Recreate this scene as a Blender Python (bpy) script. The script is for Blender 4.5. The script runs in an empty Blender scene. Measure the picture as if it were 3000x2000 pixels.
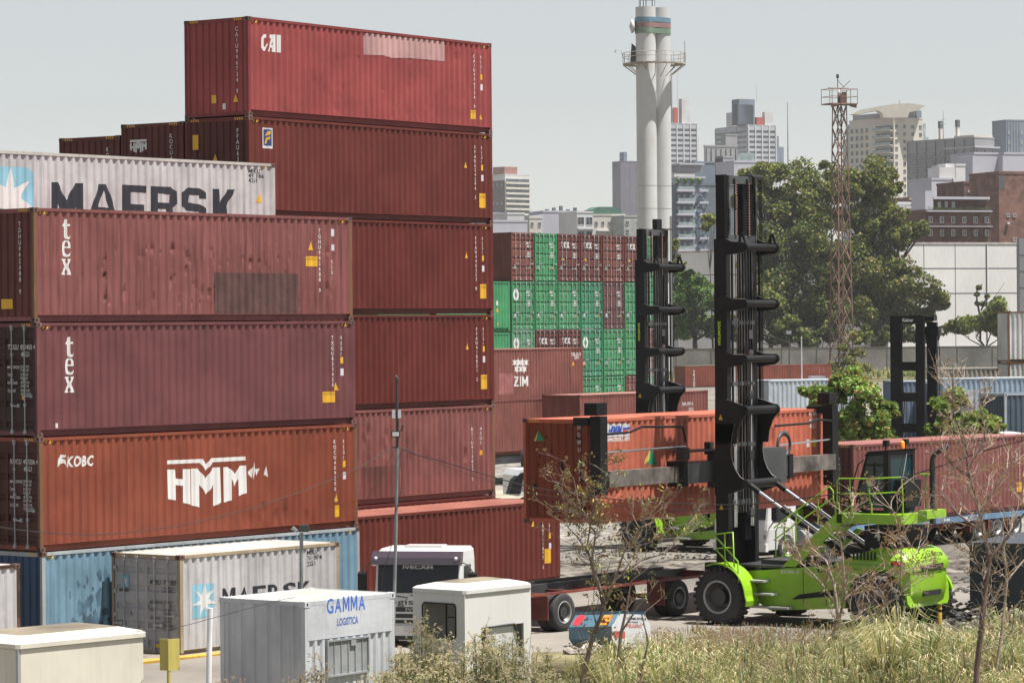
import bpy, bmesh, math, random
from math import sin, cos, pi, radians, sqrt, atan2
from mathutils import Vector, Matrix
from mathutils.geometry import tessellate_polygon

SC = bpy.context.scene
COL = SC.collection
# ---------------------------------------------------------------- camera
CAMZ, F, PIT, RL = 8.25, 9644.0, 0.0045, -0.009
cam = bpy.data.objects.new('camera', bpy.data.cameras.new('camera'))
COL.objects.link(cam)
cam.location = (0, 0, CAMZ)
cam.rotation_euler = (Matrix.Rotation(pi/2 - PIT, 4, 'X') @ Matrix.Rotation(RL, 4, 'Z')).to_euler()
cam.data.sensor_width = 36.0
cam.data.lens = 36.0*F/3000.0
cam.data.clip_start = 1.0
cam.data.clip_end = 6000.0
SC.camera = cam
# ---------------------------------------------------------------- sky, sun, exposure
SUN_AZ, SUN_EL = radians(-18), radians(70)          # azimuth counted from +X towards +Y
w = bpy.data.worlds.new('World'); SC.world = w; w.use_nodes = True
nt = w.node_tree; nt.nodes.clear()
sky = nt.nodes.new('ShaderNodeTexSky'); sky.sky_type = 'NISHITA'; sky.sun_disc = False
sky.sun_elevation = SUN_EL; sky.sun_rotation = pi/2 - SUN_AZ
sky.altitude = 20; sky.air_density = 1.0; sky.dust_density = 0.35; sky.ozone_density = 1.0
hs = nt.nodes.new('ShaderNodeHueSaturation'); hs.inputs['Saturation'].default_value = 0.26
bg = nt.nodes.new('ShaderNodeBackground'); bg.inputs[1].default_value = 0.052
ou = nt.nodes.new('ShaderNodeOutputWorld')
nt.links.new(sky.outputs[0], hs.inputs['Color']); nt.links.new(hs.outputs[0], bg.inputs[0]); nt.links.new(bg.outputs[0], ou.inputs[0])
sl = bpy.data.lights.new('sun', 'SUN'); sl.energy = 5.0; sl.angle = radians(0.5); sl.color = (1, .96, .9)
so = bpy.data.objects.new('sun', sl); COL.objects.link(so)
sd = Vector((cos(SUN_EL)*cos(SUN_AZ), cos(SUN_EL)*sin(SUN_AZ), sin(SUN_EL)))
so.rotation_euler = sd.to_track_quat('Z', 'Y').to_euler(); so.location = sd*300
SC.view_settings.view_transform = 'Standard'; SC.view_settings.look = 'None'
SC.view_settings.exposure = 1.07; SC.view_settings.gamma = 1.0
SC.cycles.max_bounces = 6; SC.cycles.transparent_max_bounces = 16
SC.cycles.use_denoising = True

# ---------------------------------------------------------------- photo pixel (3000 x 2000) -> place
def ray(px, py):
    x, y = px-1500, py-1000
    c, s = cos(-RL), sin(-RL)
    x, y = x*c-y*s, x*s+y*c
    return Vector((x/F, cos(PIT)-y/F*sin(PIT), -sin(PIT)-y/F*cos(PIT)))
def at(px, py, Y):
    d = ray(px, py); t = Y/d.y
    return Vector((d.x*t, Y, CAMZ+d.z*t))
def gnd(px, py, z=0):
    d = ray(px, py); t = (z-CAMZ)/d.z
    return Vector((d.x*t, d.y*t, z))
class Frame:
    """a place on the ground with a heading; turns photo points into its own metres"""
    def __init__(s, x, y, z, yaw):
        s.o = Vector((x, y, z)); s.a = yaw
        s.u = Vector((cos(yaw), sin(yaw), 0)); s.v = Vector((-sin(yaw), cos(yaw), 0))
    def loc(s, p):
        d = p-s.o; return Vector((d.dot(s.u), d.dot(s.v), d.z))
    def side(s, px, py, off=0.0):           # on the plane v = off -> (u, z)
        d = ray(px, py); o = Vector((0, 0, CAMZ))
        t = (off-(o-s.o).dot(s.v))/d.dot(s.v); q = s.loc(o+d*t); return (q.x, q.z)
    def end(s, px, py, off=0.0):            # on the plane u = off -> (v, z)
        d = ray(px, py); o = Vector((0, 0, CAMZ))
        t = (off-(o-s.o).dot(s.u))/d.dot(s.u); q = s.loc(o+d*t); return (q.y, q.z)

# ---------------------------------------------------------------- mesh helper
class MB:
    def __init__(s): s.v = []; s.f = []; s.sm = []; s.mi = []; s.cur = 0
    def add(s, vs, fs, smooth=False):
        n = len(s.v); s.v += [tuple(p) for p in vs]
        for f in fs: s.f.append(tuple(i+n for i in f)); s.sm.append(smooth); s.mi.append(s.cur)
        return s
    def box(s, x0, x1, y0, y1, z0, z1):
        vs = [(x, y, z) for x in (x0, x1) for y in (y0, y1) for z in (z0, z1)]
        return s.add(vs, [(0,1,3,2),(4,6,7,5),(0,4,5,1),(2,3,7,6),(0,2,6,4),(1,5,7,3)])
    def cbox(s, c, d): return s.box(c[0]-d[0]/2, c[0]+d[0]/2, c[1]-d[1]/2, c[1]+d[1]/2, c[2]-d[2]/2, c[2]+d[2]/2)
    def prism(s, poly, ax, a, b):
        n = len(poly)
        def P(p, t): return (t, p[0], p[1]) if ax == 'x' else ((p[0], t, p[1]) if ax == 'y' else (p[0], p[1], t))
        vs = [P(p, a) for p in poly]+[P(p, b) for p in poly]
        return s.add(vs, [tuple(range(n)), tuple(range(2*n-1, n-1, -1))]+[(i, (i+1) % n, n+(i+1) % n, n+i) for i in range(n)])
    def path(s, pts, r, n=8, cap=True):
        pts = [Vector(p) for p in pts]; k = len(pts); rs = r if isinstance(r, (list, tuple)) else [r]*k
        t0 = (pts[1]-pts[0]).normalized(); up = Vector((0, 0, 1)) if abs(t0.z) < .9 else Vector((1, 0, 0))
        a = t0.cross(up).normalized(); vs = []
        for i, p in enumerate(pts):
            t = (pts[min(i+1, k-1)]-pts[max(i-1, 0)]).normalized()
            a = (a-t*a.dot(t)).normalized(); b = t.cross(a)
            vs += [p+(a*cos(2*pi*j/n)+b*sin(2*pi*j/n))*rs[i] for j in range(n)]
        s.add(vs, [(i*n+j, i*n+(j+1) % n, (i+1)*n+(j+1) % n, (i+1)*n+j) for i in range(k-1) for j in range(n)], True)
        if cap: s.add(vs[:n], [tuple(range(n))]); s.add(vs[-n:], [tuple(range(n-1, -1, -1))])
        return s
    def tube(s, a, b, r, n=10, r2=None): return s.path([a, b], [r, r if r2 is None else r2], n)
    def lathe(s, prof, c, ax='y', n=28, smooth=True):      # prof: (radius, along axis)
        vs = []
        for r, t in prof:
            for j in range(n):
                q = 2*pi*j/n; u, v = r*cos(q), r*sin(q)
                vs.append((c[0]+u, c[1]+t, c[2]+v) if ax == 'y' else ((c[0]+u, c[1]+v, c[2]+t) if ax == 'z' else (c[0]+t, c[1]+u, c[2]+v)))
        return s.add(vs, [(i*n+j, i*n+(j+1) % n, (i+1)*n+(j+1) % n, (i+1)*n+j) for i in range(len(prof)-1) for j in range(n)], smooth)
    def grid(s, rows, smooth=False):
        m = len(rows[0]); return s.add([p for r in rows for p in r], [(i*m+j, i*m+j+1, (i+1)*m+j+1, (i+1)*m+j) for i in range(len(rows)-1) for j in range(m-1)], smooth)
    def mesh(s, name, mats):
        me = bpy.data.meshes.new(name); me.from_pydata(s.v, [], s.f)
        me.polygons.foreach_set('use_smooth', s.sm)
        mats = mats if isinstance(mats, (list, tuple)) else [mats]
        for m in mats: me.materials.append(m)
        if len(mats) > 1: me.polygons.foreach_set('material_index', s.mi)
        me.update(); return me
def part(name, mb, mat, parent=None, loc=None, me=None, label=None):
    o = bpy.data.objects.new(name, me or mb.mesh(name, mat)); COL.objects.link(o)
    if parent: o.parent = parent
    if loc: o.location = loc
    if label: o['label'] = label
    return o
def thing(name, label, cat, loc=(0,0,0), rz=0.0, group=None):
    o = bpy.data.objects.new(name, None); COL.objects.link(o); o.empty_display_size = .2
    o.location = loc; o.rotation_euler = (0, 0, rz); return tag(o, label, cat, group)
def tag(o, label, cat, group=None, kind=None):
    if label: o['label'] = label
    if cat: o['category'] = cat
    if group: o['group'] = group
    if kind: o['kind'] = kind
    return o
def copy_tree(o, parent=None):
    c = o.copy(); COL.objects.link(c); c.parent = parent
    for ch in o.children: copy_tree(ch, c)
    return c

# ---------------------------------------------------------------- materials
def lin(c):
    c = c/255.0; return c/12.92 if c <= .04045 else ((c+.055)/1.055)**2.4
def rgb(r, g, b, k=1.0): return tuple(min(.9, lin(v)*k) for v in (r, g, b))
MATS = {}
def mat(name, col, rough=.6, metal=0.0, var=.12, scale=3.0, rust=0.0, streak=0.0, bump=0.0, coat=0.0, rcol=(.16,.065,.03), spec=.5, dirt=None, bscale=None):
    if name in MATS: return MATS[name]
    m = bpy.data.materials.new(name); m.use_nodes = True; t = m.node_tree; N = t.nodes; Lk = t.links
    b = N['Principled BSDF']; b.inputs['Roughness'].default_value = rough; b.inputs['Metallic'].default_value = metal
    b.inputs['Specular IOR Level'].default_value = spec; b.inputs['Coat Weight'].default_value = coat
    MATS[name] = m
    b.inputs['Base Color'].default_value = (*col, 1)
    if var or rust or streak:
        tc = N.new('ShaderNodeTexCoord'); oi = N.new('ShaderNodeObjectInfo'); ad = N.new('ShaderNodeVectorMath'); ad.operation = 'ADD'
        mu = N.new('ShaderNodeMath'); mu.operation = 'MULTIPLY'; mu.inputs[1].default_value = 40
        Lk.new(oi.outputs['Random'], mu.inputs[0]); Lk.new(tc.outputs['Object'], ad.inputs[0]); Lk.new(mu.outputs[0], ad.inputs[1])
        def noise(sc, det=4, vec=None, ro=.6):
            n = N.new('ShaderNodeTexNoise'); n.inputs['Scale'].default_value = sc; n.inputs['Detail'].default_value = det; n.inputs['Roughness'].default_value = ro
            Lk.new(vec or ad.outputs[0], n.inputs['Vector']); return n.outputs['Fac']
        def ramp(fac, p0, p1, c0, c1):
            r = N.new('ShaderNodeMapRange'); r.inputs[1].default_value = p0; r.inputs[2].default_value = p1; r.inputs[3].default_value = c0; r.inputs[4].default_value = c1
            Lk.new(fac, r.inputs[0]); return r.outputs[0]
        def mix(fac, a, c):
            x = N.new('ShaderNodeMix'); x.data_type = 'RGBA'; Lk.new(fac, x.inputs['Factor'])
            for s_, q in ((6, a), (7, c)):
                if isinstance(q, tuple): x.inputs[s_].default_value = (*q, 1)
                else: Lk.new(q, x.inputs[s_])
            return x.outputs[2]
        lo = tuple(max(0, c*(1-var*1.6)) for c in col); hi = tuple(min(.95, c*(1+var)+.02*var) for c in col)
        out = mix(ramp(noise(scale*.25, 6), .35, .65, 0, 1), lo, hi)
        if streak:
            mp = N.new('ShaderNodeMapping'); mp.inputs['Scale'].default_value = (5, 5, .35); Lk.new(ad.outputs[0], mp.inputs[0])
            out = mix(ramp(noise(1.6, 5, mp.outputs[0]), .52, .74, 0, streak), out, dirt or tuple(c*.45 for c in col))
            mp2 = N.new('ShaderNodeMapping'); mp2.inputs['Scale'].default_value = (9, 9, .5); mp2.inputs['Location'].default_value = (7, 3, 1); Lk.new(ad.outputs[0], mp2.inputs[0])
            out = mix(ramp(noise(1.3, 4, mp2.outputs[0]), .60, .78, 0, streak*.8), out, tuple(min(.9, c*1.25+.05) for c in col))
        if rust:
            out = mix(ramp(noise(scale*.9, 9, None, .75), .70-rust*.22, .74-rust*.2, 0, .85), out, rcol)
        Lk.new(out, b.inputs['Base Color'])
        if bump:
            bm_ = N.new('ShaderNodeBump'); bm_.inputs['Strength'].default_value = bump; bm_.inputs['Distance'].default_value = .03
            Lk.new(noise(bscale or scale*2, 5), bm_.inputs['Height']); Lk.new(bm_.outputs[0], b.inputs['Normal'])
    return m
K = .52
def paint(name, r, g, b, **k):
    k.setdefault('rough', .55); k.setdefault('streak', .3); k.setdefault('rust', .12); k.setdefault('bump', .15); k.setdefault('spec', .3)
    if r > 1.35*g: m_ = (r+g+b)/3; r, g, b = r*.92+m_*.08-2, g*.92+m_*.08, b*.92+m_*.08-5
    return mat(name, rgb(r, g, b, K), **k)
M_WHITE = mat('white lettering paint', (.56,.55,.54), .6, var=.06, streak=.1)
M_BLACK = mat('black machine paint', (.008,.008,.009), .55, var=.2, spec=.22)
M_DARK = mat('dark steel', (.03,.03,.034), .5, var=.3)
M_RUBBER = mat('tyre rubber', (.028,.027,.027), .85, var=.25, bump=.2)
M_YEL = mat('yellow sticker', (.58,.32,.015), .5, var=.05)
M_STK = mat('white sticker', (.50,.50,.52), .5, var=.05)
M_GALV = mat('galvanised steel', (.30,.32,.34), .5, .3, var=.15)
M_CAST = mat('rusty corner casting', (.12,.06,.045), .8, var=.4, scale=20)
M_GLASS = mat('dark window glass', (.016,.018,.024), .12, var=0, spec=.35)
M_HOLE_SHADE = mat('black opening shade', (.006,.006,.006), .9, var=0)  # flat black that stands for the shade inside openings
# ---------------------------------------------------------------- writing
_tc = {}
def text_tris(txt, bold=0.0, shear=0.0):
    """2-D triangles of a string, cap height 1, starting at x = 0"""
    k = (txt, bold, shear)
    if k in _tc: return _tc[k]
    if txt == 'M': return poly_tris([(0,0),(0,1),(.22,1),(.45,.42),(.68,1),(.9,1),(.9,0),(.72,0),(.72,.68),(.51,.14),(.39,.14),(.18,.68),(.18,0)])
    cu = bpy.data.curves.new('t', 'FONT'); cu.body = txt; cu.size = 1.0; cu.offset = bold; cu.shear = shear; cu.resolution_u = 3
    cu.fill_mode = 'FRONT'
    o = bpy.data.objects.new('t', cu); COL.objects.link(o)
    bpy.context.view_layer.update()
    dg = bpy.context.evaluated_depsgraph_get(); me = bpy.data.meshes.new_from_object(o.evaluated_get(dg))
    me.calc_loop_triangles(); h = 0.729
    vs = [(v.co.x/h, v.co.y/h) for v in me.vertices]
    tr = [[vs[i] for i in t.vertices] for t in me.loop_triangles]
    bpy.data.objects.remove(o); bpy.data.curves.remove(cu); bpy.data.meshes.remove(me)
    if tr:
        mx = min(p[0] for t in tr for p in t); tr = [[(p[0]-mx, p[1]) for p in t] for t in tr]
    _tc[k] = tr; return tr
def poly_tris(*loops):
    tr = tessellate_polygon([[Vector((p[0], p[1], 0)) for p in l] for l in loops])
    flat = [p for l in loops for p in l]
    return [[(flat[i][0], flat[i][1]) for i in t] for t in tr]
def place(tris, x, z, h, ws=1.0, flip=False):
    s = -1 if flip else 1
    return [[(x+s*p[0]*h*ws, z+p[1]*h) for p in t] for t in tris]
def width(tris): return max(p[0] for t in tris for p in t) if tris else 0
def rect(x0, x1, z0, z1): return poly_tris([(x0, z0), (x1, z0), (x1, z1), (x0, z1)])
def vtext(txt, x, ztop, h, step, ws=.9, bold=.01):
    out = []
    for i, ch in enumerate(txt):
        if ch == ' ': continue
        t = text_tris(ch, bold); wd = width(t)*h*ws
        out += place(t, x-wd/2, ztop-step*i-h, h, ws)
    return out
def flat_mark(name, tris, mt, parent, fn):
    mb = MB()
    for t in tris: mb.add([fn(p[0], p[1]) for p in t], [(0, 1, 2)])
    return part(name, mb, mt, parent)
def drape(name, tris, mt, parent, prof, breaks, fn):
    """lay flat writing on a corrugated sheet: cut it at every fold, then push it onto the sheet"""
    bm = bmesh.new()
    for t in tris:
        vs = [bm.verts.new((p[0], 0, p[1])) for p in t]
        try: bm.faces.new(vs)
        except ValueError: pass
    if not bm.verts: bm.free(); return None
    x0 = min(v.co.x for v in bm.verts); x1 = max(v.co.x for v in bm.verts)
    for b in breaks:
        if x0 < b < x1:
            bmesh.ops.bisect_plane(bm, geom=bm.verts[:]+bm.edges[:]+bm.faces[:], dist=1e-5, plane_co=(b, 0, 0), plane_no=(1, 0, 0))
    for v in bm.verts: v.co = Vector(fn(v.co.x, prof(v.co.x), v.co.z))
    me = bpy.data.meshes.new(name); bm.to_mesh(me); bm.free(); me.materials.append(mt)
    return part(name, None, None, parent, me=me)

# ---------------------------------------------------------------- corrugated sheet
def corr(x0, x1, pitch, crest, slope, depth):
    """fold points (x, depth inwards) of a trapezoid profile"""
    n = max(1, round((x1-x0)/pitch)); p = (x1-x0)/n; q = p/pitch; out = []
    tr = p-(crest+2*slope)*q
    for i in range(n):
        a = x0+i*p
        out += [(a, 0), (a+crest*q*.5, 0), (a+(crest*.5+slope)*q, depth), (a+(crest*.5+slope)*q+tr, depth), (a+(crest*.5+2*slope)*q+tr, 0)]
    out.append((x1, 0))
    res = [out[0]]
    for o in out[1:]:
        if o[0]-res[-1][0] > 1e-4: res.append(o)
    return res
def prof_fn(pf):
    xs = [p[0] for p in pf]
    def f(x):
        if x <= xs[0]: return pf[0][1]
        for i in range(len(pf)-1):
            if x <= pf[i+1][0]:
                a, b = pf[i], pf[i+1]; return a[1]+(b[1]-a[1])*(x-a[0])/(b[0]-a[0])
        return pf[-1][1]
    return f
def dent_fn(n, x0, x1, z0, z1, seed, amp=.05, rmin=.08, rmax=.2):
    r = random.Random(seed); ds = [(r.uniform(x0, x1), r.uniform(z0, z1), r.uniform(rmin, rmax), r.uniform(.3, 1)*amp) for _ in range(n)]
    def f(x, z):
        s = 0
        for a, b, c, d in ds:
            if abs(x-a) < 2.5*c and abs(z-b) < 2.5*c: s += d*math.exp(-((x-a)**2+(z-b)**2*.22)/(c*c))
        return s
    return f

M_CASTS = {}
def container(label, loc, yaw, mt, Lc=12.192, H=2.896, W=2.438, group='stacked containers', end='wall', dents=None, edge=None,
              endmat=None, simple=False, hazard=True, cat='container', name='shipping_container', roofmat=None, farend='wall', pitch=.278, post=None, rodm=None):
    """origin: bottom of the near vertical corner; u along the long side, v across, outwards is -v / -u"""
    T = thing(name, label, cat, loc, yaw, group); em = edge or mt; T['L'] = Lc
    pf = corr(.10, Lc-.10, pitch, .075, .066, .036); T_f = prof_fn(pf); zb, zt = .19, H-.085
    def sheet(y, sgn, dn):
        mb = MB(); nz = 26 if dn else 1
        pp = pf
        if dn:
            pp = []
            for i in range(len(pf)-1):
                pp += [pf[i], ((pf[i][0]+pf[i+1][0])/2, (pf[i][1]+pf[i+1][1])/2)]
            pp.append(pf[-1])
        rows = []
        for k in range(nz+1):
            z = zb+(zt-zb)*k/nz
            rows.append([(x, y+sgn*(d+(dn(x, z) if dn else 0)), z) for x, d in pp])
        mb.grid(rows if sgn > 0 else rows[::-1]); return mb
    part('side_panel', sheet(.004, 1, dents), mt, T)
    part('side_panel', sheet(W-.004, -1, None), mt, T)
    # frame: posts, rails, sills
    mb = MB()
    for k_, (px_, py_) in enumerate(((0, 0), (Lc-.11, 0), (0, W-.08), (Lc-.11, W-.08))):
        part('corner_post', MB().box(px_, px_+.11, py_, py_+.08, .118, H-.118), (post if post and k_ < 2 else em), T)
    for y0, y1 in ((-.004, .07), (W-.07, W+.004)): mb.box(.16, Lc-.16, y0, y1, H-.09, H-.012)
    for y0, y1 in ((.07, .10), (W-.10, W-.07)): mb.box(.16, Lc-.16, y0, y1, .02, .182)
    for y0, y1 in ((-.002, .09), (W-.09, W+.002)): mb.box(.11, Lc-.11, y0, y1, .183, .194)
    for x0, x1 in ((-.003, .07), (Lc-.07, Lc+.003)):
        mb.box(x0, x1, .16, W-.16, H-.12, H-.012)
    for x0, x1 in ((.02, .07), (Lc-.07, Lc-.02)): mb.box(x0, x1, .16, W-.16, .04, .15)
    mb.box(.1, Lc-.1, .1, W-.1, .06, .15)
    part('frame', mb, em, T)
    # roof, pressed with shallow cross ribs
    rf = corr(.08, Lc-.08, .36, .16, .04, -.018 if False else .018); mb = MB()
    mb.grid([[(x, .06, H-.016-d) for x, d in rf], [(x, W-.06, H-.016-d) for x, d in rf]]); part('roof_panel', mb, roofmat or mt, T)
    # corner castings; openings are black plates painted as the shade inside
    key = 'c'
    if key not in M_CASTS:
        mb = MB(); mb.box(-.006, .172, -.006, .156, 0, .118); mb.cur = 1
        mb.prism([(.05, .03), (.1, .03), (.115, .06), (.1, .09), (.05, .09), (.04, .06)], 'y', -.008, -.0062)
        mb.prism([(.05, .03), (.09, .03), (.1, .06), (.09, .09), (.05, .09), (.04, .06)], 'x', -.008, -.0062)
        M_CASTS[key] = mb
    cm = M_CASTS[key]
    for ix in (0, 1):
        for iy in (0, 1):
            for iz in (0, 1):
                if simple and not (iy == 0 or ix == 0): continue
                k2 = (ix, iy, iz, em.name)
                if k2 not in M_CASTS:
                    m2 = MB(); m2.f = [tuple(reversed(f)) if (ix+iy) % 2 else f for f in cm.f]; m2.sm = list(cm.sm); m2.mi = list(cm.mi)
                    m2.v = [((-x if ix else x), (-y if iy else y), z) for x, y, z in cm.v]
                    M_CASTS[k2] = m2.mesh('corner_casting', [em if simple else M_CAST, M_HOLE_SHADE])
                part('corner_casting', None, None, T, (Lc if ix else 0, W if iy else 0, (H-.118) if iz else 0), me=M_CASTS[k2])
    # ends
    ef = corr(.08, W-.08, .245, .15, .028, .04)
    def endwall(x, sgn):
        mb = MB(); r = [[(x+sgn*(.012+d), y, z) for y, d in ef] for z in (.14, H-.11)]; mb.grid(r if sgn < 0 else r[::-1]); return mb
    em2 = endmat or mt
    if end == 'door': doors(T, W, H, em2, 0, 0, rodmat=rodm)
    else: part('end_wall', endwall(0, 1), em2, T)
    part('end_wall', endwall(Lc, -1), em2, T)
    if hazard and not simple:
        mk = []
        for a in (.22, W-.55):
            for i in range(4): mk += poly_tris([(a+i*.085, H-.10), (a+.04+i*.085, H-.10), (a+.075+i*.085, H-.03), (a+.035+i*.085, H-.03)])
        flat_mark('hazard_stripe', mk, M_YEL, T, lambda y, z: (-.007, y, z))
        mk = []
        for a in (.22, Lc-.55):
            for i in range(3): mk += poly_tris([(a+i*.11, H-.165), (a+.05+i*.11, H-.165), (a+.09+i*.11, H-.095), (a+.04+i*.11, H-.095)])
        drape('hazard_stripe', mk, M_YEL, T, T_f, [p[0] for p in pf], lambda s, d, z: (s, .004+d-.003, z))
    T_side[T.name] = (T_f, [p[0] for p in pf])
    return T
T_side = {}
def on_side(T, tris, mt, name='lettering'):
    f, br = T_side[T.name]
    return drape(name, tris, mt, T, f, br, lambda s, d, z: (s, .004+d-.004, z))
def on_end(T, tris, mt, name='lettering', x=-.012, W=2.438):
    """tris in (distance from the near corner, z); drawn on the end wall, read from outside"""
    return flat_mark(name, tris, mt, T, lambda y, z: (x, y, z))
_door = {}
def doors(T, W, H, mt, style=0, seed=0, rods=True, rodmat=None):
    """two door leaves with pressed panels, lock rods, handles, hinges on the end u = 0"""
    k = (W, H, style)
    if k not in _door:
        hw = (W-.22)/2; z0, z1 = .15, H-.13
        zs = {0: [(.30,.34,.50),(.50,.54,.72),(.74,.78,1)], 1: []}
        mb = MB(); n = 5 if style == 0 else (4 if style == 1 else 3); P = [(z0, 0.0)]
        hz = (z1-z0)/n
        for i in range(n):
            a = z0+i*hz; g = .10 if style != 2 else .05
            P += [(a+.09, 0), (a+.09+.03, .036), (a+.09+g+.03, .036), (a+.09+g+.06, 0)]
        P.append((z1, 0))
        mb.grid([[(.03+d, y, z) for z, d in P] for y in (.04, hw-.04)])
        fr = MB(); 
        fr.box(.018, .06, 0, .045, z0, z1); fr.box(.018, .06, hw-.045, hw, z0, z1); fr.box(.019, .06, .045, hw-.045, z0, z0+.05); fr.box(.019, .06, .045, hw-.045, z1-.05, z1)
        n0 = len(mb.v); mb.v += fr.v; mb.f += [tuple(i+n0 for i in f) for f in fr.f]; mb.sm += fr.sm; mb.mi += fr.mi
        rd = MB(); rd.tube((-.015, 0, .09), (-.015, 0, H-.07), .017, 7)
        for z in (.16, H*.28, H*.5, H*.72, H-.16): rd.box(-.034, .02, -.035, .035, z-.035, z+.035)
        rd.box(-.04, .03, -.05, .05, .085, .14); rd.box(-.04, .03, -.05, .05, H-.11, H-.065)
        ha = MB(); ha.box(-.035, -.02, -.26, .04, 1.02, 1.055); ha.box(-.05, .015, -.28, -.22, 1.0, 1.09)
        hi = MB()
        for i in range(4): z = z0+.25+i*(z1-z0-.5)/3; hi.box(-.006, .04, -.045, .05, z-.05, z+.05)
        _door[k] = (mb, rd, ha, hi, hw)
        _door[(k, 'm')] = {}
    mb, rd, ha, hi, hw = _door[k]; mm = _door[(k, 'm')]
    rm = rodmat or M_GALV
    if mt.name not in mm: mm[mt.name] = (mb.mesh('door', mt), rd.mesh('lock_rod', rm), ha.mesh('handle', rm), hi.mesh('hinge', mt))
    md, mr, mh, mi_ = mm[mt.name]
    for i in (0, 1):
        y = .11+i*hw
        D = part('door', None, None, T, (0, y, 0), me=md)
        part('hinge', None, None, D, (0, 0 if i == 0 else hw, 0), me=mi_)
        if rods:
            for q in (.30, .72):
                part('lock_rod', None, None, D, (0, hw*(q if i == 0 else 1-q), 0), me=mr)
            part('handle', None, None, D, (0, hw*.3 if i == 0 else hw*.72, 0), me=mh)
            part('handle', None, None, D, (0, hw*.72 if i == 0 else hw*1.0, -.25), me=mh)
def tri_mark(x, z, s=.2): return poly_tris([(x, z), (x+s, z), (x+s*.5, z+s*1.15)])
def std_marks(T, code, typ, H=2.896, caution=None, tri=None, Lc=12.192, wht=None, code_z=None):
    """identification strips near the far end of the long side, and yellow warning labels"""
    wht = wht or M_WHITE; zt = code_z or H-.42
    on_side(T, vtext(code, Lc-.95, zt, .11, .145)+vtext(typ, Lc-.55, zt, .11, .15), wht)
    on_side(T, rect(Lc-.62, Lc-.47, zt-.78, zt-.60), M_YEL, 'warning_sticker')
    on_side(T, rect(Lc-.62, Lc-.46, zt-1.12, zt-.92), M_STK, 'capacity_sticker')
    if tri: on_side(T, tri_mark(tri[0], tri[1]), M_YEL, 'warning_sticker')
    if caution:
        x, z, w_, h_ = caution; on_side(T, rect(x, x+w_, z, z+h_), M_YEL, 'caution_sticker')
        t = text_tris('CAUTION', .01); q = w_*.86/width(t)
        on_side(T, place(t, x+w_*.07, z+h_*.68, min(.1, h_*.22), q/min(.1, h_*.22)), M_BLACK)
# ================================================================ the near stacks
R_CAI = paint('crimson container paint', 186,80,84, streak=.35, rust=.05)
R_FF = paint('oxide red container paint', 128,48,44, streak=.15, rust=.0)
R_C3 = paint('dark red container paint', 124,42,38, streak=.15, rust=.0)
R_C5 = paint('faded rose brown container paint', 160,92,92, streak=.9, rust=.30)
R_T1 = paint('weathered pink brown container paint', 162,92,94, streak=1.0, rust=.30)
R_T2 = paint('plum brown container paint', 138,76,84, streak=.15, rust=.02)
R_HM = paint('terracotta container paint', 168,80,60, streak=.45, rust=.12)
R_HM2 = paint('chestnut container paint', 120,54,50, streak=.4, rust=.05)
R_D = paint('red brown container paint', 130,50,42, streak=.2, rust=.0)
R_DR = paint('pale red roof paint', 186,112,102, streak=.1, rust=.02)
B_BL = paint('sky blue container paint', 138,176,200, streak=.5, rust=.08)
W_MK = paint('pale grey container paint', 226,224,226, streak=.55, rust=.10)
W_MKD = paint('shade toned door grey', 205,203,206, streak=.6, rust=.16)  # door tone lowered from the sides, shade kept in the colour
W_GM = paint('white cabin paint', 240,244,250, streak=.4, rust=.04)
M_EDGE = paint('rust eaten post paint', 150,105,80, streak=.8, rust=.7)
M_RED = mat('dark oxide frame paint', rgb(100,42,38), .6, var=.3, rust=.1)
STAR_BLUE = mat('light blue emblem paint', (.20,.40,.50), .6, var=.1, streak=.3)
NAVY = mat('near black letter paint', (.012,.014,.022), .6, var=.1)

def star(cx, cz, r, n=7, inner=.42, rot=0):
    return [(cx+(r if i % 2 == 0 else r*inner)*sin(rot+pi*i/n), cz+(r if i % 2 == 0 else r*inner)*cos(rot+pi*i/n)) for i in range(2*n)]
def hmm(x, z, w_, h_):
    """arched block letters H M M under a bar with a notch, in a w_ x h_ box with lower left corner x, z"""
    L = [[(0,.82),(0,1),(1,1),(1,.82),(.62,.82),(.50,.62),(.38,.82)] ,
         [(0,.24),(0,.76),(.105,.76),(.105,.52),(.2,.52),(.2,.76),(.295,.76),(.295,.08),(.2,.12),(.2,.35),(.105,.35),(.105,.20)],
         [(.31,.06),(.31,.76),(.41,.76),(.495,.56),(.58,.76),(.69,.76),(.69,.08),(.585,.02),(.585,.44),(.495,.27),(.415,.44),(.415,.02)],
         [(.705,.09),(.705,.76),(.79,.76),(.85,.60),(.91,.76),(1,.76),(1,.25),(.90,.19),(.90,.46),(.85,.38),(.80,.46),(.80,.14)]]
    out = []
    for l in L: out += poly_tris([(x+p[0]*w_, z+p[1]*h_) for p in l])
    return out
T_T = [(.30,1),(.42,1),(.42,.76),(.62,.76),(.62,.66),(.42,.66),(.42,.22),(.47,.13),(.56,.13),(.63,.22),(.66,.19),(.58,.05),(.44,0),(.30,.05),(.25,.16),(.25,.64),(.14,.64),(.14,.70),(.24,.80)]
T_E = [(.66,.22),(.56,.05),(.38,0),(.18,.06),(.07,.24),(.06,.50),(.14,.72),(.30,.83),(.50,.80),(.63,.66),(.67,.44),(.26,.44),(.28,.24),(.40,.13),(.52,.15),(.62,.26)]
T_EH = [(.27,.52),(.47,.52),(.45,.68),(.38,.75),(.31,.70)]
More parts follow.
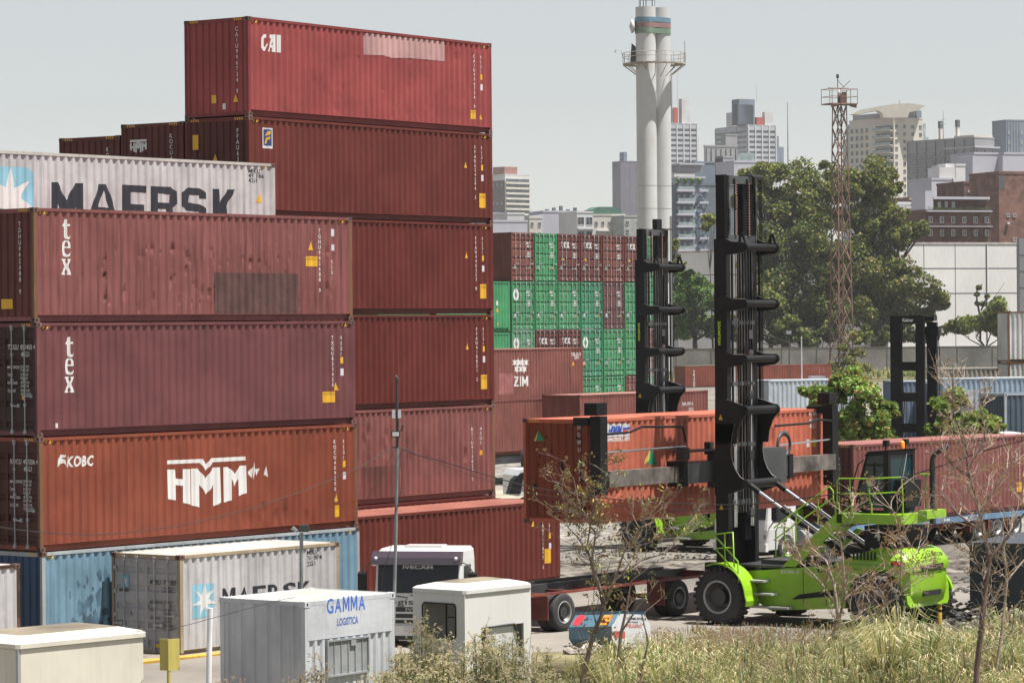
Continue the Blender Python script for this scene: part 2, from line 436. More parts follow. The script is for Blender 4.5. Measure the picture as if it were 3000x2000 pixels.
T_X = [(.02,.78),(.34,.78),(.34,.70),(.29,.70),(.38,.52),(.46,.70),(.41,.70),(.41,.78),(.66,.78),(.66,.70),(.60,.70),(.45,.42),(.64,.09),(.70,.09),(.70,0),(.38,0),(.38,.09),(.44,.09),(.34,.29),(.24,.09),(.30,.09),(.30,0),(.0,0),(.0,.09),(.06,.09),(.27,.40),(.11,.70),(.02,.70)]
def tex_v(x, ztop, h):
    out = []; z = ztop-h
    out += poly_tris([(x+p[0]*h, z+p[1]*h) for p in T_T]); z -= h*.86
    out += poly_tris([(x+p[0]*h, z+p[1]*h) for p in T_E], [(x+p[0]*h, z+p[1]*h) for p in T_EH][::-1]); z -= h*.86
    out += poly_tris([(x+p[0]*h, z+p[1]*h) for p in T_X])
    return out
def tex_h(x, z, h, s=1):
    out = []
    for i, L in enumerate(([T_T], [T_E, T_EH[::-1]], [T_X])):
        out += poly_tris(*[[(x+s*(p[0]+i*.72)*h, z+p[1]*h) for p in l] for l in L])
    return out

YA = .9027; AN = Vector((-11.969, 82.91, 0)); uA = Vector((cos(YA), sin(YA), 0)); vA = Vector((-sin(YA), cos(YA), 0))
GA = 'tall stack of containers by the kerb'
def loc(v, z, dx=0): return (v.x+dx, v.y, z)
# tex, dented
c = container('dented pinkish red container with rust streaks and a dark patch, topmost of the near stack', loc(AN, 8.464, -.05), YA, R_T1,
              group=GA, dents=dent_fn(80, 2.4, 11.4, .22, 2.0, 5, .04, .03, .06), edge=R_T1, post=M_EDGE, endmat=paint('shade toned maroon end', 122,56,54, streak=.6, rust=.1))  # end paint darker than the sides, shade worked into the colour
on_side(c, tex_v(.95, 2.62, .52), M_WHITE)
on_side(c, rect(6.6, 9.95, .17, 1.30), mat('dull repair paint', rgb(98,62,58,.6), .85, var=.18, scale=6, rust=.05, streak=.5, bump=.4), 'paint_patch')
on_side(c, vtext('TGHU942688 9', 10.85, 2.55, .115, .15)+vtext('45G1', 11.35, 1.7, .11, .15), M_WHITE)
on_side(c, tri_mark(10.35, 1.95, .24), M_YEL, 'warning_sticker'); on_side(c, rect(10.28, 10.72, 1.5, 1.78), M_YEL, 'caution_sticker')
on_side(c, rect(11.32, 11.46, 2.35, 2.55)+rect(11.34, 11.46, 1.95, 2.12), M_STK, 'capacity_sticker')
on_side(c, place(text_tris('CAUTION', .01), 10.30, 1.67, .08, .8), M_BLACK)
on_end(c, vtext('TGHU942688 9', -.46, 2.45, .12, .155), M_WHITE) if False else on_end(c, place([t for t in [[(-p[0], p[1]) for p in q] for q in vtext('TGHU942688 9', .5, 2.55, .12, .155)]], 0, 0, 1, 1, True), M_WHITE)
on_end(c, rect(.78, 1.2, .35, .6), M_YEL, 'caution_sticker')
# tex, clean
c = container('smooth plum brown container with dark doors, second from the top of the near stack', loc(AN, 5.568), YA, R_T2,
              group=GA, end='door', endmat=paint('shade toned brown door', 72,38,40, streak=.2, rust=.0), edge=R_T2)  # door colour carries the shade this end stands in
on_side(c, tex_v(.95, 2.52, .52), M_WHITE); std_marks(c, 'TXGU853450 4', '45G1', caution=(10.85, .62, .52, .30), tri=(11.3, .95))
on_side(c, rect(.62, .72, .22, .34), M_STK, 'sticker')
def door_text(c, a, b, t2, mt=None, H=2.896, small=True):
    mt = mt or M_WHITE; tr = []
    def put(s, v, z, h, ws=.8, bold=.012): return place(text_tris(s, bold), v, z, h, ws, True)
    tr += put(a, 1.06, H-.68, .13)+put(b, .60, H-.68, .13)+put(t2, .58, H-.86, .13)
    flat_mark('lettering', tr, mt, c, lambda y, z: (.002, y, z))
    tr = []
    if small:
        for i, s in enumerate(('MAX.GROSS', 'TARE', 'PAYLOAD', 'CU.CAP.')):
            tr += put(s, 1.08, H-1.16-i*.2, .075); tr += put(('32,500 KG', '3,730 KG', '28,770 KG', '76.4 CU.M')[i], .60, H-1.14-i*.2, .065); tr += put(('71,650 LB', '8,220 LB', '63,420 LB', '2,700 CUFT')[i], .60, H-1.23-i*.2, .065)
        flat_mark('lettering', tr, mt, c, lambda y, z: (.002, y, z))
door_text(c, 'TXGU', '853450 4', '45G1')
flat_mark('warning_sticker', rect(.45, .56, .95, 1.05), M_YEL, c, lambda y, z: (.001, y, z))
# HMM
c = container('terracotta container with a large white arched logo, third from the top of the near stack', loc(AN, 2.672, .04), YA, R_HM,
              group=GA, end='door', endmat=paint('shade toned maroon door', 92,40,38, streak=.3, rust=.02), edge=R_HM, post=M_EDGE, dents=dent_fn(12, 7.5, 10.4, .3, .75, 9, .035, .08, .14))  # doors darkened below the side colour to hold the end's shade
fh = Frame(AN.x+.04, AN.y, 2.672, YA); tr = []
for L in ([(1152,35),(1395,25),(1425,62),(1455,20),(1690,8),(1693,35),(1470,48),(1422,105),(1380,52),(1152,62)],
          [(1152,98),(1205,98),(1212,160),(1260,165),(1260,95),(1312,95),(1318,340),(1262,325),(1262,210),(1212,205),(1214,310),(1157,300)],
          [(1322,92),(1365,90),(1420,160),(1470,85),(1522,82),(1530,325),(1475,350),(1475,205),(1422,270),(1378,200),(1380,358),(1325,345)],
          [(1540,82),(1574,80),(1625,128),(1650,72),(1695,70),(1700,260),(1645,280),(1642,160),(1620,215),(1596,160),(1597,310),(1543,325)]):
    tr += poly_tris([fh.side(x/2.351, 1333+y/2.351) for x, y in L])
on_side(c, tr, M_WHITE)
on_side(c, place(text_tris('KOBC', .03, .15), .95, 2.12, .27, .95)+poly_tris([(.62,2.12),(.72,2.2),(.86,2.22),(.94,2.14),(.9,2.3),(.78,2.36),(.9,2.36),(.92,2.42),(.76,2.44),(.64,2.32)]), M_WHITE)
on_side(c, poly_tris([(7.7,1.7),(7.85,1.55),(7.9,1.85)])+poly_tris([(7.88,1.5),(8.0,1.75),(7.93,1.98)])+poly_tris([(8.06,1.6),(8.16,1.8),(8.0,1.78)])+poly_tris([(8.35,1.62),(8.42,1.85),(8.48,1.55)]), M_WHITE, 'paint_chip')
std_marks(c, 'KOCU409206 4', '45G1', caution=(11.22, .32, .22, .32), tri=(11.2, .75))
door_text(c, 'KOCU', '409206 4', '45G1')
# blue
M_STAIN = mat('dark blue water stain', rgb(78,116,146), .7, var=.5, scale=8, streak=.4)
c = container('sky blue container blotched with dark stains, lowest of the near stack', loc(AN, .081, .08), YA, B_BL, H=2.591,
              group=GA, endmat=paint('shade toned blue end', 60,92,130, streak=.5, rust=.02), edge=paint('peeling white edge paint', 200,206,210, streak=.5, rust=.12), roofmat=W_GM)  # end blue deepened, with its shade put into the paint
rs = random.Random(4); bl = []
for i in range(40):
    x = rs.gauss(1.75, .5); z = rs.gauss(1.35, .45); r = rs.uniform(.02, .12); sx_, sz_ = rs.uniform(.6, 1.4), rs.uniform(1.0, 2.8)
    bl += poly_tris([(x+r*sx_*cos(a)*rs.uniform(.6, 1.2), z+r*sz_*sin(a)*rs.uniform(.6, 1.2)) for a in [k*pi/7 for k in range(14)]])
M_STAIN = mat('blue grime', rgb(98,136,162,.5), .8, var=.3, scale=8)
def blots(T, bl):
    f, br = T_side[T.name]; drape('stain', bl, M_STAIN, T, f, br, lambda s, d, z: (s, d+.002+.001*sin(s*40+z*9), z))
blots(c, bl)
# pale grey container on the row behind, black block letters and a star emblem
BR = Vector((-6.70, 93.69, 0)); BN = BR-uA*12.192
zt = at(812, 479, 93.7).z
c = container('pale grey container with big black capitals and a star emblem, above the dented pinkish one', loc(BN, zt-2.591), YA, W_MK, H=2.591,
              group='containers of the row behind', edge=paint('pale grey frame paint', 222,218,212, streak=.5, rust=.25))
fb = Frame(BN.x, BN.y, zt-2.591, YA)
def pix(fr, off, ox, oy, k, *loops): return poly_tris(*[[fr.side(ox+p[0]/k, oy+p[1]/k, off) for p in l] for l in loops])
kz = 2.351
M_L = [[(355,1255),(400,1255),(460,1380),(520,1262),(578,1262),(580,1790),(525,1780),(530,1420),(470,1560),(450,1560),(398,1400),(400,1790),(355,1790)]]
A_L = [[(685,1268),(738,1270),(798,1450),(900,1800),(850,1800),(790,1600),(640,1590),(590,1790),(530,1780),(632,1440)],[(716,1310),(680,1425),(755,1432)]]
E_L = [[(848,1272),(1010,1280),(1010,1328),(905,1322),(905,1405),(1000,1410),(1000,1455),(905,1450),(905,1740),(1010,1750),(1010,1800),(848,1795)]]
R_L = [[(1045,1282),(1180,1288),(1218,1320),(1222,1400),(1195,1432),(1240,1800),(1185,1800),(1150,1440),(1095,1438),(1095,1800),(1045,1800)],[(1095,1330),(1095,1394),(1165,1398),(1168,1340)]]
S_L = [[(1300,1292),(1385,1298),(1422,1330),(1424,1370),(1375,1368),(1370,1345),(1305,1342),(1300,1395),(1390,1410),(1424,1440),(1424,1760),(1385,1800),(1290,1800),(1255,1770),(1252,1720),(1300,1720),(1310,1750),(1365,1755),(1372,1460),(1290,1450),(1255,1420),(1254,1325)]]
K_L = [[(1465,1300),(1510,1302),(1515,1400),(1570,1305),(1625,1305),(1560,1420),(1640,1800),(1580,1800),(1525,1500),(1515,1520),(1515,1800),(1468,1800)]]
tr = []
for L in (M_L, A_L, E_L, R_L, S_L, K_L): tr += pix(fb, 0, 0, 0, kz, *L)
on_side(c, tr, NAVY)
q = [fb.side(x/kz, y/kz) for x, y in ((-90,1140),(200,1155),(228,1185),(234,1215),(236,1420),(236,1700),(-90,1660))]
on_side(c, poly_tris(q), STAR_BLUE, 'emblem')
sc_ = fb.side(75/kz, 1380/kz); st = poly_tris(star(sc_[0], sc_[1], .85, 7, .42))
f_, b_ = T_side[c.name]; drape('emblem', st, M_WHITE, c, f_, b_, lambda s, d, z: (s, d-.004, z))
def pt(fr, x, y): return fr.side(x/kz, y/kz)
for s, x, y in (('MRKU', 1718, 1190), ('497 1866', 1718, 1222), ('42G1', 1718, 1255)):
    p = pt(fb, x, y); on_side(c, place(text_tris(s, .01), p[0], p[1], .12, 1.0), NAVY)
p = pt(fb, 1768, 1395); on_side(c, tri_mark(p[0], p[1], .26), M_YEL, 'warning_sticker')
for k in range(4):
    z_ = zt-2.591*(k+2)
    container('plain grey container hidden in the row behind, under the one with black capitals', loc(BN, max(z_, 0)), YA, W_MK, H=2.591, group='containers of the row behind', simple=True, hazard=False)
# ---------------------------------------------------------------- the tall centre stack
YC = .9573; CN = Vector((-7.598, 95.79, 0)); uC = Vector((cos(YC), sin(YC), 0)); vC = Vector((-sin(YC), cos(YC), 0))
GC = 'tallest stack of containers'
c = container('crimson container with a pale pink repaired patch, topmost of the tallest stack', loc(CN, 14.448), YC, R_CAI, group=GC,
              dents=dent_fn(40, 1, 11.8, .3, 2.4, 3, .022, .03, .06), edge=paint('crimson frame paint', 160,64,68, streak=.5, rust=.2))
fc = Frame(CN.x, CN.y, 14.448, YC)
C_L = [[(1810,232),(1845,235),(1848,270),(1830,268),(1822,250),(1815,330),(1825,345),(1848,330),(1848,350),(1832,358),(1805,345),(1798,250)]]
A2 = [[(1850,350),(1880,235),(1895,240),(1897,360),(1878,358),(1876,325),(1866,322),(1860,352)],[(1880,280),(1868,308),(1878,308)]]
I2 = [[(1912,240),(1934,243),(1934,364),(1912,361)]]
tr = []
for L in ([[(1800,262),(1814,238),(1838,236),(1838,262),(1826,262),(1820,275),(1820,318),(1832,326),(1840,300),(1846,304),(1832,352),(1812,350),(1800,330)]],
          [[(1846,356),(1874,268),(1862,262),(1862,239),(1897,240),(1898,361),(1878,359),(1878,330),(1866,329),(1858,357)],[(1881,290),(1874,311),(1881,312)]], I2):
    tr += pix(fc, 0, 0, 0, kz, *L)
on_side(c, tr, M_WHITE)
q = [fc.side(1000+x/kz, y/kz) for x, y in ((157,215),(718,278),(718,424),(600,412),(480,402),(350,400),(290,382),(160,378))]
on_side(c, poly_tris([(p[0], min(p[1], 2.78)) for p in q]), mat('pale pink primer', rgb(205,160,158,.62), .7, var=.15, streak=.4), 'paint_patch')
std_marks(c, 'CAIU996734 9', '45G1', caution=(11.05, .42, .25, .28), tri=(11.5, .42))
on_end(c, [[(-p[0], p[1]) for p in q] for q in vtext('CAIU996734 9', -.42, 2.62, .13, .165)], M_WHITE)
on_end(c, rect(1.22, 1.4, .42, .66), M_YEL, 'caution_sticker'); on_end(c, tri_mark(.38, .42, .2), M_YEL, 'warning_sticker'); on_end(c, rect(.86, .98, .22, .4), M_STK, 'sticker')
c = container('oxide red container with a blue and yellow emblem, second from top of the tallest stack', loc(CN, 11.552), YC, R_FF, group=GC,
              endmat=paint('shade toned oxide end', 104,40,38, streak=.3, rust=.0))  # darker oxide on the end holds its shade in the colour
on_side(c, rect(.62, 1.12, 1.98, 2.58), M_STK, 'emblem'); on_side(c, rect(.66, 1.08, 2.06, 2.54), mat('navy emblem paint', (.02,.035,.13), .5, var=0), 'emblem').location.y = -.003
e = on_side(c, poly_tris([(.74,2.1),(.82,2.3),(.98,2.33),(.94,2.25),(.86,2.23),(.83,2.12)])+poly_tris([(.78,2.34),(.86,2.48),(1.03,2.5),(1.0,2.41),(.88,2.36)]), M_YEL, 'emblem'); e.location.y = -.006
std_marks(c, 'FFAU634294 5', '45G1', caution=(11.47, .5, .32, .46), tri=(10.65, 1.75))
on_end(c, [[(-p[0], p[1]) for p in q] for q in vtext('FFAU634294 5', -.42, 2.55, .13, .165)], M_WHITE)
on_end(c, rect(1.92, 2.14, 1.98, 2.42), M_YEL, 'caution_sticker'); on_end(c, tri_mark(1.18, 1.6, .2), M_YEL, 'warning_sticker')
for i, (z, code, lb) in enumerate(((8.656, 'FFAU440353 8', 'plain dark red container, third from the top of the tallest stack'), (5.76, 'FFAU418821 2', 'plain dark red container, fourth from the top of the tallest stack'))):
    c = container(lb, loc(CN, z), YC, R_C3, group=GC, endmat=R_FF)
    std_marks(c, code, '45G1', caution=(11.47, .5, .32, .46), tri=(10.65, 1.78))
c = container('faded rose brown rust stained container, fifth from the top of the tallest stack', loc(CN, 2.864), YC, R_C5, group=GC, dents=dent_fn(22, 4, 11, .4, 2.3, 8, .04, .07, .16), edge=R_C5, post=M_EDGE)
on_side(c, vtext('BSIU913624 7', 10.95, 2.2, .11, .145)+vtext('45G1', 11.45, 2.2, .11, .15), M_WHITE); on_side(c, rect(11.4, 11.5, 1.3, 1.45), M_YEL, 'warning_sticker')
on_side(c, rect(5.15, 7.1, .17, 1.15), mat('dark wine repair paint', rgb(122,60,54,.5), .8, var=.2, scale=5, streak=.5, rust=.1), 'paint_patch')
c = container('red container at the foot of the tallest stack, nearly hidden', loc(CN, .273), YC, R_C3, H=2.591, group=GC, simple=True)
for k, (zz, ll) in enumerate(((14.40, 'chestnut container end with a small white logo, next to the tallest stack'), (14.09, 'lower chestnut container end with a half hidden logo, farther from the tallest stack'))):
    c = container(ll, loc(CN+vC*(2.52*(k+1)), zz-2.896), YC, R_HM2, group='chestnut containers beside the tallest stack', endmat=R_HM2)
    x0 = 2.08-k*.15; zz0 = 2.02-k*.18
    on_end(c, [[(x0-p[0], p[1]) for p in q] for q in hmm(0, zz0, .66, .40)], M_WHITE)
    on_end(c, [[(-p[0], p[1]) for p in q] for q in vtext('KOCU470831', -.46, 2.55, .13, .165)], M_WHITE)
# ---------------------------------------------------------------- low container with the visible roof
DR = Vector((1.466, 104.32, 0)); DN = DR-uC*12.192; zt = at(1634, 1463, 104.3).z
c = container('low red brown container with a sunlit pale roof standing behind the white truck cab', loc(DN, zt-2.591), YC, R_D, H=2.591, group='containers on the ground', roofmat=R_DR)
std_marks(c, 'FFAU511877 3', '42G1', H=2.591, tri=(10.62, 1.82)); on_side(c, rect(11.38, 11.72, .62, 1.08), M_YEL, 'caution_sticker')
# ---------------------------------------------------------------- twenty foot grey box with doors
EN = at(527, 1626, 83.0); fe = Frame(EN.x, EN.y, EN.z-2.591, .9)
c = container('short grey white container with shut doors and a star square, before the stained blue one', (EN.x, EN.y, EN.z-2.591), .9, W_MK, Lc=6.058, H=2.591,
              end='door', endmat=W_MKD, rodm=mat('pale grey rod', (.36,.35,.36), .5, var=.2), group='containers on the ground', edge=paint('tan rusted frame paint', 200,180,150, streak=.7, rust=.45), hazard=False, roofmat=paint('dusty white roof paint', 222,218,214, streak=.3, rust=.05))
def ps(x, y): return fe.side(x/kz, 1333+y/kz)
q = [ps(*p) for p in ((1330,892),(1475,880),(1475,1105),(1330,1128))]; on_side(c, poly_tris(q), STAR_BLUE, 'emblem')
p = ps(1412, 1000); st = poly_tris(star(p[0], p[1], .46, 7, .36)); f_, b_ = T_side[c.name]; drape('emblem', st, M_WHITE, c, f_, b_, lambda s, d, z: (s, d-.004, z))
p0, p1 = ps(1535, 960), ps(2160, 890); tr = []; cw = (p1[0]-p0[0])/6
for i, ch in enumerate('MAERSK'): t = text_tris(ch, .02); tr += place(t, p0[0]+i*cw, ps(1535, 912)[1]-.48, .46, cw*.82/width(t)/.46)
on_side(c, tr, NAVY)
for s, x, y in (('MRKU', 2116, 684), ('761 9074', 2116, 722), ('22G1', 2116, 762)):
    p = ps(x, y); on_side(c, place(text_tris(s, .01), p[0], p[1], .12, .95), NAVY)
door_text(c, 'MRKU', '761 907 4', '22G1', NAVY, 2.5)
flat_mark('emblem', rect(1.83, 2.1, 1.72, 2.03), STAR_BLUE, c, lambda y, z: (.002, y, z)); flat_mark('emblem', poly_tris(star(1.965, 1.875, .11)), M_WHITE, c, lambda y, z: (-.002, y, z))
flat_mark('lettering', place(text_tris('MAERSK', .02), 2.16, 1.6, .085, .8, True), NAVY, c, lambda y, z: (.002, y, z))
flat_mark('caution_sticker', rect(.75, .95, .22, .32), M_YEL, c, lambda y, z: (.001, y, z))
# white container cut by the left edge
p = at(58, 1650, 80); RRp = Vector((p.x, p.y, 0))-uA*6.058
container('dirty white container with a rusty brown frame beside the stained blue one', (RRp.x, RRp.y, p.z-2.591), YA, paint('dirty white container paint', 225,223,226, streak=.5, rust=.12), Lc=6.058, H=2.591, edge=paint('brown rusty frame', 96,62,48, rust=.6), hazard=False, group='containers on the ground')
# ---------------------------------------------------------------- office cabin made from a container
GN = at(893, 1762, 70.0); gb = -.12; fg = Frame(GN.x, GN.y, gb, .92)
gh = GN.z-gb
def office():
    T = thing('office_cabin', 'light blue white office cabin with blue lettering over a barred window', 'cabin', (GN.x, GN.y, gb), .92)
    L_, W_ = 3.0, 2.438; pf = corr(.1, L_-.1, .26, .08, .05, .04); mb = MB()
    mb.grid([[(x, .004+d, z) for x, d in pf] for z in (.15, gh-.84)]); mb.box(.08, L_-.08, -.002, .05, gh-.84, gh-.1); part('side_panel', mb, W_GM, T)
    mb = MB(); mb.grid([[(x, W_-.004-d, z) for x, d in pf] for z in (gh-.1, .15)]); part('side_panel', mb, W_GM, T)
    ef = corr(.1, W_-.1, .36, .24, .03, .03); g2 = paint('shade toned cabin end', 228,230,236, streak=.4)  # cabin end greyer than the front, its shade set in the paint
    for x, s in ((0, 1), (L_, -1)):
        mb = MB(); r = [[(x+s*(.01+d), y, z) for y, d in ef] for z in (.12, gh-.1)]; mb.grid(r if s < 0 else r[::-1]); part('end_wall', mb, g2, T)
    mb = MB()
    for x in (0, L_-.11):
        for y in (0, W_-.11): mb.box(x, x+.11, y, y+.11, .0, gh-.1)
    for y0, y1 in ((-.004, .06), (W_-.06, W_+.004)): mb.box(.11, L_-.11, y0, y1, gh-.1, gh-.01); mb.box(.11, L_-.11, y0, y1, .02, .15)
    for x0, x1 in ((-.004, .06), (L_-.06, L_+.004)): mb.box(x0, x1, .11, W_-.11, gh-.1, gh-.01)
    part('frame', mb, W_GM, T)
    mb = MB(); rf = corr(.08, L_-.08, .3, .14, .03, .02); mb.grid([[(x, .06, gh-.016-d) for x, d in rf], [(x, W_-.06, gh-.016-d) for x, d in rf]]); part('roof_panel', mb, paint('chalky roof paint', 232,228,218, streak=.4, rust=.08), T)
    for x in (-.01, L_-.15):
        for y in (-.01, W_-.15): mb = MB(); mb.box(x, x+.17, y, y+.16, gh-.13, gh-.002); mb.cur = 1; mb.box(x+.06, x+.11, y-.003, y+.1, gh-.095, gh-.04); part('corner_casting', mb, [W_GM, M_HOLE_SHADE], T)
    a, b = fg.side(2245/kz, 1333+1275/kz), fg.side(1000+185/kz, 1333+1490/kz)
    x0, x1, z1, z0 = a[0], b[0], a[1], b[1]
    mb = MB(); mb.box(x0, x1, -.05, .03, z0, z0+.04); mb.box(x0, x1, -.05, .03, z1-.04, z1); mb.box(x0, x0+.04, -.05, .03, z0+.04, z1-.04); mb.box(x1-.04, x1, -.05, .03, z0+.04, z1-.04); wf = part('window', mb, M_GALV, T)
    mb = MB(); mb.box(x0+.04, x1-.04, -.02, .0, z0+.04, z1-.04); part('pane', mb, mat('dusty glass', (.22,.23,.24), .25, var=.25, scale=4), wf)
    mb = MB()
    for i in range(1, 6): mb.box(x0+(x1-x0)*i/6-.006, x0+(x1-x0)*i/6+.006, -.04, -.028, z0+.04, z1-.04)
    part('bars', mb, M_GALV, wf)
    BL = mat('royal blue letter paint', (.05,.13,.48), .5, var=.15, streak=.3)
    p0, p1 = fg.side(2250/kz, 1333+1088/kz), fg.side(1000+172/kz, 1333+1070/kz); tr = []
    for i, ch in enumerate('GAMMA'): t = text_tris(ch, .015); cw = (p1[0]-p0[0])/5; tr += place(t, p0[0]+i*cw, p0[1], .32, cw*.84/width(t)/.32)
    flat_mark('lettering', tr, BL, T, lambda x, z: (x, -.005, z))
    p0, p1 = fg.side(2322/kz, 1333+1172/kz), fg.side(1000+115/kz, 1333+1152/kz); t = text_tris('LOGISTICA', .02)
    flat_mark('lettering', place(t, p0[0], p0[1], .16, (p1[0]-p0[0])/width(t)/.16), BL, T, lambda x, z: (x, -.005, z))
    mb = MB(); mb.box(1.45, 1.62, -.06, -.01, gh-1.05, gh-.93); part('lamp_housing', mb, M_GALV, T)
office()
# ================================================================ machines
GREEN = mat('lime green machine paint', (.20,.39,.010), .36, var=.12, scale=2, coat=.2, spec=.45, streak=.22, dirt=(.13,.20,.03))
GREY_P = mat('worn grey steel beam', (.13,.12,.11), .5, .3, var=.5, scale=5, streak=.6)
CHROME = mat('chrome rod', (.62,.64,.68), .22, .9, var=.05)
DGREY = mat('dark grey plate', (.045,.048,.052), .45, var=.3)
TREAD = mat('worn step tread', (.30,.29,.28), .7, var=.2)
CABGL = mat('tinted cab glass', (.02,.034,.038), .10, var=0, spec=.45)
LIME = mat('lime letter paint', (.45,.75,.02), .5, var=0)
def wheel(parent, c, r, w_, side=-1, rimc=None, lugs=0, dish=.12, name='wheel'):
    """axle along v; outer face looks towards v*side"""
    W_ = part(name, MB().tube((0, -w_*.4*1, 0), (0, w_*.4, 0), r*.3, 12), M_DARK, parent, c)
    mb = MB(); s = side
    P = [(r*.56, s*w_*.46), (r*.60, s*w_*.5), (r*.88, s*w_*.5), (r*.97, s*w_*.42), (r, s*w_*.30), (r, -s*w_*.30), (r*.97, -s*w_*.42), (r*.88, -s*w_*.5), (r*.56, -s*w_*.5)]
    mb.lathe(P if s < 0 else P[::-1], (0, 0, 0), 'y', 36)
    for i in range(lugs):
        a = 2*pi*i/lugs
        for sg in (-1, 1):
            q = a+(pi/lugs if sg > 0 else 0); ca, sa = cos(q), sin(q); da = .5*2*pi/lugs*.55
            vs = []
            for rr in (r*.95, r*1.035):
                for aa in (q-da, q+da):
                    for yy in (0.02*sg, sg*w_*.5): vs.append((rr*cos(aa), yy, rr*sin(aa)))
            mb.add(vs, [(0,1,3,2),(4,6,7,5),(0,4,5,1),(2,3,7,6),(0,2,6,4),(1,5,7,3)])
    part('tyre', mb, M_RUBBER, W_)
    mb = MB(); P = [(r*.57, s*w_*.47), (r*.53, s*w_*.49), (r*.50, s*w_*.44), (r*.47, s*w_*dish), (r*.22, s*w_*(dish-.05)), (r*.2, s*w_*.3), (r*.08, s*w_*.34), (.001, s*w_*.34)]
    mb.lathe(P if s < 0 else P[::-1], (0, 0, 0), 'y', 28); part('rim', mb, rimc or GREY_P, W_)
    part('rim_ring', MB().lathe([(r*.60, s*w_*.505), (r*.585, s*w_*.53), (r*.55, s*w_*.53), (r*.53, s*w_*.49)] if s < 0 else [(r*.53, s*w_*.49), (r*.55, s*w_*.53), (r*.585, s*w_*.53), (r*.60, s*w_*.505)], (0, 0, 0), 'y', 28), M_GALV, W_)
    mb = MB()
    for i in range(10):
        a = 2*pi*i/10; mb.tube((r*.3*cos(a), s*w_*(dish-.05), r*.3*sin(a)), (r*.3*cos(a), s*w_*(dish+.1), r*.3*sin(a)), r*.03, 6)
    part('wheel_bolts', mb, M_GALV, W_)
    return W_
SU = -.64; SO = Vector((6.84, 92.1, 0)); S = Frame(SO.x, SO.y, 0, SU)
def r3(x, y, off): return S.side(2000+x/2.351, 1333+y/2.351, off)
def r6(x, y, off): return S.side(2000+x/2.351, 600+y/2.351, off)
def rz(x, y, off): return S.side(2400+x/5.87, 1280+y/5.87, off)
def r5(x, y, off): return S.side(2080+x/5.87, 1240+y/5.87, off)
def rail(name, pts, T, r=.022, m=None): return part(name, MB().path(pts, r, 7), m or GREEN, T)
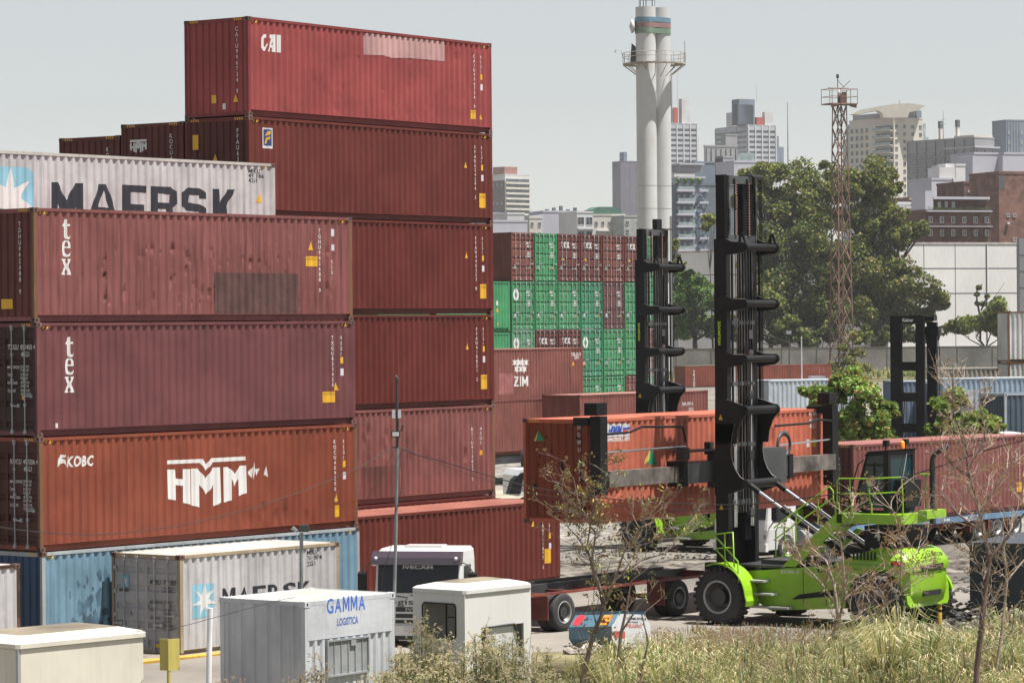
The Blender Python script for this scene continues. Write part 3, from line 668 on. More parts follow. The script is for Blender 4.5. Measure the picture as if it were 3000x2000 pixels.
def handler():
    T = thing('container_handler', 'lime green container handler with a tall black mast holding the orange container', 'container handler', (SO.x, SO.y, 0), SU, 'lime green container handlers')
    ym = -.87                       # outer face of the near upright
    xr = S.side(2127, 900, ym)[0]; x0 = xr-.36
    zo, zi = S.side(2100, 700, ym)[1], S.side(2100, 512, ym)[1]
    for y0, y1 in ((ym, ym+.20), (.50, .70)):
        part('mast_upright', MB().box(x0-.03, xr+.02, y0, y1, .35, zo), M_BLACK, T)
    inn = []
    for y0, y1 in ((ym+.03, ym+.17), (.53, .67)):
        part('inner_upright', MB().box(x0+.03, xr-.04, y0, y1, zo, zi), M_BLACK, T)
        part('inner_rail', MB().box(xr-.035, xr+.03, y1-.005, y1+.06, zo-.2, zi-.03), GREY_P, T)
    part('mast_head', MB().box(x0+.05, xr+.0, ym+.175, .525, zi-.24, zi-.02).box(x0+.04, xr+.12, .35, .95, zi-.02, zi+.03), DGREY, T)
    part('cross_plate', MB().box(xr-.06, xr+.04, ym+.1, .62, zo-.12, zo+.10), DGREY, T)
    for z in (zo+1.05, zo-2.35): part('cross_plate', MB().box(x0+.05, x0+.12, ym+.2, .5, z-.14, z+.14), mat('grey cross plate', (.13,.13,.13), .5, var=.3), T)
    for y in (-.38, .28):
        mb = MB(); z = zo+.1
        while z < zi-.25: mb.box(xr+.02, xr+.07, y-.028, y+.028, z, z+.045); z += .075
        part('chain', mb, mat('greasy chain links', (.34,.20,.15), .5, .4, var=.3), T)
        part('chain_strand', MB().tube((xr+.03, y-.05, zo), (xr+.03, y-.05, zi-.1), .022, 6), M_BLACK, T)
    part('mast_column', MB().box(x0+.05, xr-.1, .18, .50, 2.2, zo+1.55), M_BLACK, T)
    part('inner_column', MB().box(x0+.02, xr-.08, -.45, -.12, .8, 7.3), M_BLACK, T) if False else None
    for y, r in ((.82, .012), (.88, .012), (.94, .012)): part('hose', MB().path([(xr+.05, y, 5.0), (xr+.05, y, zi-.12)], r, 5), M_BLACK, T)
    part('side_pipe', MB().tube((xr+.0, .86, 5.4), (xr+.0, .86, zo-.2), .035, 8), M_BLACK, T)
    part('side_pipe', MB().tube((xr+.0, -.55, 5.4), (xr+.0, -.55, zo-.2), .035, 8), M_BLACK, T)
    for y in (-.50, .36): part('lift_cylinder', MB().tube((xr+.0, y, 2.6), (xr+.0, y, 5.7), .07, 12).tube((xr+.0, y, 5.7), (xr+.0, y, 7.2), .05, 12), CHROME if y < 0 else CHROME, T)
    part('pulley', MB().lathe([(.001, .02), (.10, .02), (.10, -.02), (.001, -.02)], (xr+.12, .22, 7.45), 'x', 18), mat('pink grey pulley', (.33,.22,.22), .6), T)
    # guard arms: a plate on each side and a tube between their tips
    kz_ = [(235, 290, .10), (628, 680, .10), (1012, 1062, .10), (1338, 1415, .115)]
    for i, (yt, yc, rt) in enumerate(kz_):
        L = [(224, yt), (300, yt), (345, yt+18), (425, yc-32), (441, yc-10), (441, yc+12), (425, yc+38), (335, yc+52), (224, yc+60)] if i < 3 else \
            [(224, yt), (300, yt), (432, yc-30), (443, yc-5), (440, yc+25), (405, yc+75), (380, yc+150), (372, yc+230), (224, yc+230)]
        P = [r6(a, b, ym-.02) for a, b in L]
        part('guard_plate', MB().prism(P, 'y', ym-.03, ym+.0), M_BLACK, T); part('guard_plate', MB().prism(P, 'y', .72, .75), M_BLACK, T)
        c = r6(432, yc, ym); part('guard_tube', MB().tube((c[0]-.04, ym-.0, c[1]), (c[0]-.04, .74, c[1]), rt, 16), M_BLACK, T)
        part('tube_collar', MB().tube((c[0]-.04, ym-.05, c[1]), (c[0]-.04, ym+.02, c[1]), rt+.035, 16).tube((c[0]-.04, .70, c[1]), (c[0]-.04, .78, c[1]), rt+.035, 16), M_BLACK, T)
        if i == 0:
            for y in (ym+.0, .70):
                q = [(c[0]-.24, c[1]+.03), (c[0]-.2, c[1]+.3), (c[0]-.12, c[1]+.4), (c[0]-.05, c[1]+.36), (c[0]+.03, c[1]+.1), (c[0]-.02, c[1]+.08), (c[0]-.09, c[1]+.28), (c[0]-.14, c[1]+.28), (c[0]-.15, c[1]+.05)]
                part('lifting_eye', MB().prism(q, 'y', y-.02, y+.02), M_BLACK, T)
    P = [r5(*p, ym) for p in ((95,0),(440,0),(400,160),(375,320),(370,480),(395,650),(455,810),(530,920),(625,985),(635,1060),(600,1120),(500,1160),(330,1220),(95,1230))]
    part('guard_plate', MB().prism(P, 'y', ym-.03, ym+.0), M_BLACK, T); part('guard_plate', MB().prism(P, 'y', .72, .75), M_BLACK, T)
    for o in [q for q in T.children if q.name.startswith('guard_plate')]:
        vs = [v.co for v in o.data.vertices]; n = len(vs)//2; yy = vs[0].y-.004 if vs[0].y < 0 else vs[n].y+.004
        part('plate_rim_highlight', MB().path([(vs[i].x, yy, vs[i].z) for i in range(1, n-1)], .009, 4), GREY_P, T)  # thin grey lines painted as highlights on the black plate edges
    edge = [r5(*p, ym) for p in ((400,160),(375,320),(370,480),(395,650),(455,810),(530,920),(625,985))]
    part('plate_rim_highlight', MB().path([(p[0], ym-.03, p[1]) for p in edge], .012, 5), GREY_P, T); part('plate_rim_highlight', MB().path([(p[0], .75, p[1]) for p in edge], .012, 5), GREY_P, T)
    c = r5(610, 1040, ym); part('guard_tube', MB().tube((c[0], ym-.04, c[1]), (c[0], .78, c[1]), .125, 16), M_BLACK, T)
    part('brace', MB().path([(x0+.1, ym+.15, 4.5), (x0+.1, -.1, 2.9)], .06, 6).path([(x0+.1, .5, 4.5), (x0+.1, -.1, 2.9)], .06, 6), DGREY, T)
    part('mast_back', MB().box(x0-.02, x0+.06, ym+.2, .5, 1.0, 3.6), M_BLACK, T)
    z4 = r5(780, 0, 0)
    flat_mark('lettering', [[(-(q[1]), q[0]) for q in t] for t in place(text_tris('ZOOMLION', .03), 0, 0, .085, 1.05)], LIME, T, lambda x, z: (x0+.17+x*1.0, ym-.008, r6(255, 800, ym)[1]-0+z*-1 if False else r6(255, 800, ym)[1]-z))
    rs_ = random.Random(6)
    for i in range(9): y = -.42+i*.095; x = xr+.03+.03*(i % 3); part('hose', MB().path([(x, y, zo-.3), (x+.02, y+rs_.uniform(-.03, .03), 7.2), (x-.02, y+rs_.uniform(-.05, .05), 5), (x+.02, y, 3.0)], .014+.006*(i % 2), 5), M_DARK if i % 2 else GREY_P, T)
    for z in (3.3, 4.9, 6.6, 8.3): part('mast_clamp', MB().box(xr-.05, xr+.06, ym+.2, .5, z-.05, z+.05), DGREY, T); part('grease_box', MB().box(xr+.02, xr+.14, .1, .3, z-.45, z-.2), DGREY, T)
    for z, y in ((3.1, ym-.004), (5.6, ym-.004)): flat_mark('warning_sticker', tri_mark(x0+.1, z, .14), M_YEL, T, lambda x, zz_: (x, ym-.035, zz_))
    # tilt cylinders
    for y, a, b in ((ym+.12, (640, 1050), None), (.62, (640, 1050), None)):
        p0 = Vector((c[0]+.05, y, c[1]-.02)); q = r3(1165, 690, ym); p1 = Vector((q[0], y*1.05, q[1]-.15)); d = p1-p0
        part('tilt_cylinder', MB().tube(p0+d*.32, p1, .085, 14), M_BLACK, T); part('cylinder_rod', MB().tube(p0+d*.10, p0+d*.32, .05, 12), CHROME, T)
        part('rod_eye', MB().tube(p0, p0+d*.1, .08, 10), M_BLACK, T)
        o = Vector((0, 0, .13)); part('hydraulic_pipe', MB().path([p0+d*.34+o, p0+d*.4+o, p0+d*.9+o], .02, 6), M_GALV, T)
    # wheels
    wx = S.side(2102, 1748, -2.0)
    for y, s in ((-1.75, -1), (1.75, 1)): wheel(T, (wx[0], y, .77), .77, .52, s, lugs=26, dish=-.2)
    rx = S.side(2553, 1756, -1.6)[0]
    for y, s in ((-1.35, -1), (1.35, 1)): wheel(T, (rx, y, .74), .74, .5, s, lugs=24, dish=.2)
    part('front_axle', MB().tube((wx[0], -1.5, .77), (wx[0], 1.5, .77), .3, 12), M_DARK, T); part('rear_axle', MB().tube((rx, -1.1, .74), (rx, 1.1, .74), .2, 12), M_DARK, T)
    # front mudguards
    for y0, y1 in ((-2.05, -1.42), (1.42, 2.05)):
        mb = MB(); A = [radians(112-i*9) for i in range(15)]; ro, ri = .93, .90
        o_ = [(wx[0]+ro*cos(a)*(1.0 if a > 0 else 1.06), .77+ro*sin(a)) for a in A]; i_ = [(wx[0]+ri*cos(a)*(1.0 if a > 0 else 1.06), .77+ri*sin(a)) for a in A]
        mb.prism(o_+i_[::-1], 'y', y0, y1)
        part('mudguard', mb, GREEN, T)
    # chassis
    P = [r3(*p, -1.25) for p in ((440,797),(700,782),(900,767),(1150,748),(1300,742),(1300,800),(1180,860),(1125,960),(1120,1055),(800,1062),(600,1066),(520,1010),(490,900))]
    part('chassis', MB().prism(P, 'y', -1.25, 1.25), GREEN, T)
    P = [r3(*p, -1.28) for p in ((750,990),(800,958),(1118,915),(1122,962),(770,992))]
    part('side_stripe', MB().prism(P, 'y', -1.262, -1.252), M_BLACK, T)
    P = [r3(*p, -1.28) for p in ((922,775),(1105,762),(1125,790),(925,806))]
    part('name_panel', MB().prism(P, 'y', -1.262, -1.252), M_BLACK, T)
    def letter(s, x, y, x2, h, m, off, b=.03):
        a, c2 = r3(x, y, off), r3(x2, y, off); t = text_tris(s, b); flat_mark('lettering', place(t, a[0], a[1], h, (c2[0]-a[0])/width(t)/h), m, T, lambda u, z: (u, off-.006, z))
    letter('ZOOMLION', 940, 795, 1085, .10, LIME, -1.262); letter('EC90-7', 678, 810, 805, .085, M_WHITE, -1.25)
    for x1, x2, y in ((435, 612, 855), (440, 668, 943), (435, 780, 1032)):
        a, b = r3(x1, y, -1.5), r3(x2, y, -1.5); part('step', MB().box(a[0], b[0]-.2, -1.62, -1.26, a[1]-.05, a[1]), TREAD, T)
    part('deck', MB().box(r3(390,0,-1)[0], r3(700,0,-1)[0], -1.2, 1.2, r3(500,765,-1.2)[1]-.02, r3(500,765,-1.2)[1]+.05), M_DARK, T)
    part('deck', MB().box(r3(520,0,-1)[0], r3(1080,0,-1)[0], -.6, 1.2, r3(600,722,-.6)[1]-.06, r3(600,722,-.6)[1]), TREAD, T)
    part('engine', MB().box(.6, 3.0, -.8, .8, 1.2, 1.75).box(1.4, 2.2, -.5, .6, 1.75, 2.0), M_DARK, T)
    # rear hood and counterweight
    xa = r3(1300, 700, -1.25)[0]; xe = r3(1500, 900, -1.25)[0]+.22; zt = r3(1480, 650, -1.25)[1]; zm = r3(1480, 800, -1.25)[1]; zb = r3(1560, 1058, -1.25)[1]
    def ring(z, xf, xb, hw, n=9, ex=.5):
        pts = [(xf, -hw, z)]
        for i in range(n+1):
            a = -pi/2+pi*i/n; ca, sa = cos(a), sin(a)
            pts.append((xb-.55+.55*abs(ca)**ex, hw*(abs(sa)**ex)*(1 if sa > 0 else -1), z))
        pts.append((xf, hw, z)); return pts
    mb = MB(); R = [ring(zm-.02, rx+.05-1.35, xe+.03, 1.26), ring(zm+.14, rx-1.35, xe+.05, 1.28), ring((zm+zt)/2, rx-.95, xe+.0, 1.22), ring(zt-.10, rx-.45, xe-.12, 1.08), ring(zt, rx-.2, xe-.28, .9)]
    mb.grid(R, True); n = len(R[0]); mb.add(R[-1], [tuple(range(n))]); mb.add(R[0], [tuple(range(n-1, -1, -1))])
    for k in range(len(R)-1): mb.add([R[k][0], R[k][-1], R[k+1][-1], R[k+1][0]], [(0, 1, 2, 3)])
    part('rear_hood', mb, GREEN, T)
    for i in range(7): part('vent_slot', MB().box(rx-.75+i*.11, rx-.70+i*.11, -1.295, -1.27, zm+.28, zm+.5), M_HOLE_SHADE, T)
    part('seam', MB().box(rx-1.2, xe-.4, -1.29, -1.262, zm+.145, zm+.155), M_DARK, T)
    for x_ in (rx-2.35, rx-1.62): part('seam', MB().box(x_, x_+.012, -1.262, -1.252, .62, zm-.05), M_DARK, T)
    mb = MB(); R = [ring(zb, rx+.86, xe-.14, 1.0), ring(zb+.12, rx+.84, xe-.03, 1.12), ring((zb+zm)/2, rx+.8, xe+.02, 1.18), ring(zm-.05, rx+.62, xe+.0, 1.2)]
    mb.grid(R, True); n = len(R[0]); mb.add(R[-1], [tuple(range(n))]); mb.add(R[0], [tuple(range(n-1, -1, -1))])
    for k in range(len(R)-1): mb.add([R[k][0], R[k][-1], R[k+1][-1], R[k+1][0]], [(0, 1, 2, 3)])
    part('counterweight', mb, GREEN, T)
    for y0, y1 in ((-1.33, -1.22), (1.22, 1.33)):
        A = [radians(172-i*13) for i in range(13)]
        inner = [(rx+.92*cos(a), .74+.92*sin(a)) for a in A]; zz = zm+.0; xo = rx+1.05 if y0 < 0 else xe-.35
        outer = [(xo, inner[-1][1]), (xo, zz), (rx-1.45, zz), (rx-1.05, inner[0][1])]
        part('wheel_arch', MB().prism(inner+outer, 'y', y0, y1), GREEN, T)
    def rr(y0, y1, z0, z1, m, nm): return part(nm, MB().box(xe-.10, xe+.045, y0, y1, z0, z1), m, T)
    rr(-.55, .62, zm+.0, zm+.16-.02, M_HOLE_SHADE, 'air_intake'); rr(-.45, .5, zb+.28, zb+.42, M_HOLE_SHADE, 'air_intake')
    e = text_tris('ZOOMLION', .03); flat_mark('lettering', place(e, -.42, zm+.34, .11, .95/width(e)/.11), M_BLACK, T, lambda y, z: (xe+.062, y, z))
    a = r3(1440, 760, -1.3); b = r3(1505, 733, -1.3)
    lamp = part('tail_lamp', MB().box(a[0], b[0]+.06, -1.37, -1.30, a[1]-.02, b[1]+.02), M_BLACK, T)
    part('red_lens', MB().box(a[0]+.09, a[0]+.26, -1.385, -1.372, a[1], b[1]), mat('red lens', (.75,.05,.02), .25, var=0), lamp); part('clear_lens', MB().box(a[0]+.28, a[0]+.40, -1.385, -1.372, a[1], b[1]), M_STK, lamp)
    # cab tower, platform, cab
    pc = -.72
    part('cab_pillar', MB().box(r3(1250,0,-.6)[0], r3(1510,0,-.6)[0]+.0, -.62, .75, r3(0+1300,640,-.6)[1], r3(1300,485,-.6)[1]), M_BLACK, T)
    a = r3(1322, 585, -.63); flat_mark('lettering', place(text_tris('4', .03), a[0], a[1], .30, .85), M_WHITE, T, lambda u, z: (u, -.632, z))
    A, B = r3(1060, 425, -1.2), r3(1505, 480, -1.2)
    part('platform', MB().box(A[0], B[0], -1.2, .35, B[1], B[1]+.26), GREEN, T); part('platform', MB().box(B[0], B[0]+.28, -.3, .75, B[1]+.12, B[1]+.34), GREEN, T)
    s0, s1 = r3(685, 765, -1.2), r3(1075, 470, -1.2)
    part('stair_stringer', MB().prism([(s0[0], s0[1]), (s0[0]+.42, s0[1]), (s1[0]+.1, s1[1]), (s1[0]+.1, s1[1]+.26), (s1[0]-.12, s1[1]+.26)], 'y', -1.2, -1.12), GREEN, T)
    part('stair_stringer', MB().prism([(s0[0], s0[1]), (s0[0]+.42, s0[1]), (s1[0]+.1, s1[1]), (s1[0]+.1, s1[1]+.26), (s1[0]-.12, s1[1]+.26)], 'y', -.48, -.42), GREEN, T)
    for i in range(6):
        f = (i+.5)/6; x = s0[0]+.2+(s1[0]-s0[0]-.1)*f; z = s0[1]+(s1[1]-s0[1])*f; part('stair_tread', MB().box(x-.1, x+.14, -1.118, -.482, z, z+.03), TREAD, T)
    part('stair_stringer', MB().prism([r3(1050,635,.9), r3(1110,640,.9), r3(1240,510,.9), r3(1200,500,.9)], 'y', .88, .94), GREEN, T)
    # cab shell
    SH = [rz(*p, pc) for p in ((800,1335),(690,1240),(632,1120),(640,960),(700,700),(800,330),(850,290),(1185,250),(1185,1340))]
    xb = SH[7][0]; zb_, zt_ = SH[0][1], SH[7][1]; y2 = pc+1.45
    GL = [rz(*p, pc) for p in ((700,1210),(660,1110),(665,970),(720,740),(815,350),(860,315),(1115,300),(1115,1220))]
    part('cab_glass', MB().prism(GL, 'y', pc+.012, y2-.012), CABGL, T)
    mb = MB()
    for y0, y1 in ((pc, pc+.05), (y2-.05, y2)):
        n = len(SH); inner = [rz(*p, pc) for p in ((815,1255),(730,1200),(675,1110),(682,970),(735,740),(828,365),(868,330),(1105,310),(1105,1255))]
        for i in range(n):
            j = (i+1) % n; mb.prism([SH[i], SH[j], inner[j], inner[i]], 'y', y0, y1)
        m0, m1 = rz(935, 440, pc), rz(930, 950, pc); mb.prism([m0, (m0[0]+.05, m0[1]), (m1[0]+.05, m1[1]), m1], 'y', y0-.0, y1)
        m0 = rz(800, 460, pc); mb.box(m0[0], xb-.1, y0-.001, y1+.001, m0[1]-.05, m0[1]); m0 = rz(650, 970, pc); mb.box(m0[0], xb-.1, y0-.001, y1+.001, m0[1]-.04, m0[1]+.04)
    mb.prism([SH[5], SH[6], SH[7], (SH[7][0]+.05, SH[7][1]+.05), (SH[6][0], SH[6][1]+.07), (SH[5][0]-.03, SH[5][1]+.02)], 'y', pc-.03, y2+.05)
    mb.box(xb-.07, xb+.0, pc+.05, y2-.05, zb_, zb_+.62); mb.box(xb-.07, xb, pc+.05, pc+.14, zb_+.62, zt_); mb.box(xb-.07, xb, y2-.14, y2-.05, zb_+.62, zt_); mb.box(xb-.07, xb, pc+.14, y2-.14, zt_-.12, zt_)
    mb.box(SH[0][0], xb-.07, pc+.05, y2-.05, zb_-.03, zb_+.07)
    part('cab_frame', mb, M_BLACK, T)
    part('rear_window', MB().box(xb-.05, xb-.03, pc+.14, y2-.14, zb_+.62, zt_-.12), mat('teal tinted glass', (.010,.032,.038), .12, var=0, spec=.4), T)
    part('seat', MB().box(xb-.8, xb-.3, -.3, .3, zb_+.3, zb_+.5), M_DARK, T)
    part('beacon', MB().lathe([(.07, 0), (.07, .16), (.04, .21), (.001, .22)], (xb-.15, .3, zt_+.05), 'z', 12), mat('orange beacon', (.85,.25,.02), .3, var=0), T)
    for y in (-.5, .55): part('work_lamp', MB().box(xb-.25, xb-.12, y-.08, y+.08, zt_+.14, zt_+.30).tube((xb-.2, y, zt_+.03), (xb-.2, y, zt_+.15), .02, 6), M_BLACK, T)
    part('wiper', MB().path([(xb+.02, .25, zt_-.08), (xb+.04, -.05, zt_-.85)], .012, 5), M_GALV, T)
    a = rz(790, 895, pc); flat_mark('lettering', place(text_tris('yox', .02), 0, 0, .28, .7) and [[(-(q[1]), q[0]) for q in t] for t in place(text_tris('vex', .02), 0, 0, .16, 1.0)], mat('pale blue writing', (.4,.55,.6), .5), T, lambda u, z: (a[0]+.18+u, pc-.004, a[1]+z)) 
    part('grab_rail', MB().path([(SH[5][0]-.03, pc-.06, SH[5][1]-.1), (SH[5][0]-.18, pc-.08, SH[5][1]-.2), (SH[3][0]-.16, pc-.08, SH[3][1]), (SH[2][0]-.14, pc-.08, SH[2][1]-.2), (SH[0][0], pc-.06, SH[0][1]+.05)], .018, 6), M_BLACK, T)
    part('rear_box', MB().box(xb+.02, xb+.34, -.4, .45, B[1]+.42, B[1]+1.15), M_BLACK, T)
    ex = rz(1950, 1000, 1.1); e1 = rz(1950, 380, 1.1)
    part('exhaust_pipe', MB().path([(ex[0], 1.1, B[1]-.1), (ex[0], 1.1, e1[1]-.25), (ex[0], 1.1, e1[1]), (ex[0]+.08, 1.1, e1[1]+.14), (ex[0]+.32, 1.1, e1[1]+.28), (ex[0]+.5, 1.1, e1[1]+.38)], [.085,.085,.065,.065,.065,.065], 12), M_DARK, T)
    # rails
    def RP(off, *p): return [(*(lambda q: (q[0], off, q[1]))(rz(a, b, off)),) for a, b in p]
    yo = -1.15
    rail('guard_rail', RP(yo, (345,1450),(345,1190),(310,1100),(305,750),(345,710),(880,715),(1400,690)), T)
    rail('guard_rail', RP(yo, (310,965),(880,975),(1430,940)), T)
    for x, x2 in ((528, 575), (860, 905)): rail('rail_post', RP(yo, (x,715),(x+5,1050),(x2-5,1170),(x2,1450)), T)
    rail('rail_post', RP(yo, (1415,700),(1435,1000),(1440,1370)), T)
    rail('hand_rail', RP(yo, (350,1335),(560,1160)), T)
    rail('hand_rail', RP(yo, (285,1400),(275,1200),(240,1080),(238,920),(180,850),(-20,990),(-360,1240),(-780,1560)), T); rail('hand_rail', RP(yo, (225,1050),(-40,1240),(-500,1560),(-780,1770)), T)
    for x, y, y2_ in ((-20, 1000, 1500), (-400, 1280, 1790)): rail('rail_post', RP(yo, (x, y), (x, y2_)), T)
    rail('guard_rail', RP(.95, (1730,635),(1900,640)), T); rail('rail_post', RP(.95, (1855,655),(1825,690),(1830,1100),(1855,1450)), T); rail('guard_rail', RP(.95, (1770,885),(1910,885)), T)
    def R3(off, *p): return [(q[0], off, q[1]) for q in [r3(a, b, off) for a, b in p]]
    rail('guard_rail', R3(-1.95, (385,880),(380,730),(235,570),(222,545),(345,530),(355,770)), T); rail('rail_post', R3(-1.95, (290,540),(292,775)), T); rail('guard_rail', R3(-1.95, (230,640),(345,635)), T); rail('hand_rail', R3(-1.95, (232,650),(385,830)), T)
    rail('guard_rail', R3(.4, (640,740),(642,520),(655,495),(760,500),(765,640)), T); rail('rail_post', R3(.4, (700,500),(702,690)), T)
    part('front_lamp', MB().cbox((r3(190,765,-1.6)[0], -1.5, r3(190,765,-1.6)[1]), (.3, .3, .22)), M_BLACK, T)
    # spreader along the container side
    xs = -2.0
    def pe(px, py, off=xs): return S.end(px, py, off)
    yL = pe(1757, 1300)[0]; yR = pe(2436, 1300)[0]; zc = (pe(1880, 1385)[1]+pe(2380, 1348)[1])/2
    y_a, y_b, y_c, y_d = pe(1975,1380)[0], pe(2092,1380)[0], pe(2262,1370)[0], pe(2296,1360)[0]
    part('spreader_frame', MB().box(xs-.2, xs+.28, y_a, y_d, zc-.38, zc+.22).box(xs-.0, xs+.5, y_b-.35, y_c, zc-.55, zc+.5), DGREY, T)
    part('end_housing', MB().box(xs-.24, xs+.32, y_a-.02, y_a+.22, zc-.45, zc+.26), M_BLACK, T); part('end_housing', MB().box(xs-.24, xs+.32, y_d-.2, y_d+.02, zc-.45, zc+.26), M_BLACK, T)
    bm_ = mat('bare scraped beam', (.15,.13,.115), .45, .3, var=.45, scale=5, streak=.6)
    part('telescopic_beam', MB().box(xs-.12, xs+.18, yL+.2, y_a, zc-.32, zc+.12), bm_, T); part('telescopic_beam', MB().box(xs-.12, xs+.18, y_d, yR-.05, zc-.30, zc+.16), bm_, T)
    for yy, z1, z0 in ((yL, pe(1757,1180)[1], pe(1757,1450)[1]), (yR, pe(2436,1150)[1], pe(2436,1420)[1])):
        part('end_arm', MB().box(xs-.2, xs+.14, yy-.17, yy+.17, z0, z1-.36).box(xs-.34, xs+.08, yy-.24, yy+.24, z1-.34, z1).box(xs-.8, xs-.30, yy-.12, yy+.12, z1-.62, z1-.4), M_BLACK, T)
    part('side_shift_rod', MB().tube((xs+.05, yL+.1, zc+.62), (xs+.05, y_a+.5, zc+.66), .03, 8), CHROME, T); part('side_shift_rod', MB().tube((xs+.05, y_d-.4, zc+.52), (xs+.05, yR-.1, zc+.6), .03, 8), CHROME, T)
    part('hose', MB().path([(xs+.1, yL+.15, zc+1.12), (xs+.1, yL+1.3, zc+1.15), (xs+.1, yL+1.9, zc+1.28), (xs+.1, y_a+.3, zc+1.22), (xs+.1, y_a+.45, zc+.8)], .035, 7), M_BLACK, T)
    part('hose', MB().path([(xs+.1, y_d-.6, zc+1.1), (xs+.1, y_d+1.2, zc+1.12), (xs+.1, y_d+1.8, zc+1.22), (xs+.1, y_d+2.8, zc+1.15), (xs+.1, yR-.2, zc+1.2)], .035, 7), M_BLACK, T)
    part('valve_block', MB().box(xs-.1, xs+.35, y_a+.1, y_b-.1, zc+.5, zc+.56).box(xs-.05, xs+.2, y_a+.2, y_a+.5, zc+.3, zc+.62).box(xs, xs+.2, y_b-.5, y_b-.3, zc+.4, zc+.75), M_DARK, T)
    mb = MB(); mb.lathe([(.34, -.05), (.42, 0), (.34, .05), (.26, 0), (.34, -.05)], (xs+.35, y_c+.1, zc+.55), 'x', 22); part('hose_reel', mb, M_DARK, T)
    st = []; ya = y_a+.15
    for i in range(4): st += poly_tris([(ya+i*.3, zc+.28), (ya+.16+i*.3, zc+.28), (ya+.3+i*.3, zc+.58), (ya+.14+i*.3, zc+.58)])
    flat_mark('warning_stripes', st, mat('red stripe', (.6,.12,.05), .5), T, lambda y, z: (xs+.292, y, z)) if False else None
    return T
H1 = handler()
H2 = copy_tree(H1); H2.location = (SO.x-1.09, SO.y+29.7, 0); H2['label'] = 'second lime green container handler, standing behind the orange container'
for ch in H2.children:
    if ch.name.split('.')[0] in ('inner_upright', 'mast_head', 'inner_rail', 'chain', 'chain_strand'): ch.location.z -= .62
    if ch.name.split('.')[0] in ('spreader_frame', 'end_housing', 'telescopic_beam', 'end_arm', 'side_shift_rod', 'valve_block', 'hose_reel', 'hose'):
        v0 = ch.data.vertices[0].co
        if v0.x < -1.2 or ch.name.split('.')[0] != 'hose': ch.location.z -= 2.0
    if ch.name.split('.')[0] == 'lettering' and ch.matrix_basis.translation.length < .01 and ch.data.name.startswith('lettering'): pass
# ---------------------------------------------------------------- the carried container
R_OR = paint('faded orange red container paint', 236,124,100, streak=.35, rust=.06)
R_ORE = paint('shade toned orange red end', 168,74,52, streak=.6, rust=.10, rcol=(.03,.015,.01))  # darker copy of the side paint, shade baked into the end
YO = SU+pi/2; ON = Vector((2.24, 90.0)); zt = at(1740, 1227.5, 90.0).z
c = container('faded orange container held in the air, with a white logo panel', (ON.x, ON.y, zt-2.896), YO, R_OR, group='carried containers', endmat=R_ORE, edge=R_OR,
              dents=dent_fn(14, 1, 11, .4, 2.4, 13, .04, .08, .15))
fo = Frame(ON.x, ON.y, zt-2.896, YO)
def po(x, y): return fo.side(1400+x/2.94, 1100+y/2.94)
on_side(c, poly_tris([po(1108,418), po(1312,410), po(1312,520), po(1110,530)]), M_STK, 'logo_panel')
BLU = mat('logo blue', (.03,.07,.36), .5, var=0)
a, b = po(1120, 505), po(1255, 490); t = text_tris('HMM', .05, .35); e = on_side(c, place(t, a[0], a[1], .22, (b[0]-a[0])/width(t)/.22), BLU); e.location.y = -.006
for i in range(3): p = po(1258, 448+i*20); e = on_side(c, poly_tris([(p[0], p[1]), (p[0]+.33-.07*i, p[1]+.02), (p[0]+.3-.07*i, p[1]-.05), (p[0]-.02, p[1]-.05)]), BLU if i == 0 else mat('logo red', (.6,.06,.05), .5, var=0)); e.location.y = -.006
a, b = po(1112, 570), po(1312, 562); t = text_tris('www.hmm21.com', .03, .15); on_side(c, place(t, a[0], a[1], .16, (b[0]-a[0])/width(t)/.16), M_WHITE)
M_TG = mat('dark green triangle paint', (.01,.20,.10), .5, var=.1); M_TY = mat('pale yellow triangle paint', (.6,.5,.12), .5, var=.1)
on_side(c, poly_tris([po(1440,765), po(1480,628), po(1500,700)]), M_TY, 'emblem'); on_side(c, poly_tris([po(1462,765), po(1505,632), po(1552,765)]), M_TG, 'emblem')
p = fo.end(1400+485/2.94, 1100+562/2.94); q1 = fo.end(1400+522/2.94, 1100+472/2.94); q2 = fo.end(1400+580/2.94, 1100+562/2.94); q3 = fo.end(1400+505/2.94, 1100+562/2.94)
on_end(c, [[p, q1, q3]], M_TY, 'emblem'); on_end(c, [[q3, q1, q2]], M_TG, 'emblem', x=-.014)
on_end(c, [[(-p[0], p[1]) for p in q] for q in vtext('HDMU 6734220', -.52, 2.72, .12, .2)], M_WHITE)
on_end(c, tri_mark(.42, .95, .16), M_YEL, 'warning_sticker')
holes = []; rs = random.Random(11)
for i in range(16):
    x, z, r = rs.uniform(.2, 2.2), rs.uniform(.25, 2.5), rs.uniform(.02, .06); holes += poly_tris([(x+r*rs.uniform(.6, 1.3)*cos(a), z+r*1.4*rs.uniform(.6, 1.2)*sin(a)) for a in [k*pi/4 for k in range(8)]])
on_end(c, holes, M_HOLE_SHADE, 'rust_hole', x=-.003)
for s, x, y in (('HDMU', 2372, 1218), ('674220', 2372, 1237), ('45G1', 2372, 1254)):
    p = fo.side(x, y); on_side(c, place(text_tris(s, .01), p[0], p[1], .13, .95), M_WHITE)
on_side(c, rect(11.4, 11.55, 1.75, 2.0)+tri_mark(11.4, 1.3, .2), M_YEL, 'warning_sticker'); on_side(c, rect(11.05, 11.2, 1.75, 1.98), M_STK, 'capacity_sticker')
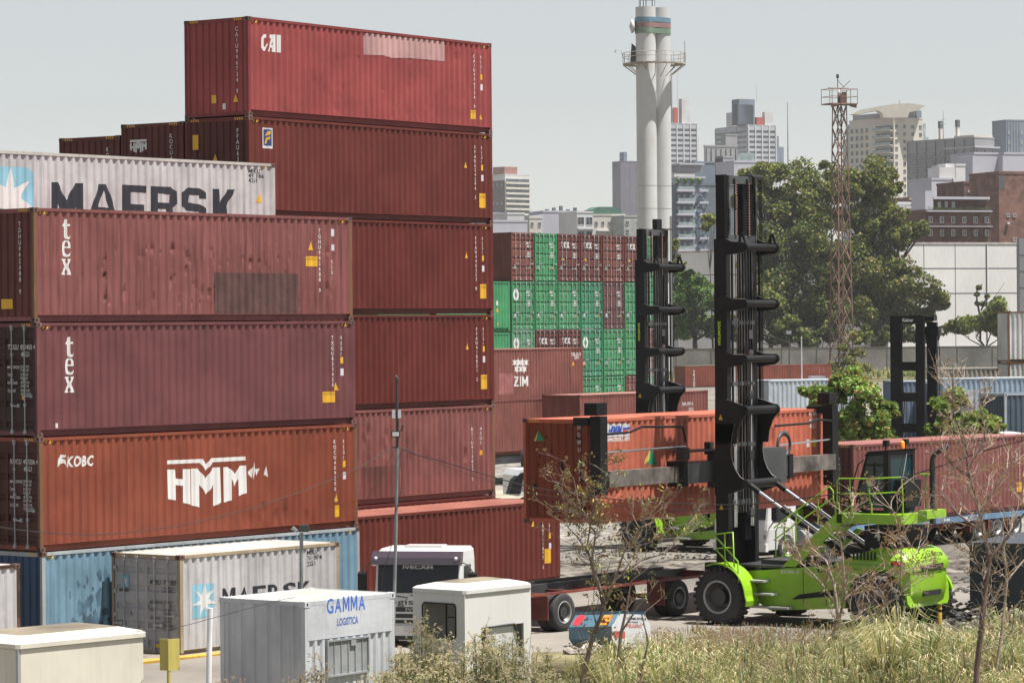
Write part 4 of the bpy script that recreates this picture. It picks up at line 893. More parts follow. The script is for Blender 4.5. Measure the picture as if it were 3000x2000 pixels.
# ---------------------------------------------------------------- trucks
TW = mat('white truck paint', (.60,.60,.60), .28, var=.04, coat=.3, streak=.1)
VIS = mat('smoked plum visor', (.045,.032,.045), .12, var=0, coat=.5, spec=.8)
PLG = mat('dark grille plastic', (.02,.02,.022), .5, var=.2)
def truck(label, x, y, z, yaw, front_text=True):
    """front at u = 0, u runs to the rear"""
    T = thing('truck', label, 'truck', (x, y, z), yaw, 'white flat nosed trucks')
    hw, zt_, dp = 1.16, 2.62, 1.7
    # cab shell as stacked rounded rings, slightly leaning windscreen
    def ring(z, xf, hw_, r=.12):
        return [(dp, hw_, z), (xf+r, hw_, z), (xf+r*.3, hw_-r*.3, z), (xf, hw_-r, z), (xf, -hw_+r, z), (xf+r*.3, -hw_+r*.3, z), (xf+r, -hw_, z), (dp, -hw_, z)]
    R = [ring(.45, .0, 1.10), ring(1.15, -.02, hw), ring(1.35, .0, hw), ring(2.3, .14, hw-.02), ring(2.54, .18, hw-.04), ring(zt_, .30, hw-.12)]
    mb = MB(); n = 8
    mb.grid([r+[r[0]] for r in R][::-1], False); mb.add(R[-1], [tuple(range(n-1, -1, -1))]); mb.add(R[0], [tuple(range(n))])
    part('cab', mb, TW, T)
    part('windscreen', MB().prism([(-.005, 1.50), (.115, 2.3), (.16, 2.3), (.05, 1.50)], 'y', -hw+.10, hw-.10), M_GLASS, T)
    part('sun_visor', MB().prism([(-.18, 2.24), (-.16, 2.42), (.02, 2.58), (.2, 2.56), (.1, 2.28), (-.02, 2.20)], 'y', -hw-.02, hw+.02), VIS, T)
    part('roof_hatch', MB().box(.7, 1.3, -.5, .5, zt_, zt_+.06), TW, T)
    for s in (-1, 1):
        part('side_window', MB().prism([(.28, 1.4), (.42, 2.18), (1.15, 2.18), (1.15, 1.4)], 'y', s*(hw-.06), s*(hw+.008)), M_GLASS, T)
        part('mirror', MB().prism([(-.05, 1.5), (-.05, 2.0), (.05, 2.05), (.08, 1.5)], 'y', s*(hw+.20), s*(hw+.42)), M_BLACK, T)
        part('mirror_arm', MB().path([(.1, s*(hw-.02), 2.3), (.0, s*(hw+.2), 2.22), (.0, s*(hw+.32), 2.02)], .014, 6).path([(.0, s*(hw+.3), 1.5), (.1, s*(hw-.02), 1.2)], .02, 6), M_DARK, T)
        part('marker_lamp', MB().lathe([(.001, -.05), (.04, -.04), (.05, 0)], (-.17, s*(hw-.10), 2.40), 'x', 10), M_STK, T)
        hl = part('headlight', MB().box(-.05, .04, min(s*.68, s*1.06), max(s*.68, s*1.06), .52, .74), M_STK, T)
        part('cab_corner', MB().box(-.02, .03, min(s*1.0, s*1.1), max(s*1.0, s*1.1), .85, 1.0), M_GALV, T)
    for i, (z0, z1) in enumerate(((1.02, 1.14), (.86, .96), (.72, .80))): part('grille', MB().box(-.035, .02, -.78, .78, z0, z1), PLG, T)
    for z in (1.0, .84): part('grille_bar', MB().box(-.06, .0, -.8, .8, z-.02, z+.015), TW, T)
    part('bumper', MB().box(-.08, .1, -1.12, 1.12, .40, .66), TW, T); part('number_plate', MB().box(-.095, -.082, -.05, .35, .5, .62), M_STK, T)
    part('lower_grille', MB().box(-.09, .02, -.55, .55, .30, .40), PLG, T)
    for s in (-.3, .25): part('wiper', MB().path([(-.03, s, 1.38), (-.0, s+.5, 1.44)], .012, 5), M_BLACK, T)
    def fr(s, yc, z, h, m, b=.03, x=-.02, wd=None):
        t = text_tris(s, b); k = 1.0 if wd is None else wd/width(t)/h
        flat_mark('lettering', place(t, yc+width(t)*h*k/2, z, h, k, True), m, T, lambda y, zz: (x, y, zz))
    if front_text:
        fr('Log\u00edstica', .22, 1.20, .16, M_BLACK, .0, -.034, 1.45)
        fr('T E C T O R', .1, 1.335, .05, M_GALV, .02, -.008, 1.2) if False else None
    fr('IVECO', .0, 1.03, .10, M_GALV, .04, -.045, .62)
    fr('IVECAM', .0, 2.12, .08, M_STK, .03, .06, .8)
    wheel(T, (1.15, -1.0, .5), .5, .3, -1); wheel(T, (1.15, 1.0, .5), .5, .3, 1)
    wheel(T, (4.3, -.95, .5), .5, .5, -1); wheel(T, (4.3, .95, .5), .5, .5, 1)
    part('chassis_rail', MB().box(.5, 5.2, -.42, -.32, .72, .95), M_DARK, T); part('chassis_rail', MB().box(.5, 5.2, .32, .42, .72, .95), M_DARK, T)
    part('fuel_tank', MB().tube((2.3, -.85, .75), (3.4, -.85, .75), .28, 14), M_GALV, T)
    part('air_cleaner', MB().tube((1.95, .6, .8), (1.95, .6, 2.2), .12, 10), PLG, T)
    return T
p = at(1222, 1600, 85.0)
truck('white truck with a smoked visor and black lettering, parked behind the lamp pole', p.x, p.y, -.1, 1.37)
TRL = mat('red oxide trailer paint', rgb(150,72,58,.55), .6, var=.3, streak=.4, rust=.3)
def skeletal(label, x, y, z, yaw, Lt=9.5, deck=None, nax=2, wheels=(2.6, 8.1), name='chassis_trailer'):
    T = thing(name, label, 'trailer', (x, y, z), yaw, 'container trailers')
    for s in (-.45, .35): part('main_beam', MB().box(0, Lt, s, s+.1, .98, 1.25), M_DARK, T)
    for s in (-1.18, 1.10): part('side_rail', MB().box(.1, Lt-.2, s, s+.07, 1.02, 1.09), TRL, T)
    for i in range(8): part('cross_member', MB().box(.2+i*(Lt-.6)/7, .32+i*(Lt-.6)/7, -1.1, 1.09, 1.03, 1.1), TRL, T)
    for x_ in (.1, Lt-.15): part('bolster', MB().box(x_-.1, x_+.1, -1.22, 1.22, 1.0, 1.2), TRL, T)
    for x_ in wheels:
        part('axle', MB().tube((x_, -.9, .52), (x_, .9, .52), .07, 8), TRL, T); part('axle_bracket', MB().prism([(x_-.35, 1.0), (x_+.35, 1.0), (x_+.15, .55), (x_-.15, .55)], 'y', -.5, -.4), TRL, T)
        for yy, s in ((-1.08, -1), (-.76, -1), (1.08, 1), (.76, 1)): wheel(T, (x_, yy, .52), .52, .29, s, dish=-.25)
        part('mudflap', MB().box(x_-.75, x_-.72, -1.22, -.62, .35, 1.0), TRL, T)
    part('landing_leg', MB().box(.9, 1.02, -.8, -.68, .1, 1.0).box(.85, 1.07, -.85, -.63, .06, .1), TRL, T)
    return T
pw = gnd(1642, 1848, 0)
Lw = Vector((cos(.92), sin(.92), 0)); Vw = Vector((-sin(.92), cos(.92), 0)); o = Vector((pw.x, pw.y, 0))-Lw*2.6+Vw*1.08
skeletal('empty red oxide container trailer behind the white truck, twin tyres showing', o.x, o.y, 0, .92, 9.6)
# trailer with the far plum container
RN = at(2500.5, 1302, 117.5); YR = .87; uR = Vector((cos(YR), sin(YR), 0)); vR = Vector((-sin(YR), cos(YR), 0))
R_TR = paint('muted rose red container paint', 160,92,92, streak=.4, rust=.03)
zb = RN.z-2.896
c = container('muted rose red container riding on the blue decked trailer', (RN.x, RN.y, zb), YR, R_TR, group='carried containers', roofmat=paint('pink roof paint', 190,120,118, streak=.2, rust=0), endmat=paint('shade toned wine end', 104,44,44, streak=.2, rust=0))  # end colour is the side paint with shade mixed in
std_marks(c, 'TXGU852451 9', '45G1', caution=(11.05, .72, .38, .36), tri=(11.45, 1.3)); on_side(c, place(text_tris('tex', .03), .9, 1.5, .5), M_WHITE)
on_end(c, [[(-p[0], p[1]) for p in q] for q in vtext('TXGU852451 9', -.62, 2.42, .12, .17)], M_WHITE)
BLD = mat('worn blue deck paint', (.10,.19,.30), .6, var=.25, streak=.5, rust=.15)
o = RN-uR*.1+vR*1.22
T = thing('flatbed_trailer', 'red trailer with a worn blue deck edge carrying the rose red container', 'trailer', (o.x, o.y, 0), YR, 'container trailers')
part('deck', MB().box(-.3, 12.6, -1.27, 1.27, zb-.2, zb-.004), BLD, T); part('chassis', MB().box(.5, 12.2, -.6, .6, .62, zb-.2), TRL, T)
for x_ in (2.6, 8.4, 9.7, 11.0):
    wheel(T, (x_, -1.08, .5), .5, .3, -1, dish=-.1, rimc=M_GALV); wheel(T, (x_, 1.08, .5), .5, .3, 1); part('axle', MB().tube((x_, -1, .5), (x_, 1, .5), .07, 8), TRL, T)
    part('mudguard', MB().box(x_-.68, x_-.6, -1.25, -.9, .4, zb-.2), TRL, T)
for x_ in (4.5, 5.9, 7.2): part('reflector', MB().box(x_, x_+.4, -1.276, -1.27, zb-.13, zb-.05), M_STK, T)
p = RN-uR*5.2+vR*1.22; truck('white truck standing behind the mast of the green handler', p.x, p.y, 0, YR, False)
o = at(2380, 1500, 124)
T = thing('skip', 'dark blue steel skip behind the white truck and the green handler', 'skip', (o.x, o.y, 0), .35)
mb = MB(); mb.box(0, 2.9, 0, .06, .3, 1.75); mb.box(0, .06, .06, 2, .3, 1.75); mb.box(2.84, 2.9, .06, 2, .3, 1.75); mb.box(.06, 2.84, 1.94, 2, .3, 1.75); mb.box(.06, 2.84, .06, 1.94, .3, .36)
NB = mat('dark blue skip paint', (.035,.085,.2), .5, var=.3, rust=.1); part('body', mb, NB, T)
mb = MB(); mb.box(-.06, 2.96, -.07, 0, 1.66, 1.8)
for i in range(7): mb.box(.1+i*.44, .18+i*.44, -.06, 0, .35, 1.64)
part('rim', mb, NB, T)
part('skid', MB().box(.1, 2.8, .3, .45, 0, .3).box(.1, 2.8, 1.55, 1.7, 0, .3), NB, T)
# ---------------------------------------------------------------- the third handler, dark
def kalmar():
    Y = 150; p = at(2612, 1000, Y); yaw = -.25
    f = Frame(p.x, p.y, 0, yaw)
    T = thing('container_handler', 'dark grey handler mast with a white name on its head, behind the rose red container', 'container handler', (p.x, p.y, 0), yaw)
    zt_ = at(2612, 925, Y).z; G = mat('dark slate machine paint', (.006,.0065,.008), .6, var=.25, spec=.2)
    part('mast_upright', MB().box(-.05, .45, -.1, .35, .5, zt_), G, T); part('mast_upright', MB().box(1.10, 1.48, -.1, .35, .5, zt_), G, T)
    part('mast_upright', MB().box(1.0, 1.3, 1.5, 1.85, .5, zt_-.1), G, T); part('mast_upright', MB().box(1.55, 2.0, .4, .9, .5, zt_-.3), G, T)
    part('mast_head', MB().box(.36, 1.12, -.08, .2, zt_-.36, zt_).box(.3, 1.9, .25, 1.5, zt_-.25, zt_-.05), G, T)
    for z in (zt_-2.3, zt_-3.7, zt_-5.1): part('cross_bar', MB().box(.45, 1.10, -.05, .15, z-.2, z+.2), G, T)
    for i in range(5): part('hose', MB().path([(1.5+i*.12, .4+i*.12, zt_-.5), (1.62+i*.12, .4+i*.12, zt_-2), (1.5+i*.13, .4+i*.12, zt_-5)], .02, 5), M_BLACK, T)
    part('hose', MB().path([(.5, .1, zt_-.4), (.42, .1, zt_-2), (.55, .1, zt_-4), (.42, .1, zt_-6)], .02, 5), M_BLACK, T)
    t = text_tris('Kalmar', .04); flat_mark('lettering', place(t, .52, zt_-.27, .15, .5/width(t)/.15)+poly_tris([(.42,zt_-.27),(.46,zt_-.27),(.42,zt_-.2),(.46,zt_-.12),(.42,zt_-.12),(.38,zt_-.2)]), M_WHITE, T, lambda x, z: (x, -.09, z))
    part('pulley_box', MB().box(1.42, 2.1, .3, 1.2, zt_-.9, zt_-.5), G, T)
    part('chassis', MB().box(-.9, 2.4, 1.9, 6.5, .6, 1.7), G, T)
    for x in (-1.1, 2.5):
        for y in (2.6, 5.8): 
            W_ = part('wheel', MB().lathe([(.001, -.25), (.5, -.25), (.7, -.18), (.7, .18), (.5, .25), (.001, .25)], (0, 0, 0), 'x', 20), M_RUBBER, T, (x, y, .7))
kalmar()
# ================================================================ the ground
def gz(x, y):
    z = 0.0
    if y < 84: z -= .12*min(1, (84-y)/12)
    return z
G_YARD = mat('dusty worn yard asphalt', rgb(172,165,156,.40), .95, var=.28, scale=.35, bump=.5, bscale=3, spec=.1)
G_GRAVEL = mat('pale ballast gravel', rgb(178,172,164,.46), .95, var=.45, scale=9, bump=1.0, bscale=6, spec=.1)
G_DIRT = mat('dark crumbled rubble soil', rgb(150,142,132,.40), .95, var=.6, scale=5, bump=1.0, bscale=4, spec=.1)
G_GRASSY = mat('dry grassy soil', rgb(150,142,108,.42), .95, var=.5, scale=1.2, bump=.8, bscale=5, spec=.05)
G_SAND = mat('sandy track', rgb(206,198,180,.46), .95, var=.15, scale=1, bump=.3, spec=.05)
xs_ = [-900, -300, -120, -60, -30, 0, 30, 60, 120, 300, 1200]
ys_ = [-60, 20, 50]+[60+i*12 for i in range(24)]+[360, 450, 700, 1200, 2600]
mb = MB(); mb.grid([[(x, y, gz(x, y)) for x in xs_] for y in ys_][::-1], True)
tag(part('ground', mb, G_YARD), 'grey dusty asphalt yard', None, None, 'structure')
def sheet(name, poly, m, h=.004, kind='structure', label=None, bumpy=0, seed=1, nx=40, ny=10):
    """strip between two depths, edges wander; optionally heaped"""
    (x0, y0), (x1, y1) = poly; r = random.Random(seed); rows = []
    for j in range(ny+1):
        row = []
        for i in range(nx+1):
            fx, fy = i/nx, j/ny; x = x0+(x1-x0)*fx; y = y0+(y1-y0)*fy
            if j in (0, ny) or i in (0, nx): x += r.uniform(-.3, .3); y += r.uniform(-.5, .5); z = h
            else: z = h+bumpy*r.uniform(.1, 1)*(sin(pi*fy)**.6)
            row.append((x, y, gz(x, y)+z))
        rows.append(row)
    mb = MB(); mb.grid(rows[::-1], bumpy == 0); return tag(part(name, mb, m), label, None, None, kind)
sheet('gravel_bed', ((-8, 127), (60, 138)), G_GRAVEL, .006, label='pale gravel strip', bumpy=.05, nx=120, ny=24)
sheet('gravel_bed', ((-30, 172), (40, 215)), G_GRAVEL, .01, label='ballast of the rail tracks', bumpy=.05, nx=90, ny=30, seed=3)
sheet('path', ((-30, 158), (40, 167)), G_SAND, .008, label='sandy track', seed=5)
sheet('dirt_berm', ((-2, 108.5), (60, 116)), G_DIRT, .01, label='low berm of dark rubble soil', bumpy=.16, nx=150, ny=24, seed=7)
sheet('dirt_strip', ((-4, 139), (60, 146)), G_GRASSY, .008, label='weedy strip behind the gravel', bumpy=.06, nx=80, seed=8)
sheet('grass_verge', ((-60, 455), (260, 561)), G_GRASSY, .01, label='grassy slope below the concrete wall', nx=60, seed=9, bumpy=.2)
sheet('weedy_soil', ((-3.2, 40), (30, 83.5)), G_GRASSY, .012, label='weedy soil under the tall grass', seed=10, bumpy=.1, nx=80, ny=40)
# rubble heaps and boulders
ROCK = mat('dark broken concrete', rgb(100,96,94,.4), .9, var=.5, scale=6, bump=.8); ROCKL = mat('pale broken concrete', rgb(214,206,196,.5), .9, var=.25, scale=6, bump=.6)
def rock(mb, c, r, rnd):
    vs = []; n = 7; m = 5
    for i in range(m+1):
        t = pi*i/m
        for j in range(n): a = 2*pi*j/n; k = r*rnd.uniform(.6, 1.15); vs.append((c[0]+k*1.25*sin(t)*cos(a), c[1]+k*sin(t)*sin(a), c[2]+k*.7*cos(t)))
    mb.add(vs, [(i*n+j, (i+1)*n+j, (i+1)*n+(j+1) % n, i*n+(j+1) % n) for i in range(m) for j in range(n)])
def heap(name, label, px0, px1, ya, yb, n, r0, r1, mats, seed, hgt=.3):
    rnd = random.Random(seed); a = MB()
    for i in range(n):
        p = gnd(rnd.uniform(px0, px1), rnd.uniform(ya, yb)); a.cur = 0 if rnd.random() < .8 else 1
        rock(a, (p.x, p.y, gz(p.x, p.y)+hgt*rnd.random()**2), rnd.uniform(r0, r1), rnd)
    return tag(part(name, a, mats), label, 'rubble', None, 'stuff')
heap('rubble', 'dark broken asphalt heap below the slate blue panel', 2780, 3080, 1795, 1860, 900, .03, .11, [ROCK, ROCKL], 21, .4)
heap('rubble', 'pale broken concrete among the dry grass', 2560, 2960, 1830, 1880, 260, .03, .10, [ROCKL, ROCK], 22, .12)
heap('rubble', 'low pale stones on the yard before the handler', 2240, 2345, 1846, 1862, 60, .02, .06, [ROCKL, ROCKL], 23, .05)
heap('rubble', 'scattered stones along the dark berm', 1640, 2100, 1612, 1652, 260, .02, .07, [ROCK, ROCKL], 24, .06)
heap('rubble', 'crumbled asphalt edge on the yard beside the rear wheel', 2740, 2860, 1690, 1740, 80, .03, .08, [ROCK, ROCK], 25, .02)
p0, p1 = gnd(2700, 1858), gnd(2745, 1890); tag(part('pipe', MB().tube((p0.x, p0.y, .25), (p1.x, p1.y, .15), .07, 10), M_STK), 'short white pipe lying on pale rubble', 'pipe')
# kerb on the left
ku = Vector((cos(.9), sin(.9), 0)); p = gnd(380, 1958, -.1)
p2 = gnd(640, 1930, -.1); kd = (p2-p).normalized(); kn = Vector((kd.y, -kd.x, 0)); a = p-kd*6; b = p+kd*7
f = Frame(a.x, a.y, a.z, atan2(kd.y, kd.x)); T = thing('kerb', 'yellow painted concrete kerb in front of the short grey container', 'kerb', (a.x, a.y, -.12), atan2(kd.y, kd.x))
tag(T, None, None, None, 'structure')
part('kerb_stone', MB().prism([(0, 0), (0, .16), (.03, .19), (.2, .19), (.2, 0)], 'x', 0, 13), mat('yellow kerb paint', (.42,.25,.03), .7, var=.2, streak=.5, rust=.05), T)
part('verge', MB().box(0, 13, .2, 1.9, .0, .17), mat('dusty verge soil', rgb(178,168,150,.42), .95, var=.4, scale=5, bump=.8), T)

# ================================================================ middle distance
GRs = [paint('leaf green container paint', 84,166,114, streak=.3, rust=.05), paint('mint green container paint', 116,178,138, streak=.5, rust=.1), paint('sea green container paint', 74,156,116, streak=.4, rust=.08)]
BRs = [paint('brick brown container paint', 146,82,78, streak=.5, rust=.2), paint('maroon brown container paint', 132,70,70, streak=.4, rust=.12), paint('purple brown container paint', 124,80,84, streak=.5, rust=.25)]
YG = .98; uG = Vector((cos(YG), sin(YG), 0)); vG = Vector((-sin(YG), cos(YG), 0)); GN0 = at(1500, 950, 195)
ztop = at(1500, 680, 195).z
plan = {0: 'bgBBbBg', 1: 'gggGpgg', 2: 'mBBGggb', 3: '...ggbm'}
gm = {'b': BRs[0], 'B': BRs[1], 'p': BRs[2], 'g': GRs[0], 'G': GRs[2], 'm': GRs[1]}
nm = {'b': 'brick brown', 'B': 'maroon', 'p': 'purple brown', 'g': 'leaf green', 'G': 'sea green', 'm': 'mint green'}
rown = ['top', 'second', 'third', 'fourth']; coln = ['first', 'second', 'third', 'fourth', 'fifth', 'sixth', 'seventh']
lettern = 0
for r, row in plan.items():
    for q, ch in enumerate(row):
        if ch == '.': continue
        # this container shows its doors (end u = 0) to the camera; its long side runs along vG
        n0 = Vector((GN0.x, GN0.y, 0))+uG*(2.54*q+2.438)
        T = container('%s container with shut doors, %s row, %s column of the far door wall' % (nm[ch], rown[r], coln[q]), (n0.x, n0.y, ztop-2.896-r*2.905), YG+pi/2, gm[ch], group='far wall of container doors',
                      end='none', simple=True, hazard=False)
        for o in list(T.children):
            if o.name.startswith('end_wall') and abs(o.data.vertices[0].co.x) < .1: bpy.data.objects.remove(o)
        doors(T, 2.438, 2.896, gm[ch], 0 if ch in 'bB' else (1 if ch in 'gG' else 2), rodmat=mat('dull grey lock rod', (.36,.37,.38), .6, .2, var=.2))
        def fm(tr, m, nme='lettering'): flat_mark(nme, tr, m, T, lambda y, z: (.006, y, z))
        tr = place(text_tris('4050 7', .03), .95, 2.2, .14, .9, True)+place(text_tris('45G1', .03), .75, 2.02, .12, .9, True)
        for k in range(4): tr += rect(.35, .75, 1.7-k*.09, 1.74-k*.09)
        fm(tr, M_WHITE)
        if ch == 'B': fm([[(2.15-p[0], p[1]) for p in t] for t in tex_h(0, 2.05, .46)], M_WHITE)
        if (r, q) in ((1, 0), (2, 0), (2, 3)): fm(poly_tris([(1.98+.3*cos(a), 2.1+.36*sin(a)) for a in [k*pi/9 for k in range(18)]]), M_WHITE, 'emblem'); e = poly_tris(star(1.98, 2.1, .2, 8, .5)); flat_mark('emblem', e, gm[ch], T, lambda y, z: (.0, y, z))
        fm(tri_mark(.35, .75, .2)+(rect(1.75, 2.1, 1.3, 1.4) if ch == 'B' else []), M_YEL, 'warning_sticker')
        fm(rect(2.0, 2.15, .7, .98), M_STK if r % 2 else M_GALV, 'plate')
# the containers with sides towards us, left of the door wall
def side_c(label, px, py, d, yaw, m, Hh=2.896, right=True, Lc=12.192, group='distant containers', z=None, **k):
    """placed by the top of the right end of its near side (or of its left end)"""
    p = at(px, py, d); u = Vector((cos(yaw), sin(yaw), 0)); o = Vector((p.x, p.y, 0))-(u*Lc if right else u*0)
    return container(label, (o.x, o.y, p.z-Hh), yaw, m, H=Hh, Lc=Lc, group=group, simple=True, hazard=False, **k)
GYm = paint('bright green container paint', 88,178,122, streak=.2, rust=.02)
c = side_c('bright green container side beside the door wall, upper of two', 1493, 824, 192, .93, GYm); on_side(c, place(text_tris('EMCU 916 8', .02), 8.6, 2.2, .2, .8)+place(text_tris('45G1', .02), 9.2, 1.85, .2, .8)+rect(10.9, 11.1, 1.5, 1.75), M_WHITE); on_side(c, rect(10.9, 11.1, 1.1, 1.3)+tri_mark(10.95, .35, .2), M_YEL, 'warning_sticker')
c = side_c('bright green container side beside the door wall, lower of two', 1493, 974, 192, .93, GYm); on_side(c, place(text_tris('EMCU 916 8', .02), 8.6, 2.2, .2, .8)+place(text_tris('45G1', .02), 9.2, 1.85, .2, .8)+rect(10.9, 11.1, 1.5, 1.75), M_WHITE)
ZM = paint('faded rose container paint', 158,92,88, streak=1.0, rust=.2)
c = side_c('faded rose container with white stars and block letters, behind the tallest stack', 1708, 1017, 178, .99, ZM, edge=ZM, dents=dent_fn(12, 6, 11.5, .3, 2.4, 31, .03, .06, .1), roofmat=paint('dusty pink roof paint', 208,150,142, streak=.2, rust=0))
fz = Frame(c.location.x, c.location.y, c.location.z, .99)
def pz(x, y): return fz.side(1000+x/2.351, 600+y/2.351)
a, b = pz(1190, 1250), pz(1288, 1178); W_, Hh_ = b[0]-a[0], b[1]-a[1]
Z_ = [[(0,1),(.34,1),(.34,.85),(.14,.15),(.36,.15),(.36,0),(0,0),(0,.15),(.2,.85),(0,.85)], [(.41,0),(.52,0),(.52,1),(.41,1)], [(.57,0),(.57,1),(.68,1),(.79,.55),(.88,1),(1,1),(1,0),(.9,0),(.9,.6),(.8,.2),(.76,.2),(.67,.62),(.67,0)]]
tr = []
for l in Z_: tr += poly_tris([(a[0]+p[0]*W_, a[1]+p[1]*Hh_) for p in l])
for x, y in ((1197,1085),(1222,1085),(1248,1085),(1275,1085),(1210,1130),(1238,1130),(1262,1130)): p = pz(x, y); tr += poly_tris(star(p[0], p[1], .26, 6, .45))
on_side(c, tr, M_WHITE)
for s, x, y in (('ZIMU 81 9', 1585, 1040), ('22G1', 1605, 1060)): p = pz(x, y); on_side(c, place(text_tris(s, .02), p[0], p[1], .18, .9), M_WHITE)
p = pz(1592, 1105); on_side(c, tri_mark(p[0], p[1], .2)+tri_mark(p[0]+1.05, p[1], .2), M_YEL, 'warning_sticker')
q = [pz(*t) for t in ((1085,1160),(1188,1158),(1188,1300),(1085,1305))]; on_side(c, poly_tris(q), mat('darker rose patch', rgb(128,76,74), .8, var=.3, streak=.6), 'paint_patch')
c = side_c('faded rose container under the starred one, standing on a rail wagon', 1710, 1160, 178, .99, ZM, edge=ZM); on_side(c, vtext('ZIMU 284119', 10.9, 2.4, .12, .16)+vtext('45G1', 11.5, 2.4, .12, .16), M_WHITE)
cz = c.location.z; o = c.location.copy()
T = thing('rail_wagon', 'low dark rail wagon under the faded rose containers', 'wagon', (o.x, o.y, 0), .99)
part('deck', MB().box(-.3, 12.5, .1, 2.4, cz-.25, cz-.005), M_DARK, T); part('solebar', MB().box(0, 12.2, .0, .1, cz-.45, cz-.2), M_DARK, T)
for x in (1.2, 2.8, 9.4, 11.0):
    part('wheelset', MB().lathe([(.001, -.06), (.42, -.06), (.42, .06), (.001, .06)], (x, .45, .45), 'y', 18).lathe([(.001, -.06), (.42, -.06), (.42, .06), (.001, .06)], (x, 2.0, .45), 'y', 18).tube((x, .45, .45), (x, 2.0, .45), .07, 8), M_DARK, T)
part('bogie', MB().box(.8, 3.2, .3, .42, .3, .75).box(9, 11.4, .3, .42, .3, .75).box(.8, 3.2, 2.05, 2.15, .3, .75).box(9, 11.4, 2.05, 2.15, .3, .75).box(1.8,2.2,.5,2,cz-.5,cz-.2).box(10,10.4,.5,2,cz-.5,cz-.2), M_DARK, T)
for k, off in enumerate((.45, 2.0)):
    a = o+Vector((cos(.99), sin(.99), 0))*(-30)+Vector((-sin(.99), cos(.99), 0))*off; d_ = Vector((cos(.99), sin(.99), 0)); b = a+d_*90
    f = thing('rail', ('nearer' if k == 0 else 'farther')+' steel rail under the rail wagon', 'rail', (a.x, a.y, 0), .99, 'railway rails'); part('railhead', MB().box(0, 90, -.04, .04, .0, .045), mat('rusty rail', (.12,.09,.08), .5, .4), f)
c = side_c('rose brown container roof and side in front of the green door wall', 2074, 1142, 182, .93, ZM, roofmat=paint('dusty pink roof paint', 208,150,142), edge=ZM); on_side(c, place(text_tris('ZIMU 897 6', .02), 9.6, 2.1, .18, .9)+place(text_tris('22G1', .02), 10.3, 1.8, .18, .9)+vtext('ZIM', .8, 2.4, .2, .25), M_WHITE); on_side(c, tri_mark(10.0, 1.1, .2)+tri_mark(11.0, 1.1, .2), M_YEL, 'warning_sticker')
o = c.location.copy(); cz = o.z; T = thing('container_chassis', 'parked dark chassis carrying the rose brown container', 'trailer', (o.x, o.y, 0), .93); part('frame', MB().box(0, 12.2, .7, .85, cz-.4, cz-.005).box(0, 12.2, 1.6, 1.75, cz-.4, cz-.005).box(0, .3, .1, 2.3, cz-.2, cz-.005).box(11.9, 12.2, .1, 2.3, cz-.2, cz-.005), M_DARK, T)
for x in (2.5, 9.5, 10.8): part('leg', MB().box(x, x+.2, .2, .4, .0, cz-.2).box(x, x+.2, 2.0, 2.2, 0, cz-.2).box(x-.1,x+.3,.15,2.25,cz-.4,cz-.2), M_DARK, T)
TR_ = paint('rust red container paint', 160,80,66, streak=.3, rust=.06)
c = side_c('rust red container with white vertical capitals below the concrete wall', 2008, 1071, 434, .60, TR_, right=False, roofmat=paint('pale green roof paint', 150,190,160)); on_side(c, vtext('TRITON', 1.45, 2.25, .32, .37, 1.0, .04), M_WHITE)
c = side_c('rust red container left of the lattice tower below the concrete wall', 2434, 1066, 440, .60, TR_, roofmat=TR_); on_side(c, vtext('TTNU 48157', 10.2, 2.4, .13, .17)+vtext('45G1', 11.0, 2.4, .13, .17), M_WHITE)
# green topped cabin right of handler two, dark cab
PB = paint('pale ice blue cabin paint', 220,230,240, streak=.3, rust=.03); SLB = paint('slate blue trim paint', 96,110,130, streak=.2)
def site_cabin(label, px, py, d, yaw, L_, W_, H_, m, win=(), door=None, grp='site cabins'):
    p = at(px, py, d); z0 = max(0, p.z-H_) if p.z-H_ < 1.2 else p.z-H_; H_ = p.z-z0
    T = thing('site_cabin', label, 'cabin', (p.x, p.y, z0), yaw, grp)
    part('body', MB().box(0, L_, 0, W_, 0, H_-.18), m, T); part('roof', MB().box(-.12, L_+.12, -.12, W_+.12, H_-.178, H_), paint('plain white roof', 225,225,222, streak=.2), T)  # roof slab in one even white
    for (x0, x1, z0_, z1) in win: w_ = part('window', MB().box(x0, x1, -.05, -.002, z0_, z1), M_GLASS, T); part('frame', MB().box(x0-.06, x1+.06, -.07, -.004, z1+.0, z1+.07).box(x0-.06, x1+.06, -.07, -.004, z0_-.07, z0_), m, w_)
    if door: part('door', MB().box(door[0], door[1], -.06, -.003, 0, 2.0), SLB, T)
    return T
T = site_cabin('pale blue flat roofed cabin with a slate corner panel behind the orange container', 2250, 1120, 290, .15, 5.6, 3, 3.0, PB, ((2.6, 3.6, 1.0, 2.1),), (.5, 1.2))
part('vent_pipe', MB().path([(4.3, -.35, 0), (4.3, -.35, 2.3), (4.4, -.35, 2.5), (4.8, -.35, 2.55)], .13, 8).path([(8.0, -.5, 0), (8.0, -.5, 2.0), (8.15, -.5, 2.2), (8.6, -.5, 2.25)], .13, 8), M_STK, T)
part('air_unit', MB().box(4.0, 5.4, .6, 1.6, 3.0, 3.5), M_GALV, T)
T = site_cabin('long pale cabin roof left of the pink flowered tree', 2330, 1112, 306, .1, 6.4, 3, 3.0, PB)
WB = paint('white blue container paint', 215,226,236, streak=.3, rust=.04); SB = paint('steel blue container paint', 130,146,170, streak=.3, rust=.05); LB = paint('light denim container paint', 176,198,222, streak=.4, rust=.06); DS = paint('dark slate container paint', 92,110,128, streak=.3)
side_c('white container with a toothed top edge behind the pink flowered tree', 2536, 1108, 178, .45, WB, Lc=6.058)
side_c('slate blue container seen through the dark mast', 2640, 1116, 178, .3, SB, right=False, roofmat=WB); 
